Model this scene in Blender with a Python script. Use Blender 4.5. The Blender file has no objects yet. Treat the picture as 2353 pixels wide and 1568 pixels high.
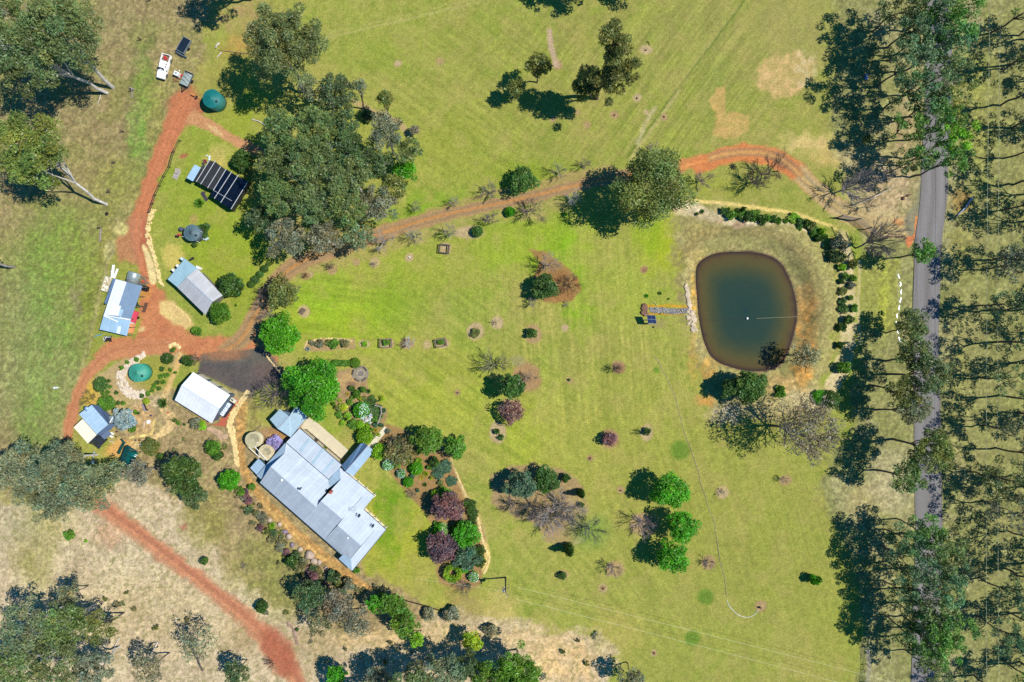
import bpy, math, random
import numpy as np
from mathutils import Vector, Matrix
# ---------------------------------------------------------------- camera, world, sun, exposure
SC = bpy.context.scene
S = 0.09                      # metres per photo pixel on the ground (photo coordinates 2353 x 1568)
H = 1568.7 * S                # flying height
cam = bpy.data.objects.new('camera', bpy.data.cameras.new('camera'))
SC.collection.objects.link(cam)
cam.location = (0, 0, H)
cam.rotation_euler = (0, 0, 0)
cam.data.sensor_width = 36
cam.data.sensor_fit = 'HORIZONTAL'
cam.data.lens = 36 / (2 * 0.75)
cam.data.clip_start = 1
cam.data.clip_end = 6000
SC.camera = cam
EL = math.radians(55.8)       # sun height
AZ = math.radians(4.6)        # sun stands in the east, a little to the north
sundir = Vector((math.cos(EL) * math.cos(AZ), math.cos(EL) * math.sin(AZ), math.sin(EL)))
w = bpy.data.worlds.new("World"); SC.world = w; w.use_nodes = True
nt = w.node_tree
bgn = nt.nodes['Background']
sky = nt.nodes.new('ShaderNodeTexSky'); sky.sky_type = 'NISHITA'; sky.sun_disc = False
sky.sun_elevation = EL; sky.sun_rotation = math.pi / 2 - AZ
sky.air_density = 1.2; sky.dust_density = 0.2; sky.ozone_density = 4.5
hs = nt.nodes.new('ShaderNodeHueSaturation'); hs.inputs['Saturation'].default_value = 1.45
nt.links.new(sky.outputs[0], hs.inputs['Color']); nt.links.new(hs.outputs[0], bgn.inputs[0]); bgn.inputs[1].default_value = 0.092
sl = bpy.data.lights.new('sun', 'SUN'); sl.energy = 5.0; sl.angle = math.radians(0.5); sl.color = (1.0, 0.955, 0.87)
so = bpy.data.objects.new('sun', sl); SC.collection.objects.link(so)
so.rotation_euler = (-sundir).to_track_quat('-Z', 'Y').to_euler()
SC.view_settings.view_transform = 'Standard'
try: SC.view_settings.look = 'None'
except Exception: pass
SC.view_settings.exposure = 0.1
SC.view_settings.gamma = 1.0
SC.cycles.max_bounces = 5; SC.cycles.diffuse_bounces = 2; SC.cycles.glossy_bounces = 2; SC.cycles.transmission_bounces = 3; SC.cycles.transparent_max_bounces = 6
SC.cycles.use_denoising = False

rnd = random.Random(7)
rng = np.random.default_rng(11)
COL = SC.collection
pi = math.pi

# ---------------------------------------------------------------- helpers
def W(u, v, z=0.0):
    k = S * (H - z) / H
    return Vector(((u - 1176.5) * k, (784 - v) * k, z))
def T(i, j, x, y):            # one of the 4 x 4 tiles the photograph was read in
    return (588.25 * i + x / 4.0, 392.0 * j + y / 4.0)
def R(x0, y0, k):             # reader for an enlarged region
    return lambda x, y: ((x0 + x / k) / 1.224, (y0 + y / k) / 1.224)
def lin(c):
    return tuple(((x / 255) / 12.92 if x / 255 <= 0.04045 else ((x / 255 + 0.055) / 1.055) ** 2.4) for x in c)

def tag(o, label=None, cat=None, group=None, kind=None):
    if label: o['label'] = label
    if cat: o['category'] = cat
    if group: o['group'] = group
    if kind: o['kind'] = kind
    return o
def empty(name, loc, label=None, cat=None, group=None, rz=0):
    o = bpy.data.objects.new(name, None); COL.objects.link(o); o.location = loc; o.rotation_euler = (0, 0, rz)
    o.empty_display_size = 0.5
    return tag(o, label, cat, group)
def np_mesh(name, V, F, mat=None, attr=None, smooth=False):
    """V (n,3), F (m,k) all faces with k corners; attr: (n,3) vertex colour 'col'"""
    V = np.asarray(V, dtype=np.float32); F = np.asarray(F, dtype=np.int32)
    me = bpy.data.meshes.new(name)
    n, m, k = len(V), len(F), F.shape[1]
    me.vertices.add(n); me.vertices.foreach_set('co', V.ravel())
    me.loops.add(m * k); me.loops.foreach_set('vertex_index', F.ravel())
    me.polygons.add(m); me.polygons.foreach_set('loop_start', np.arange(0, m * k, k, dtype=np.int32))
    try: me.polygons.foreach_set('loop_total', np.full(m, k, dtype=np.int32))
    except Exception: pass
    if smooth: me.polygons.foreach_set('use_smooth', np.ones(m, dtype=bool))
    me.update(calc_edges=True)
    if attr is not None:
        a = me.color_attributes.new('col', 'FLOAT_COLOR', 'POINT')
        c = np.ones((n, 4), dtype=np.float32); c[:, :3] = attr
        a.data.foreach_set('color', c.ravel())
    if mat: me.materials.append(mat)
    return me
def link(name, me, parent=None, loc=None):
    o = bpy.data.objects.new(name, me); COL.objects.link(o)
    if parent: o.parent = parent
    if loc is not None: o.location = loc
    return o

class MB:
    """collects simple shapes; build() links them as ONE mesh object"""
    def __init__(s): s.v = []; s.f = []
    def face(s, pts):
        n = len(s.v); s.v += [tuple(p) for p in pts]; s.f.append(tuple(range(n, n + len(pts))))
        return s
    def box(s, c, d, rz=0, taper=1.0, rx=0, ry=0):
        m = Matrix.Translation(Vector(c)) @ Matrix.Rotation(rz, 4, 'Z') @ Matrix.Rotation(ry, 4, 'Y') @ Matrix.Rotation(rx, 4, 'X')
        n = len(s.v)
        for z in (-.5, .5):
            t = taper if z > 0 else 1.0
            for x, y in ((-.5, -.5), (.5, -.5), (.5, .5), (-.5, .5)):
                s.v.append(tuple(m @ Vector((x * d[0] * t, y * d[1] * t, z * d[2]))))
        for q in ((3, 2, 1, 0), (4, 5, 6, 7), (0, 1, 5, 4), (1, 2, 6, 5), (2, 3, 7, 6), (3, 0, 4, 7)):
            s.f.append(tuple(n + i for i in q))
        return s
    def beam(s, a, b, w, h=None):
        a = Vector(a); b = Vector(b); h = h or w
        d = b - a; L = d.length
        if L < 1e-6: return s
        q = d.to_track_quat('X', 'Z').to_matrix().to_4x4()
        m = Matrix.Translation((a + b) / 2) @ q
        n = len(s.v)
        for z in (-.5, .5):
            for x, y in ((-.5, -.5), (.5, -.5), (.5, .5), (-.5, .5)):
                s.v.append(tuple(m @ Vector((x * L, y * w, z * h))))
        for q in ((3, 2, 1, 0), (4, 5, 6, 7), (0, 1, 5, 4), (1, 2, 6, 5), (2, 3, 7, 6), (3, 0, 4, 7)):
            s.f.append(tuple(n + i for i in q))
        return s
    def tube(s, pts, r, seg=8, cap=True):
        pts = [Vector(p) for p in pts]; rs = r if isinstance(r, (list, tuple)) else [r] * len(pts)
        n0 = len(s.v)
        for i, p in enumerate(pts):
            d = (pts[min(i + 1, len(pts) - 1)] - pts[max(i - 1, 0)]).normalized()
            a = d.orthogonal().normalized() if abs(d.z) > 0.95 else d.cross(Vector((0, 0, 1))).normalized()
            b = d.cross(a)
            for k in range(seg):
                t = 2 * pi * k / seg
                s.v.append(tuple(p + (a * math.cos(t) + b * math.sin(t)) * rs[i]))
        for i in range(len(pts) - 1):
            for k in range(seg):
                k2 = (k + 1) % seg
                s.f.append((n0 + i * seg + k, n0 + i * seg + k2, n0 + (i + 1) * seg + k2, n0 + (i + 1) * seg + k))
        if cap:
            s.f.append(tuple(n0 + k for k in range(seg))[::-1])
            s.f.append(tuple(n0 + (len(pts) - 1) * seg + k for k in range(seg)))
        return s
    def lathe(s, c, prof, seg=32):
        c = Vector(c); n0 = len(s.v)
        for (r, z) in prof:
            for k in range(seg):
                t = 2 * pi * k / seg
                s.v.append((c.x + r * math.cos(t), c.y + r * math.sin(t), c.z + z))
        for i in range(len(prof) - 1):
            for k in range(seg):
                k2 = (k + 1) % seg
                s.f.append((n0 + i * seg + k, n0 + i * seg + k2, n0 + (i + 1) * seg + k2, n0 + (i + 1) * seg + k))
        if prof[0][0] > 0: s.f.append(tuple(n0 + k for k in range(seg))[::-1])
        if prof[-1][0] > 0: s.f.append(tuple(n0 + (len(prof) - 1) * seg + k for k in range(seg)))
        return s
    def prism(s, poly, z0, z1):
        """poly: list of (x,y); z0/z1 numbers or lists"""
        n = len(poly)
        a0 = sum(poly[i][0] * poly[(i + 1) % n][1] - poly[(i + 1) % n][0] * poly[i][1] for i in range(n))
        if a0 < 0: poly = list(poly)[::-1]; z0 = z0[::-1] if isinstance(z0, list) else z0; z1 = z1[::-1] if isinstance(z1, list) else z1
        A = [(p[0], p[1], z0[i] if isinstance(z0, list) else z0) for i, p in enumerate(poly)]
        B = [(p[0], p[1], z1[i] if isinstance(z1, list) else z1) for i, p in enumerate(poly)]
        k = len(s.v); s.v += A + B
        s.f.append(tuple(k + i for i in range(n))[::-1]); s.f.append(tuple(k + n + i for i in range(n)))
        for i in range(n):
            j = (i + 1) % n
            s.f.append((k + i, k + j, k + n + j, k + n + i))
        return s
    def slab(s, pts, t=0.08):
        """thick sheet whose top goes through pts (3-D)"""
        pts = [Vector(p) for p in pts]
        n = len(pts)
        a0 = sum(pts[i].x * pts[(i + 1) % n].y - pts[(i + 1) % n].x * pts[i].y for i in range(n))
        if a0 < 0: pts = pts[::-1]
        k = len(s.v)
        s.v += [tuple(p) for p in pts] + [(p.x, p.y, p.z - t) for p in pts]
        s.f.append(tuple(k + i for i in range(n)))
        s.f.append(tuple(k + n + i for i in range(n))[::-1])
        for i in range(n):
            j = (i + 1) % n
            s.f.append((k + n + i, k + n + j, k + j, k + i))
        return s
    def rock(s, c, r, flat=0.6, seed=None):
        q = random.Random(seed if seed is not None else rnd.random())
        n0 = len(s.v); rows = 4; seg = 7; ph = q.random() * 6
        sx = q.uniform(.75, 1.3); sy = q.uniform(.75, 1.2)
        for i in range(rows + 1):
            th = pi * i / rows
            for k in range(seg):
                t = 2 * pi * k / seg + ph
                rr = r * q.uniform(.82, 1.12)
                s.v.append((c[0] + rr * sx * math.sin(th) * math.cos(t), c[1] + rr * sy * math.sin(th) * math.sin(t), c[2] + rr * flat * math.cos(th)))
        for i in range(rows):
            for k in range(seg):
                k2 = (k + 1) % seg
                s.f.append((n0 + i * seg + k, n0 + (i + 1) * seg + k, n0 + (i + 1) * seg + k2, n0 + i * seg + k2))
        return s
    def mesh(s, name, mat, smooth=False):
        me = bpy.data.meshes.new(name); me.from_pydata(s.v, [], s.f)
        me.materials.append(mat)
        if smooth:
            for p in me.polygons: p.use_smooth = True
        me.update(); return me
    def build(s, name, mat, parent=None, smooth=False, org=None):
        if org is not None:
            o3 = Vector(org); s.v = [tuple(Vector(p) - o3) for p in s.v]
        me = s.mesh(name, mat, smooth)
        o = link(name, me, parent)
        if parent is None and org is not None: o.location = org
        elif parent is not None:
            if org is None:
                o.matrix_parent_inverse = (Matrix.Translation(parent.location) @ parent.rotation_euler.to_matrix().to_4x4()).inverted()
            else: o.location = (0, 0, 0)
        return o
    def thing(s, name, mat, label, cat, group=None, smooth=False):
        """one-mesh thing with its origin at its base"""
        a = np.array(s.v); c = (a.min(0) + a.max(0)) / 2
        org = (float(c[0]), float(c[1]), float(a[:, 2].min()))
        return tag(s.build(name, mat, None, smooth, org), label, cat, group)

# ---------------------------------------------------------------- materials
MATS = {}
def newmat(name):
    m = bpy.data.materials.new(name); m.use_nodes = True
    n = m.node_tree.nodes; l = m.node_tree.links
    return m, n, l, n['Principled BSDF']
def mat(name, col, rough=0.6, metal=0.0, var=0.15, scale=1.2, bump=0.0, spec=0.5, srgb=True, fine=0.0, emit=None):
    if name in MATS: return MATS[name]
    m, n, l, b = newmat(name)
    c = lin(col) if srgb else col
    tc = n.new('ShaderNodeNewGeometry')
    nz = n.new('ShaderNodeTexNoise'); nz.inputs['Scale'].default_value = scale; nz.inputs['Detail'].default_value = 6; nz.inputs['Roughness'].default_value = .65
    l.new(tc.outputs['Position'], nz.inputs['Vector'])
    mr = n.new('ShaderNodeMapRange'); mr.inputs[1].default_value = .3; mr.inputs[2].default_value = .7
    mr.inputs[3].default_value = 1 - var; mr.inputs[4].default_value = 1 + var
    l.new(nz.outputs[0], mr.inputs[0])
    mx = n.new('ShaderNodeMix'); mx.data_type = 'RGBA'; mx.blend_type = 'MULTIPLY'; mx.inputs[0].default_value = 1
    mx.inputs[6].default_value = (*c, 1)
    l.new(mr.outputs[0], mx.inputs[7]); l.new(mx.outputs[2], b.inputs['Base Color'])
    b.inputs['Roughness'].default_value = rough; b.inputs['Metallic'].default_value = metal
    b.inputs['Specular IOR Level'].default_value = spec
    if bump:
        bp = n.new('ShaderNodeBump'); bp.inputs['Strength'].default_value = bump; bp.inputs['Distance'].default_value = .05
        l.new(nz.outputs[0], bp.inputs['Height']); l.new(bp.outputs[0], b.inputs['Normal'])
    MATS[name] = m; return m
def roofmat(name, col, ang, rough=0.4, metal=0.35, pitch=0.33, var=0.07, depth=0.3, streak=0.06, spec=.5):
    """corrugated sheet: ribs run at angle ang (world), sheet colours vary"""
    if name in MATS: return MATS[name]
    m, n, l, b = newmat(name)
    g = n.new('ShaderNodeNewGeometry')
    mp = n.new('ShaderNodeMapping'); mp.vector_type = 'POINT'; mp.inputs['Rotation'].default_value = (0, 0, -ang)
    l.new(g.outputs['Position'], mp.inputs[0])
    sp = n.new('ShaderNodeSeparateXYZ'); l.new(mp.outputs[0], sp.inputs[0])
    mu = n.new('ShaderNodeMath'); mu.operation = 'MULTIPLY'; mu.inputs[1].default_value = 2 * pi / pitch; l.new(sp.outputs[1], mu.inputs[0])
    si = n.new('ShaderNodeMath'); si.operation = 'SINE'; l.new(mu.outputs[0], si.inputs[0])
    # sheets 0.8 m wide, each a little different
    dv = n.new('ShaderNodeMath'); dv.operation = 'DIVIDE'; dv.inputs[1].default_value = .8; l.new(sp.outputs[1], dv.inputs[0])
    fl = n.new('ShaderNodeMath'); fl.operation = 'FLOOR'; l.new(dv.outputs[0], fl.inputs[0])
    wn = n.new('ShaderNodeTexWhiteNoise'); wn.noise_dimensions = '1D'; l.new(fl.outputs[0], wn.inputs['W'])
    mp2 = n.new('ShaderNodeMapping'); mp2.inputs['Scale'].default_value = (.35, 5, 1); l.new(mp.outputs[0], mp2.inputs[0])
    nz = n.new('ShaderNodeTexNoise'); nz.inputs['Scale'].default_value = 1; nz.inputs['Detail'].default_value = 5; l.new(mp2.outputs[0], nz.inputs['Vector'])
    a = n.new('ShaderNodeMath'); a.operation = 'MULTIPLY_ADD'; a.inputs[1].default_value = streak * 2; a.inputs[2].default_value = 1 - streak; l.new(wn.outputs[0], a.inputs[0])
    a2 = n.new('ShaderNodeMath'); a2.operation = 'MULTIPLY_ADD'; a2.inputs[1].default_value = var * 2; l.new(nz.outputs[0], a2.inputs[0]); l.new(a.outputs[0], a2.inputs[2])
    fc = n.new('ShaderNodeMath'); fc.operation = 'FRACT'; l.new(dv.outputs[0], fc.inputs[0])
    lt = n.new('ShaderNodeMath'); lt.operation = 'LESS_THAN'; lt.inputs[1].default_value = .1; l.new(fc.outputs[0], lt.inputs[0])
    a3 = n.new('ShaderNodeMath'); a3.operation = 'MULTIPLY_ADD'; a3.inputs[1].default_value = -.13; l.new(lt.outputs[0], a3.inputs[0]); l.new(a2.outputs[0], a3.inputs[2])
    nz3 = n.new('ShaderNodeTexNoise'); nz3.inputs['Scale'].default_value = .45; nz3.inputs['Detail'].default_value = 6; nz3.inputs['Roughness'].default_value = .7; l.new(g.outputs['Position'], nz3.inputs['Vector'])
    mr3 = n.new('ShaderNodeMapRange'); mr3.inputs[1].default_value = .35; mr3.inputs[2].default_value = .65; mr3.inputs[3].default_value = .9; mr3.inputs[4].default_value = 1.06; l.new(nz3.outputs[0], mr3.inputs[0])
    a4 = n.new('ShaderNodeMath'); a4.operation = 'MULTIPLY'; l.new(a3.outputs[0], a4.inputs[0]); l.new(mr3.outputs[0], a4.inputs[1]); a3 = a4
    mx = n.new('ShaderNodeMix'); mx.data_type = 'RGBA'; mx.blend_type = 'MULTIPLY'; mx.inputs[0].default_value = 1
    mx.inputs[6].default_value = (*lin(col), 1); l.new(a3.outputs[0], mx.inputs[7]); l.new(mx.outputs[2], b.inputs['Base Color'])
    bp = n.new('ShaderNodeBump'); bp.inputs['Strength'].default_value = depth; bp.inputs['Distance'].default_value = .03
    l.new(si.outputs[0], bp.inputs['Height']); l.new(bp.outputs[0], b.inputs['Normal'])
    b.inputs['Roughness'].default_value = rough + .12; b.inputs['Metallic'].default_value = 0; b.inputs['Specular IOR Level'].default_value = .3
    MATS[name] = m; return m

def leafmat(name, transl=0.3):
    m, n, l, b = newmat(name)
    n.remove(b)
    oi = n.new('ShaderNodeObjectInfo'); at = n.new('ShaderNodeAttribute'); at.attribute_name = 'col'
    mx = n.new('ShaderNodeMix'); mx.data_type = 'RGBA'; mx.blend_type = 'MULTIPLY'; mx.inputs[0].default_value = 1
    l.new(oi.outputs['Color'], mx.inputs[6]); l.new(at.outputs['Color'], mx.inputs[7])
    d = n.new('ShaderNodeBsdfDiffuse'); t = n.new('ShaderNodeBsdfTranslucent'); g = n.new('ShaderNodeBsdfGlossy'); g.inputs['Roughness'].default_value = .45
    g.inputs['Color'].default_value = (.9, .9, .85, 1)
    l.new(mx.outputs[2], d.inputs[0]); l.new(mx.outputs[2], t.inputs[0])
    s1 = n.new('ShaderNodeMixShader'); s1.inputs[0].default_value = transl; l.new(d.outputs[0], s1.inputs[1]); l.new(t.outputs[0], s1.inputs[2])
    s2 = n.new('ShaderNodeMixShader'); s2.inputs[0].default_value = .03; l.new(s1.outputs[0], s2.inputs[1]); l.new(g.outputs[0], s2.inputs[2])
    l.new(s2.outputs[0], n['Material Output'].inputs[0])
    return m
LEAF = leafmat('foliage')
def objcolmat(name, rough=.8, var=.3, scale=3):
    m, n, l, b = newmat(name)
    oi = n.new('ShaderNodeObjectInfo'); g = n.new('ShaderNodeNewGeometry')
    nz = n.new('ShaderNodeTexNoise'); nz.inputs['Scale'].default_value = scale; nz.inputs['Detail'].default_value = 4; l.new(g.outputs['Position'], nz.inputs['Vector'])
    mr = n.new('ShaderNodeMapRange'); mr.inputs[1].default_value = .3; mr.inputs[2].default_value = .7; mr.inputs[3].default_value = 1 - var; mr.inputs[4].default_value = 1 + var
    l.new(nz.outputs[0], mr.inputs[0])
    mx = n.new('ShaderNodeMix'); mx.data_type = 'RGBA'; mx.blend_type = 'MULTIPLY'; mx.inputs[0].default_value = 1
    l.new(oi.outputs['Color'], mx.inputs[6]); l.new(mr.outputs[0], mx.inputs[7]); l.new(mx.outputs[2], b.inputs['Base Color'])
    b.inputs['Roughness'].default_value = rough
    return m
BARK = objcolmat('bark')
# ---------------------------------------------------------------- the ground: one sheet, its soil and grass colours laid out as fields
def _hash(ix, iy, seed):
    n = (ix.astype(np.int64) * 374761393 + iy.astype(np.int64) * 668265263 + seed * 974634777) & 0x7fffffff
    n = ((n ^ (n >> 13)) * 1274126177) & 0x7fffffff
    return ((n ^ (n >> 16)) & 0xffff) / 65535.0
def vnoise(x, y, seed):
    ix = np.floor(x).astype(np.int64); iy = np.floor(y).astype(np.int64)
    fx = x - ix; fy = y - iy; fx = fx * fx * (3 - 2 * fx); fy = fy * fy * (3 - 2 * fy)
    a = _hash(ix, iy, seed); b = _hash(ix + 1, iy, seed); c = _hash(ix, iy + 1, seed); d = _hash(ix + 1, iy + 1, seed)
    return (a * (1 - fx) + b * fx) * (1 - fy) + (c * (1 - fx) + d * fx) * fy
def fbm(x, y, sc, seed, oc=4):
    t = 0; amp = .5; tot = 0
    for o in range(oc):
        t = t + amp * vnoise(x / sc + 17 * o, y / sc - 9 * o, seed + o); tot += amp; amp *= .55; sc = sc / 2.1
    return t / tot
STEP = 2.8
us = np.arange(-62, 2416, STEP); vs = np.arange(-62, 1632, STEP)
NU, NV = len(us), len(vs)
U, V_ = np.meshgrid(us, vs)           # rows = v
def sstep(a, b, x):
    t = np.clip((x - a) / (b - a), 0, 1); return t * t * (3 - 2 * t)
n1 = fbm(U, V_, 70, 1, 5); n2 = fbm(U, V_, 22, 5, 4); n3 = fbm(U, V_, 9, 9, 3); n4 = fbm(U, V_, 220, 21, 4); nf = fbm(U, V_, 4.5, 31, 2)
wu = (fbm(U, V_, 18, 41, 4) - .5) ; wv = (fbm(U, V_, 18, 51, 4) - .5)
C = np.zeros((NV, NU, 3))
def full(c): C[:] = c
def paint(m, c, a=1.0):
    r = np.flatnonzero(m.max(1) > .002)
    if not len(r): return
    k = np.flatnonzero(m.max(0) > .002)
    sl_ = (slice(r[0], r[-1] + 1), slice(k[0], k[-1] + 1))
    q = (m[sl_] * a)[..., None]
    C[sl_] = C[sl_] * (1 - q) + np.array(c, dtype=float) * q
def _win(u0, v0, u1, v1):
    a = max(0, int((u0 - us[0]) / STEP)); b = min(NU, int((u1 - us[0]) / STEP) + 2)
    c = max(0, int((v0 - vs[0]) / STEP)); d = min(NV, int((v1 - vs[0]) / STEP) + 2)
    return (slice(c, max(d, c)), slice(a, max(b, a)))
def blob(u, v, ru, rv=None, rot=0, soft=.35, wob=14):
    rv = rv or ru
    M = np.zeros_like(U); R_ = max(ru, rv) * (1 + soft) + wob
    w_ = _win(u - R_, v - R_, u + R_, v + R_)
    if M[w_].size == 0: return M
    x = U[w_] + wu[w_] * wob - u; y = V_[w_] + wv[w_] * wob - v
    c, s_ = math.cos(rot), math.sin(rot)
    d = np.sqrt(((x * c + y * s_) / ru) ** 2 + ((-x * s_ + y * c) / rv) ** 2)
    M[w_] = 1 - sstep(1 - soft, 1 + soft, d)
    return M
def seg_d(X, Y, pts, ws=None):
    best = np.full(X.shape, 1e9)
    for i in range(len(pts) - 1):
        (x0, y0), (x1, y1) = pts[i][:2], pts[i + 1][:2]
        dx, dy = x1 - x0, y1 - y0; L = dx * dx + dy * dy + 1e-9
        t = np.clip(((X - x0) * dx + (Y - y0) * dy) / L, 0, 1)
        d = np.hypot(X - x0 - t * dx, Y - y0 - t * dy)
        if ws is not None: d = d - (ws[i] * (1 - t) + ws[i + 1] * t)
        best = np.minimum(best, d)
    return best
def line(pts, wd, soft=3, wob=10, off=0):
    """pts of (u,v[,halfwidth])"""
    ws = [(p[2] if len(p) > 2 else wd) for p in pts]
    M = np.zeros_like(U); R_ = max(ws) + soft + wob
    w_ = _win(min(p[0] for p in pts) - R_, min(p[1] for p in pts) - R_, max(p[0] for p in pts) + R_, max(p[1] for p in pts) + R_)
    if M[w_].size == 0: return M
    d = seg_d(U[w_] + wu[w_] * wob, V_[w_] + wv[w_] * wob, pts, ws)
    M[w_] = 1 - sstep(-soft, soft, d)
    return M
def track(pts, off, wd, soft=2, wob=3):
    """a line parallel to pts, off pixels to the side"""
    q = []
    for i, p in enumerate(pts):
        a = pts[max(i - 1, 0)]; b = pts[min(i + 1, len(pts) - 1)]
        dx, dy = b[0] - a[0], b[1] - a[1]; L = math.hypot(dx, dy)
        q.append((p[0] - dy / L * off, p[1] + dx / L * off))
    return line(q, wd, soft, wob)
def poly_sd(X, Y, P):
    d = seg_d(X, Y, P + [P[0]])
    ins = np.zeros(X.shape, bool)
    j = len(P) - 1
    for i in range(len(P)):
        xi, yi = P[i]; xj, yj = P[j]
        if yi != yj:
            ins ^= ((yi > Y) != (yj > Y)) & (X < (xj - xi) * (Y - yi) / (yj - yi) + xi)
        j = i
    return np.where(ins, -d, d)
def poly(P, soft=4, wob=12):
    M = np.zeros_like(U); R_ = soft + wob
    w_ = _win(min(p[0] for p in P) - R_, min(p[1] for p in P) - R_, max(p[0] for p in P) + R_, max(p[1] for p in P) + R_)
    if M[w_].size == 0: return M
    M[w_] = 1 - sstep(-soft, soft, poly_sd(U[w_] + wu[w_] * wob, V_[w_] + wv[w_] * wob, P))
    return M
def smooth_closed(P, n=4):
    for _ in range(n):
        Q = []
        for i in range(len(P)):
            a, b = P[i], P[(i + 1) % len(P)]
            Q += [(a[0] * .75 + b[0] * .25, a[1] * .75 + b[1] * .25), (a[0] * .25 + b[0] * .75, a[1] * .25 + b[1] * .75)]
        P = Q
    return P
def smooth_open(P, n=2):
    for _ in range(n):
        Q = [P[0]]
        for i in range(len(P) - 1):
            a, b = P[i], P[i + 1]
            Q += [tuple(a[k] * .75 + b[k] * .25 for k in range(len(a))), tuple(a[k] * .25 + b[k] * .75 for k in range(len(a)))]
        P = Q + [P[-1]]
    return P
nz = lambda x: np.clip((x - .5) * 3.2 + .5, 0, 1)      # stretch the noise to 0..1

# lawn
full((152, 160, 84))
paint(nz(n1), (138, 162, 68), .75)
paint(nz(n4), (168, 168, 96), .45)
paint(sstep(.5, .68, n2), (176, 172, 104), .30)
paint(sstep(.52, .7, 1 - n3), (116, 146, 50), .28)
for (u, v, ru, rv, c, a) in [
    (780, 730, 150, 75, (150, 186, 40), .75), (730, 680, 70, 50, (128, 176, 44), .6), (900, 690, 60, 60, (112, 158, 40), .5), (960, 620, 210, 60, (146, 172, 54), .55),
    (1250, 560, 130, 60, (142, 182, 40), .7), (1530, 560, 50, 60, (168, 188, 32), .85), (1495, 540, 40, 40, (120, 168, 32), .6), (1480, 680, 130, 70, (150, 176, 62), .5),
    (1000, 900, 170, 90, (160, 176, 62), .6), (1060, 480, 180, 34, (112, 164, 34), .8), (1220, 400, 120, 26, (120, 160, 30), .7), (1050, 330, 130, 90, (142, 164, 58), .6),
    (1000, 100, 160, 90, (142, 162, 66), .5), (1290, 250, 140, 120, (142, 158, 68), .5), (1700, 100, 220, 120, (152, 158, 92), .6), (1560, 250, 120, 110, (136, 156, 62), .5),
    (1640, 200, 30, 80, (112, 150, 62), .5), (1830, 60, 110, 60, (150, 154, 96), .6), (1420, 1020, 260, 200, (160, 168, 76), .5), (1200, 1010, 90, 90, (158, 172, 70), .5),
    (1700, 1270, 260, 240, (148, 158, 76), .7), (1500, 1420, 300, 120, (150, 162, 78), .5), (900, 1230, 110, 100, (166, 178, 56), .7), (905, 1160, 30, 60, (98, 148, 34), .7), (890, 1210, 24, 70, (92, 146, 24), .75), (1010, 1380, 150, 40, (166, 170, 84), .6),
    (1330, 700, 30, 60, (124, 180, 30), .6), (1300, 600, 30, 70, (120, 180, 28), .6), (1200, 1000, 40, 60, (150, 190, 40), .3),
    (480, 480, 110, 150, (140, 165, 56), .85), (540, 600, 80, 70, (140, 168, 46), .8), (575, 700, 40, 60, (140, 160, 60), .8), (745, 960, 40, 60, (128, 165, 45), .8),
    (1860, 420, 60, 20, (140, 150, 70), .5), (1650, 430, 70, 14, (150, 165, 60), .6), (960, 1080, 40, 60, (140, 150, 70), .4), (640, 1330, 70, 90, (136, 138, 72), .8)]:
    paint(blob(u, v, ru, rv, soft=.8, wob=60) * (0.65 + .35 * nz(n2)), c, a)
paint(blob(1560, 170, 460, 280, soft=.8, wob=80) * nz(n2), (146, 144, 92), .5); paint(blob(1560, 170, 480, 300, soft=.8), (142, 150, 80), .3)
paint(blob(1750, 1250, 300, 400, soft=.8, wob=80) * nz(n2), (140, 146, 78), .4)
# mowing lines in several directions
def streak(ang, amp, region, sc=5.0, seed=77):
    c, s_ = math.cos(ang), math.sin(ang)
    a = U * c + V_ * s_; b = -U * s_ + V_ * c
    n = fbm(a / 26, b, sc, seed, 3) - .5
    C[:] = C * (1 + (n * region * amp)[..., None] * np.array([1, .8, 1.2]))
streak(.6, .32, blob(1050, 930, 240, 260, soft=.7), seed=71); streak(.62, .26, blob(1080, 230, 260, 190, soft=.7), seed=72)
streak(2.2, .34, blob(1500, 180, 330, 220, soft=.7), seed=73); streak(1.5, .34, blob(1350, 760, 240, 240, soft=.7), seed=74)
streak(1.2, .17, blob(1550, 1100, 300, 280, soft=.7), seed=75); streak(1.3, .15, blob(1780, 1350, 220, 260, soft=.7), seed=76)
streak(.1, .26, blob(760, 700, 150, 100, soft=.7), seed=78); streak(.9, .25, blob(1300, 1400, 260, 180, soft=.7), seed=79)
for (u0, v0, u1, v1, wd, c, a) in [(745, 88, 1100, 6, 2.5, (176, 176, 118), .7), (745, 80, 1100, -6, 1.5, (176, 176, 118), .5), (1440, 362, 1712, 0, 2.8, (106, 126, 60), .8), (1449, 366, 1560, 210, 4, (182, 178, 124), .7), (1434, 352, 1500, 262, 3, (178, 176, 120), .5), (1545, 215, 1700, 10, 2, (176, 172, 120), .4),
                                (1160, 1390, 1176, 1396, 1, (190, 190, 120), .3), (1080, 330, 1300, 400, 1.2, (170, 180, 90), .6), (1060, 350, 1290, 430, 1.2, (170, 180, 90), .5), (1040, 280, 1190, 360, 1.2, (166, 178, 86), .4)]:
    paint(line([(u0, v0), (u1, v1)], wd, 2.2, 8), c, a)
paint(line(smooth_open([(1503, 250), (1492, 270), (1478, 296), (1466, 330)]), 4, 4), (188, 184, 158), .7)
for (u, v, r) in [(1562, 1035, 22), (1622, 1372, 18), (1592, 1466, 17), (1508, 850, 7)]:
    paint(blob(u, v, r, soft=.3, wob=6), (88, 132, 44), .7)
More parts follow.
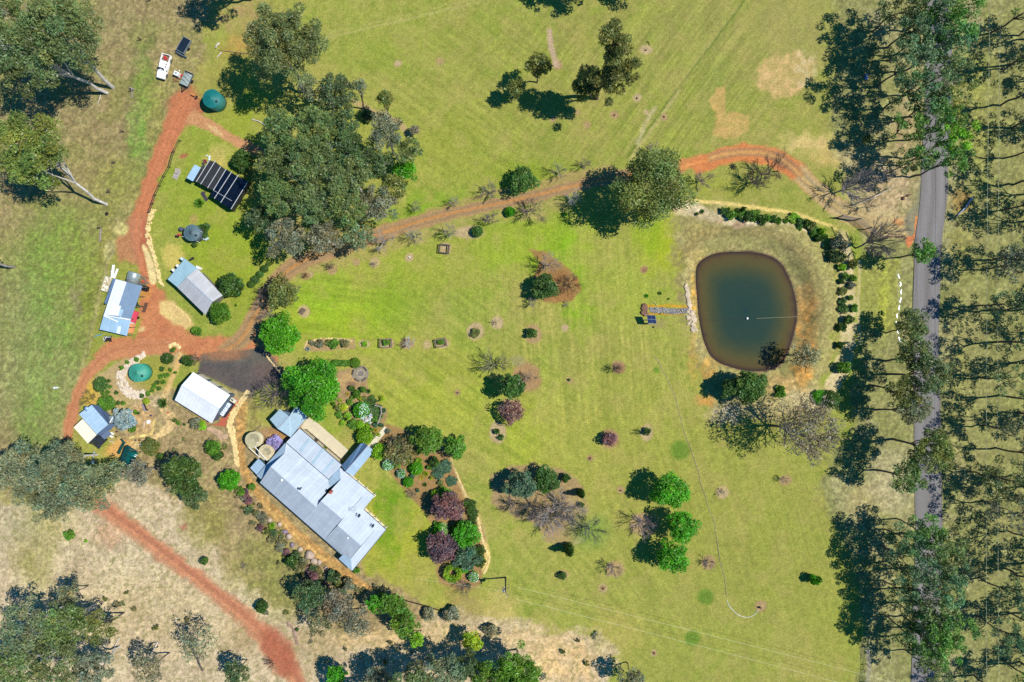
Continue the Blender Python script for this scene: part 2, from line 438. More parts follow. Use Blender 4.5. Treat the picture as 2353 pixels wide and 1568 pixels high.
# paddock on the left
pad = poly([(-90, -90), (480, -90), (470, 120), (440, 200), (380, 300), (330, 420), (300, 500), (262, 600), (235, 680), (215, 790), (190, 860), (150, 960), (120, 1100), (-90, 1180)], 14, 50)
paint(pad, (158, 146, 102)); paint(pad * nz(n2), (146, 130, 92), .6); paint(pad * sstep(.5, .62, n1), (140, 142, 80), .6)
for (u, v, ru, rv, c, a) in [(330, 190, 26, 70, (118, 152, 62), .8), (318, 320, 24, 70, (116, 160, 66), .85), (345, 130, 8, 60, (100, 120, 60), .6), (360, 250, 24, 90, (150, 158, 72), .6), (60, 600, 120, 60, (132, 150, 70), .6),
                             (140, 590, 90, 110, (124, 154, 66), .8), (100, 760, 110, 140, (120, 156, 72), .85), (60, 900, 130, 70, (150, 160, 100), .7), (90, 960, 60, 90, (116, 150, 66), .7), (200, 650, 70, 130, (140, 154, 66), .7),
                             (245, 560, 22, 60, (156, 150, 70), .6), (30, 740, 50, 130, (150, 150, 100), .6), (215, 740, 20, 120, (136, 146, 62), .7), (270, 420, 60, 60, (150, 155, 75), .7), (170, 380, 50, 80, (160, 150, 96), .5), (176, 690, 12, 40, (150, 138, 108), .8), (235, 30, 50, 90, (150, 142, 100), .5),
                             (400, 130, 40, 90, (166, 148, 108), .7), (520, 20, 90, 40, (168, 148, 112), .8), (610, 60, 60, 40, (168, 148, 108), .7), (545, 110, 26, 36, (180, 144, 82), .8), (483, 105, 14, 22, (134, 150, 66), .8), (530, 150, 40, 30, (158, 160, 84), .8), (560, 250, 60, 60, (150, 168, 56), .8), (500, 210, 50, 60, (150, 150, 84), .7), (590, 280, 40, 40, (140, 160, 60), .8)]:
    paint(blob(u, v, ru, rv, soft=.7, wob=50) * (.55 + .45 * nz(n2)), c, a)
paint(line(smooth_open([(262, 560), (240, 620), (225, 690), (205, 780), (190, 860), (170, 900), (160, 960), (100, 1080)]), 6, 5), (170, 164, 112), .8)
paint(line(smooth_open([(255, 560), (228, 650), (205, 770), (198, 830)]), 2.5, 2), (118, 128, 60), .6)
# sand and straw below
bl = poly([(-90, 1130), (60, 1160), (150, 1150), (240, 1120), (300, 1060), (420, 1100), (470, 1180), (540, 1290), (600, 1340), (690, 1400), (760, 1440), (900, 1450), (960, 1400), (1080, 1410), (1180, 1430), (1290, 1452), (1390, 1450), (1420, 1490), (1400, 1570), (1390, 1680), (-90, 1680)], 12, 50)
paint(bl, (204, 186, 152)); paint(bl * nz(n2), (186, 168, 138), .6); paint(bl * sstep(.5, .66, n1), (216, 200, 164), .7)
gm = poly([(330, 900), (560, 890), (600, 960), (690, 1160), (830, 1310), (1000, 1400), (960, 1450), (800, 1460), (640, 1390), (520, 1300), (440, 1170), (300, 1080), (250, 980)], 12, 40)
paint(gm, (172, 152, 112)); paint(gm * nz(n2), (152, 136, 98), .7); paint(gm * sstep(.55, .7, n3), (140, 142, 84), .4)
for (u, v, ru, rv, c, a) in [(80, 1250, 50, 110, (160, 156, 92), .8), (30, 1200, 60, 60, (178, 170, 136), .7), (130, 1190, 40, 40, (182, 172, 116), .7), (300, 1330, 120, 60, (214, 198, 162), .8), (420, 1350, 90, 60, (212, 196, 160), .8), (200, 1300, 50, 40, (176, 158, 128), .5),
                             (370, 1390, 120, 80, (186, 166, 126), .6), (600, 1290, 60, 80, (142, 142, 76), .8), (480, 1190, 60, 70, (150, 146, 78), .8), (650, 1340, 50, 80, (138, 140, 76), .8), (530, 1320, 30, 40, (158, 148, 92), .6), (850, 1470, 140, 22, (206, 178, 128), .9), (1000, 1460, 130, 26, (204, 180, 130), .9),
                             (1300, 1520, 90, 50, (222, 190, 136), 1), (1230, 1470, 70, 26, (216, 188, 136), .9), (1150, 1400, 40, 40, (200, 184, 128), .7), (1070, 1400, 40, 30, (160, 144, 104), .7), (1060, 1340, 30, 50, (150, 132, 92), .6), (720, 1500, 60, 60, (176, 156, 118), .8), (250, 1230, 30, 30, (200, 120, 90), .3),
                             (1420, 1450, 60, 50, (180, 172, 100), .6), (420, 1215, 8, 9, (170, 110, 90), .9), (560, 1180, 40, 60, (160, 140, 104), .6), (560, 1450, 60, 50, (180, 158, 116), .7)]:
    paint(blob(u, v, ru, rv, soft=.5, wob=44) * (.6 + .4 * nz(n2)), c, a)
# right verge and forest floor
rv_ = poly([(1910, -90), (1930, 120), (1900, 260), (1930, 400), (1960, 480), (1990, 560), (1985, 780), (1960, 900), (1960, 1000), (1880, 1120), (1960, 1300), (1990, 1450), (1960, 1680), (2500, 1680), (2500, -90)], 14, 40)
paint(rv_, (148, 148, 96)); paint(rv_ * nz(n2), (132, 138, 80), .7); paint(rv_ * sstep(.52, .66, n1), (166, 160, 118), .6)
ff = poly([(2235, -90), (2215, 500), (2225, 900), (2240, 1600), (2240, 1680), (2500, 1680), (2500, -90)], 30, 60)
paint(ff * nz(n1), (140, 140, 82), .6)
paint(poly([(1985, 590), (2070, 590), (2068, 760), (1990, 760)], 4, 8), (152, 156, 76), .8)
paint(blob(2030, 690, 12, 70, soft=.8), (172, 178, 70), .6)
for (u, v, ru, rv, c, a) in [(2240, 250, 40, 170, (152, 156, 80), .7), (2230, 40, 25, 60, (190, 178, 140), .7), (2205, 560, 20, 70, (150, 148, 70), .6), (2207, 460, 18, 30, (176, 126, 66), .8), (2200, 900, 30, 200, (166, 160, 94), .5), (1850, 60, 90, 80, (158, 156, 100), .5), (2000, 380, 60, 50, (190, 172, 130), .8),
                             (1850, 330, 60, 22, (210, 192, 140), .8), (1900, 360, 40, 26, (204, 180, 126), .8), (2020, 480, 60, 30, (196, 168, 132), .8), (2080, 320, 26, 90, (186, 158, 124), .7), (1990, 1150, 40, 40, (180, 166, 116), .7), (2050, 1110, 50, 60, (190, 180, 146), .7), (1900, 1500, 60, 100, (150, 158, 76), .4)]:
    paint(blob(u, v, ru, rv, soft=.6, wob=44) * (.6 + .4 * nz(n2)), c, a)
# straw and sand patches on the top lawn
sp = poly([(1745, 150), (1775, 125), (1830, 116), (1870, 140), (1860, 190), (1830, 225), (1770, 222), (1740, 190)], 7, 34)
paint(sp * (.6 + .4 * nz(n3)), (204, 178, 132)); paint(blob(1850, 160, 26, 40, soft=.7, wob=30) * nz(n3), (196, 188, 158), .8)
sp = poly([(1648, 196), (1668, 192), (1664, 225), (1672, 258), (1716, 262), (1722, 300), (1690, 318), (1642, 316), (1645, 270), (1632, 232)], 3, 22)
paint(sp * (.75 + .25 * nz(n3)), (192, 166, 108))
# around the dam
POND = smooth_closed([(1603, 606), (1640, 583), (1690, 579), (1750, 582), (1793, 600), (1815, 640), (1829, 685), (1833, 735), (1816, 795), (1800, 832), (1778, 849), (1735, 853), (1690, 846), (1645, 830), (1624, 800), (1609, 740), (1604, 680), (1601, 640)], 3)
pd = poly_sd(U + wu * 5, V_ + wv * 5, POND)
dm = poly([(1560, 470), (1650, 470), (1760, 490), (1850, 520), (1915, 580), (1925, 700), (1915, 800), (1890, 890), (1850, 950), (1650, 970), (1630, 930), (1620, 860), (1580, 800), (1566, 700), (1556, 620), (1545, 540)], 16, 60)
paint(dm, (162, 156, 100)); paint(dm * nz(n3), (144, 142, 86), .7); paint(dm * sstep(.5, .65, n2), (176, 164, 112), .6)
ring = lambda a, b: sstep(a - 3, a + 3, pd) * (1 - sstep(b - 3, b + 3, pd))
paint(ring(36, 60) * dm, (138, 126, 82), .5)
for (u, v, ru, rv, c, a) in [(1852, 690, 22, 34, (196, 150, 92), .8), (1850, 780, 20, 90, (204, 152, 84), .9), (1838, 860, 20, 40, (206, 150, 76), .8), (1790, 880, 40, 22, (206, 172, 112), .8), (1630, 850, 20, 26, (206, 158, 80), .8), (1620, 920, 22, 14, (212, 152, 84), .9), (1610, 530, 36, 20, (172, 150, 90), .5), (1596, 590, 26, 30, (180, 160, 96), .6),
                             (1585, 640, 12, 40, (190, 172, 118), .7), (1594, 690, 8, 60, (214, 164, 66), .7), (1592, 820, 12, 60, (196, 160, 84), .6), (1860, 920, 60, 30, (206, 190, 152), .8), (1670, 950, 40, 22, (196, 182, 152), .9), (1760, 940, 60, 26, (196, 176, 128), .6)]:
    paint(blob(u, v, ru, rv, soft=.5, wob=26) * (.5 + .5 * nz(n3)), c, a)
paint(ring(0, 5) * nz(n3), (190, 150, 88), .7)
paint(ring(-4, 4) * np.clip(.35 + sstep(1640, 1760, U), 0, 1), (78, 66, 64), .85); wp = line(smooth_open([(1560, 480, 14), (1590, 480, 16), (1640, 500, 12), (1700, 515, 13), (1780, 510, 4), (1850, 525, 4), (1890, 560, 4)]), 10, 4, 16)
paint(wp * (.7 + .3 * nz(n3)), (222, 206, 172)); paint(blob(1630, 505, 44, 11, rot=.25, wob=16) * nz(n3), (160, 140, 104), .8); paint(blob(1696, 516, 13, 9), (182, 156, 124))
paint(line(smooth_open([(1585, 462, 4), (1660, 466, 4), (1740, 478, 4), (1810, 487, 4), (1870, 505, 4), (1925, 527, 3)]), 4, 2, 7), (228, 210, 140), .95)
paint(line(smooth_open([(1935, 540, 12), (1945, 600, 16), (1945, 700, 22), (1950, 800, 18), (1930, 860, 20), (1900, 920, 14)]), 12, 4, 22) * (.75 + .25 * nz(n3)), (208, 198, 166))
paint(line([(1976, 600), (1972, 700), (1976, 790)], 3.5, 2, 4), (204, 194, 160), .8)
# bare mulch rings
for (u, v, r, *q) in [(1010, 141, 10), (914, 146, 8), (1484, 114, 15, 11), (1281, 150, 11), (1464, 226, 10), (1412, 265, 10), (1526, 269, 9), (1348, 287, 9), (1326, 259, 6), (1271, 274, 8), (1486, 258, 6), (1024, 572, 14), (942, 592, 10), (861, 603, 12), (820, 603, 8),
                      (763, 620, 11), (705, 631, 14, 10), (1078, 534, 35, 15), (1480, 619, 9), (1298, 754, 9), (1092, 762, 20), (1142, 742, 15), (935, 790, 18, 12), (982, 792, 10), (1016, 790, 16, 12), (890, 790, 16, 12), (838, 790, 14, 9), (1144, 994, 19, 25), (1052, 903, 7), (1421, 844, 15),
                      (1309, 874, 8), (1400, 1009, 22), (1486, 994, 14, 20), (1356, 1053, 8), (1426, 1127, 9), (1659, 1131, 15), (1413, 1308, 21, 18), (1386, 1352, 10), (1292, 1321, 15, 11), (1503, 1501, 8), (1748, 1393, 13), (1805, 1104, 15, 11), (1225, 768, 20, 22), (698, 716, 14), (1173, 940, 28, 24), (1628, 1293, 17), (1480, 1205, 34, 26), (1316, 1240, 26, 12), (575, 165, 1)]:
    r2 = q[0] if q else r
    paint(blob(u, v, r + 1.5, r2 + 1.5, soft=.22, wob=7), (150, 150, 80), .5); paint(blob(u, v, r, r2, soft=.18, wob=6), (186, 170, 144) if (u + v) % 2 < 1 else (170, 148, 118), .9)
for (u, v, r) in [(1421, 846, 13), (703, 632, 9), (1092, 762, 9), (1400, 1009, 18), (1386, 1352, 6), (1503, 1501, 5), (1356, 1053, 5), (1480, 619, 7)]:
    paint(blob(u, v, r, soft=.4, wob=8), (132, 100, 78), .7)
paint(line([(1262, 72), (1268, 110), (1278, 150)], 7, 2.5, 8), (186, 168, 150), .95)
paint(line(smooth_open([(815, 235, 6), (850, 255, 9), (890, 270, 9), (925, 290, 8), (940, 312, 6)]), 8, 3, 10), (184, 164, 132), .9)
isl = poly([(1292, 606), (1330, 640), (1334, 668), (1315, 692), (1276, 696), (1236, 690), (1226, 640), (1240, 600), (1215, 575), (1250, 576)], 3, 10)
paint(isl, (160, 124, 84)); paint(isl * nz(n3), (132, 104, 66), .6)
paint(blob(1210, 868, 34, 36, soft=.2, wob=16), (166, 140, 106)); paint(blob(1190, 830, 16, 14), (150, 150, 120), .7)
isl = poly([(1130, 1090), (1175, 1070), (1240, 1066), (1300, 1084), (1340, 1118), (1352, 1172), (1330, 1222), (1312, 1262), (1262, 1245), (1236, 1210), (1180, 1185), (1130, 1160)], 4, 16)
paint(isl, (168, 150, 118)); paint(isl * nz(n3), (146, 136, 96), .6); paint(blob(1355, 1220, 44, 36, soft=.7) , (112, 150, 70), .7)
# garden beds
bd = poly([(862, 1035), (880, 975), (905, 980), (1000, 1010), (1030, 1040), (1062, 1115), (1106, 1200), (1118, 1290), (1100, 1345), (1060, 1356), (1010, 1340), (1000, 1300), (1006, 1240), (980, 1180), (940, 1140), (900, 1092)], 4, 10)
paint(bd, (164, 136, 98)); paint(bd * nz(n3), (140, 124, 84), .6)
paint(line(smooth_open([(1036, 1050, 2), (1048, 1086, 2.5), (1058, 1120, 4), (1078, 1150, 5), (1098, 1186, 6), (1104, 1215, 8), (1116, 1255, 8), (1122, 1285, 7), (1112, 1312, 5)]), 4, 2, 5), (206, 186, 138))
paint(line([(1100, 1210), (1110, 1240)], 8, 3, 5), (168, 148, 116)); paint(line([(1094, 1184), (1070, 1142)], 3, 2, 3), (220, 204, 130)); paint(line(smooth_open([(1116, 1256), (1122, 1285), (1114, 1308)]), 6, 2, 3), (224, 208, 132))
paint(poly([(770, 850), (835, 842), (844, 870), (846, 905), (868, 925), (890, 945), (886, 970), (860, 1010), (836, 1010), (776, 938), (762, 905)], 3, 8), (164, 144, 112)); paint(blob(800, 875, 26, 20), (190, 164, 120), .8); paint(blob(808, 884, 13, 9), (128, 106, 96), .8)
paint(poly([(765, 938), (830, 930), (885, 955), (876, 980), (848, 1020), (820, 985), (798, 1000)], 4, 10) * nz(n3), (128, 140, 70), .7)
paint(poly([(697, 790), (740, 778), (815, 778), (818, 802), (760, 806), (700, 808)], 2, 8), (170, 152, 116))
# stone, sand and mulch around the sheds
paint(poly([(245, 850), (300, 816), (340, 806), (412, 790), (420, 830), (400, 850), (370, 925), (340, 960), (300, 930), (240, 960), (200, 940), (190, 890)], 5, 14), (182, 166, 128)); paint(blob(352, 855, 42, 44, soft=.4, wob=20), (150, 158, 70), .85); paint(blob(205, 905, 24, 30, soft=.6), (206, 178, 72), .8)
paint(line(smooth_open([(418, 812, 5), (405, 850, 6), (385, 895, 6), (372, 922, 8), (380, 950, 12), (400, 965, 12), (370, 1000, 8), (352, 1010, 5), (320, 1018, 8), (290, 1030, 14), (262, 1035, 10)]), 7, 3, 8), (212, 186, 132))
paint(blob(325, 965, 32, 36, soft=.3), (198, 166, 118), .9); paint(blob(272, 1030, 34, 18, rot=-.4), (214, 170, 104), .8); paint(line([(300, 1006), (320, 1003), (348, 998), (356, 965)], 2.5, 1.5, 3), (230, 204, 130))
paint(line(smooth_open([(556, 935, 14), (552, 1000, 10), (556, 1070, 9), (580, 1120, 10), (650, 1200, 13), (720, 1262, 13), (790, 1318, 12), (850, 1352, 4), (905, 1370, 3)]), 10, 4, 8), (190, 150, 92)); paint(line(smooth_open([(600, 1150), (650, 1205), (720, 1266), (780, 1310)]), 2.5, 2, 4), (218, 184, 112), .8)
paint(blob(580, 970, 18, 50, soft=.6), (160, 158, 80), .7); paint(poly([(600, 985), (700, 960), (690, 1000), (640, 1060), (610, 1060), (590, 1010)], 4), (166, 136, 100))
paint((1 - np.clip(pad + gm + rv_ + bl + dm, 0, 1)) * sstep(.52, .66, fbm(U, V_, 46, 91, 4)), (170, 164, 104), .32)
LM = 1 - np.clip(pad + gm + rv_ + bl + dm, 0, 1)
C *= 1 + LM[..., None] * np.array([.01, -.02, -.09])
# red dirt yard and drives
DIRT = np.zeros_like(U)
def dirt(m, c, a=1.0):
    global DIRT
    DIRT = np.maximum(DIRT, m * a); paint(m, c, a)
P1 = smooth_open([(425, 232, 22), (400, 285, 22), (372, 355, 19), (346, 415, 17), (330, 470, 18), (316, 520, 24), (322, 575, 17), (338, 625, 14), (354, 670, 14), (366, 712, 18), (392, 760, 20)])
BR = smooth_open([(425, 262, 20), (470, 282, 14), (520, 312, 11), (560, 334, 11), (600, 352, 10)])
dirt(blob(430, 245, 38, 42, wob=30), (176, 108, 82)); dirt(line(BR, 10, 3), (192, 136, 102)); dirt(line(P1, 16, 5, 16), (186, 114, 84))
dirt(poly([(295, 500), (335, 490), (340, 560), (325, 575), (320, 610), (275, 600), (270, 560)], 6, 24), (182, 118, 92), .85)
paint(track(P1, 6, 3), (206, 124, 90), .5); paint(track(P1, -6, 3), (206, 124, 90), .5)
paint(blob(495, 300, 22, 5, rot=.6), (214, 176, 130), .8); paint(blob(330, 545, 8, 40), (164, 84, 66), .5)
yard = poly([(346, 660), (372, 670), (384, 700), (424, 752), (470, 776), (540, 774), (590, 746), (625, 770), (640, 830), (560, 840), (460, 826), (400, 806), (330, 812), (260, 832), (218, 816), (256, 776), (316, 774), (318, 740), (322, 690)], 7, 26)
dirt(yard, (196, 126, 90)); paint(yard * nz(n2), (182, 106, 80), .5)
MD1 = smooth_open([(520, 805, 20), (560, 780, 19), (590, 720, 19), (625, 660, 20), (665, 618, 21), (710, 594, 19), (770, 574, 19), (860, 543, 19), (960, 510, 17), (1060, 486, 15), (1160, 466, 14), (1260, 443, 14), (1360, 418, 14), (1450, 402, 14), (1560, 386, 14)])
MD2 = smooth_open([(1540, 388, 12), (1620, 364, 14), (1700, 347, 14), (1770, 352, 18), (1825, 385, 22), (1868, 432, 20), (1930, 482, 18), (2000, 520, 18), (2060, 528, 22), (2115, 510, 26)])
dirt(line(MD1, 12, 4, 12), (168, 130, 98)); dirt(line(MD2, 14, 4, 14), (196, 128, 84))
paint(track(MD1, 7, 3), (134, 112, 92), .4); paint(track(MD1, -7, 3, 3, 8), (130, 110, 90), .35); paint(track(MD1, -1, 3.5), (196, 128, 74), .55)
side = line(smooth_open([(640, 640, 12), (760, 600, 16), (870, 570, 22), (1000, 530, 10), (1090, 500, 8), (1200, 490, 22), (1300, 470, 14)]), 12, 6, 20)
dirt(side * (1 - line(MD1, 12, 3)) * (.6 + .4 * nz(n3)), (170, 144, 100), .7); dirt(line([(980, 486, 5), (1150, 440, 8), (1400, 390, 12)], 6, 5, 16) * (1 - line(MD1, 12, 3)), (166, 136, 96), .75)
dirt(blob(720, 470, 130, 90, soft=.5, wob=60) * nz(n2), (176, 140, 96), .7)
od = poly([(1580, 372), (1640, 346), (1710, 328), (1780, 345), (1830, 372), (1850, 400), (1820, 410), (1760, 378), (1700, 370), (1600, 400)], 4, 10)
paint(line([p for p in MD2 if p[0] > 1836], 14, 6, 12), (186, 158, 120), .9); dirt(od, (202, 122, 78)); paint(track(MD2[:30], 5, 2.5), (222, 146, 88), .6); paint(blob(1800, 372, 30, 14, rot=.5), (150, 92, 70), .5)
dirt(blob(2000, 500, 100, 34, rot=.3, soft=.5, wob=44) * (.6 + .4 * nz(n2)), (186, 160, 124), .85); paint(blob(2040, 430, 60, 50, soft=.6, wob=44) * (.5 + .5 * nz(n3)), (190, 164, 134), .8)
paint(track(MD2[-34:], 7, 3), (136, 118, 98), .55); paint(track(MD2[-34:], -7, 3, 3, 8), (138, 120, 100), .55); paint(track(MD2[-34:], 0, 3), (190, 160, 106), .6)
dirt(line(smooth_open([(2120, 420, 8), (2116, 470, 10), (2090, 505, 16), (2105, 540, 20)]), 10, 4, 10), (132, 124, 108), .85)
dirt(poly([(2078, 546), (2098, 542), (2104, 532), (2098, 560), (2086, 572)], 2, 4), (212, 124, 84)); dirt(line([(2106, 500), (2104, 550)], 3, 2, 3), (214, 134, 88)); paint(blob(2062, 512, 14, 8), (204, 140, 92), .8)
P3 = smooth_open([(400, 796, 16), (330, 796, 17), (262, 806, 18), (214, 842, 15), (184, 890, 13), (166, 945, 13), (152, 1005, 12), (150, 1040, 8)])
dirt(line(P3, 16, 5, 16), (192, 126, 94)); paint(track(P3, 3, 3), (172, 104, 78), .4)
P4 = smooth_open([(215, 1150, 18), (270, 1190, 22), (330, 1235, 20), (400, 1290, 18), (480, 1352, 17), (560, 1415, 19), (620, 1474, 24), (664, 1530, 22), (700, 1600, 18)])
dirt(line(P4, 18, 8, 24), (182, 124, 100), .92); paint(line(P4, 18, 4, 12) * nz(n3), (198, 138, 108), .5); paint(track(P4, -4, 6), (170, 98, 78), .5); paint(track(P4, 6, 2.5), (212, 132, 100), .6); paint(track(P4, -11, 2.5), (208, 126, 96), .4)
dirt(blob(640, 1500, 34, 60, rot=-.5, soft=.3), (168, 94, 74), .8)
paint(line([(330, 565, 4), (345, 605, 8), (352, 645, 9)], 7, 2, 4), (226, 200, 150), .95)
paint(poly([(366, 690), (395, 692), (430, 720), (446, 748), (428, 756), (400, 745), (366, 716)], 5, 12), (222, 192, 132), .9); paint(blob(335, 672, 14, 14), (210, 140, 80), .7)
paint(blob(400, 590, 26, 30, wob=24), (210, 190, 108), .75); paint(blob(278, 528, 15, 17), (200, 190, 124), .9); paint(blob(252, 576, 14, 20), (180, 172, 120), .8); paint(blob(495, 372, 24, 34, wob=26), (196, 180, 104), .8); paint(blob(510, 345, 26, 16), (180, 172, 96), .6); paint(blob(422, 358, 10, 6), (170, 100, 80), .8)
paint(blob(325, 755, 8, 6), (214, 190, 140), .8); paint(blob(448, 505, 10, 14), (180, 150, 104), .6); paint(blob(540, 395, 20, 16), (150, 160, 60), .4)
# asphalt apron by the garage and the path between (a separate class)
APR = poly([(462, 816), (500, 808), (560, 806), (600, 800), (620, 812), (652, 858), (640, 872), (572, 906), (536, 894), (456, 856)], 4, 7)
paint(APR, (98, 92, 90)); paint(APR * nz(n2), (86, 84, 84), .7); paint(blob(520, 815, 50, 14, soft=.6), (190, 118, 84), .6); paint(blob(610, 850, 30, 30, soft=.7), (120, 100, 92), .5)
# creek banks
paint(line([(1486, 704), (1540, 703), (1590, 706)], 3, 1.5, 4), (206, 152, 40), .8); paint(line([(1486, 722), (1530, 722), (1568, 721)], 2.5, 1.5, 4), (210, 150, 40), .8); paint(blob(1510, 745, 20, 12), (150, 136, 96), .6)
paint(line([(2062, 622), (2066, 700), (2070, 760)], 2.2, 1.5, 4), (150, 150, 110), .8)
# speckle of litter and straw
dk = (1 - np.clip(DIRT, 0, 1)) * (1 - APR)
lit = np.clip(pad + gm + rv_ + dm * .8 + bl * .6, 0, 1) * dk
g = nf - .5
C *= (1 + (g * (.16 + .34 * lit))[..., None])
C *= (1 + ((n3 - .5) * (.09 + .16 * lit))[..., None])
C *= 1 + np.clip(DIRT, 0, 1)[..., None] * np.array([.015, .075, .02])
tuft = sstep(.60, .72, fbm(U, V_, 7, 61, 2)) * lit
paint(tuft, (112, 108, 70), .35)
tl = sstep(.62, .72, fbm(U, V_, 6, 66, 2)) * np.clip(bl + pad, 0, 1) * dk
paint(tl, (116, 120, 62), .4)
KALB = np.array([.81, .78, .74])
Cs = np.clip(C, 0, 255) / 255.0
CL = np.where(Cs <= 0.04045, Cs / 12.92, ((Cs + 0.055) / 1.055) ** 2.4) * KALB
# the dam's bed and bank as real relief
Z = np.zeros_like(U)
Z = Z - .45 * (1 - sstep(0, 26, pd)) - 1.6 * (1 - sstep(-60, 0, pd))
Z = Z + 1.1 * sstep(16, 46, pd) * (1 - sstep(58, 110, pd)) * dm * sstep(1640, 1800, U)
Z = Z + (n1 - .5) * .12
# classes of ground: the sheet is cut where the soil changes, nothing overlaps
gm_mat, n, l, b = newmat('soil_and_grass')
at = n.new('ShaderNodeAttribute'); at.attribute_name = 'col'
ge = n.new('ShaderNodeNewGeometry')
na = n.new('ShaderNodeTexNoise'); na.inputs['Scale'].default_value = 1.9; na.inputs['Detail'].default_value = 3; na.inputs['Roughness'].default_value = .7; l.new(ge.outputs['Position'], na.inputs['Vector'])
nb = n.new('ShaderNodeTexNoise'); nb.inputs['Scale'].default_value = 4.2; nb.inputs['Detail'].default_value = 3; nb.inputs['Roughness'].default_value = .85; l.new(ge.outputs['Position'], nb.inputs['Vector'])
m1 = n.new('ShaderNodeMapRange'); m1.inputs[1].default_value = .28; m1.inputs[2].default_value = .72; m1.inputs[3].default_value = .87; m1.inputs[4].default_value = 1.13; l.new(na.outputs[0], m1.inputs[0])
m2 = n.new('ShaderNodeMapRange'); m2.inputs[1].default_value = .3; m2.inputs[2].default_value = .7; m2.inputs[3].default_value = .56; m2.inputs[4].default_value = 1.44; l.new(nb.outputs[0], m2.inputs[0])
mm = n.new('ShaderNodeMath'); mm.operation = 'MULTIPLY'; l.new(m1.outputs[0], mm.inputs[0]); l.new(m2.outputs[0], mm.inputs[1])
mx = n.new('ShaderNodeMix'); mx.data_type = 'RGBA'; mx.blend_type = 'MULTIPLY'; mx.inputs[0].default_value = 1; l.new(at.outputs['Color'], mx.inputs[6]); l.new(mm.outputs[0], mx.inputs[7])
l.new(mx.outputs[2], b.inputs['Base Color']); b.inputs['Roughness'].default_value = .95; b.inputs['Specular IOR Level'].default_value = .15
bp = n.new('ShaderNodeBump'); bp.inputs['Strength'].default_value = .45; bp.inputs['Distance'].default_value = .06; l.new(na.outputs[0], bp.inputs['Height']); l.new(bp.outputs[0], b.inputs['Normal'])
X = (U - 1176.5) * S; Y = (784 - V_) * S
V3 = np.stack([X, Y, Z], -1).reshape(-1, 3); A3 = CL.reshape(-1, 3)
idx = np.arange(NU * NV).reshape(NV, NU)
Q = np.stack([idx[1:, :-1], idx[1:, 1:], idx[:-1, 1:], idx[:-1, :-1]], -1).reshape(-1, 4)
def fc(a): return ((a[1:, :-1] + a[1:, 1:] + a[:-1, 1:] + a[:-1, :-1]) / 4).reshape(-1)
cls = np.zeros(len(Q), int)
cls[fc(np.clip(bl, 0, 1)) > .5] = 3
cls[fc(dm) > .5] = 4
cls[fc(DIRT) > .5] = 1
cls[fc(APR) > .5] = 2
cls[fc(pd) < 0] = 5
for k, nm in ((0, 'grass_ground'), (1, 'dirt_driveway'), (2, 'asphalt_yard'), (3, 'sandy_ground'), (4, 'dam_bank'), (5, 'pond_bed')):
    q = Q[cls == k]
    if not len(q): continue
    used, inv = np.unique(q, return_inverse=True)
    o = link(nm, np_mesh(nm, V3[used], inv.reshape(-1, 4), gm_mat, A3[used], smooth=True)); o['kind'] = 'structure'
# the land beyond the frame
far = MB(); e = [us[0], us[-1]]; f_ = [vs[0], vs[-1]]
xa, xb = (us[0] - 1176.5) * S, (us[-1] - 1176.5) * S; ya, yb = (784 - vs[-1]) * S, (784 - vs[0]) * S; B_ = 2500
for p in ([(-B_, -B_), (B_, -B_), (B_, ya), (-B_, ya)], [(-B_, yb), (B_, yb), (B_, B_), (-B_, B_)], [(-B_, ya), (xa, ya), (xa, yb), (-B_, yb)], [(xb, ya), (B_, ya), (B_, yb), (xb, yb)]):
    far.face([(x, y, 0) for x, y in p])
o = far.build('surrounding_ground', mat('paddock', (152, 150, 92), .95, var=.3, scale=.08)); o['kind'] = 'structure'
# water
bed = np.array(POND); c0 = bed.mean(0)
rows = 14; n_p = len(POND); vv = []; cc = []
def lin3(c): return np.array(lin(c))
for i in range(rows + 1):
    t = i / rows
    for (u, v) in POND:
        uu = c0[0] + (u - c0[0]) * (1.012 * t); v2 = c0[1] + (v - c0[1]) * (1.012 * t)
        vv.append(tuple(W(uu, v2, 0))[:2] + (-.38,))
        nn = float(vnoise(np.array([uu / 14.]), np.array([v2 / 14.]), 5)[0]) - .5
        e_ = (1 - t) + nn * .05
        stops = [(0, (66, 52, 50)), (.035, (76, 62, 52)), (.06, (100, 84, 52)), (.17, (98, 92, 54)), (.30, (78, 84, 56)), (.5, (54, 76, 62)), (1, (46, 72, 64))]
        col = None
        for a_, b_ in zip(stops, stops[1:]):
            if e_ <= b_[0]:
                k = max(0, (e_ - a_[0]) / (b_[0] - a_[0])); col = lin3(a_[1]) * (1 - k) + lin3(b_[1]) * k; break
        cc.append((col if col is not None else lin3((38, 68, 68))) * .68)
ff_ = [[i * n_p + k, (i + 1) * n_p + k, (i + 1) * n_p + (k + 1) % n_p, i * n_p + (k + 1) % n_p] for i in range(rows) for k in range(n_p)]
wm, n, l, b = newmat('murky_water')
at = n.new('ShaderNodeAttribute'); at.attribute_name = 'col'; ge = n.new('ShaderNodeNewGeometry')
na = n.new('ShaderNodeTexNoise'); na.inputs['Scale'].default_value = 2.2; na.inputs['Detail'].default_value = 5; l.new(ge.outputs['Position'], na.inputs['Vector'])
m1 = n.new('ShaderNodeMapRange'); m1.inputs[3].default_value = .86; m1.inputs[4].default_value = 1.14; l.new(na.outputs[0], m1.inputs[0])
mx = n.new('ShaderNodeMix'); mx.data_type = 'RGBA'; mx.blend_type = 'MULTIPLY'; mx.inputs[0].default_value = 1; l.new(at.outputs['Color'], mx.inputs[6]); l.new(m1.outputs[0], mx.inputs[7])
l.new(mx.outputs[2], b.inputs['Base Color']); b.inputs['Roughness'].default_value = .08; b.inputs['IOR'].default_value = 1.33
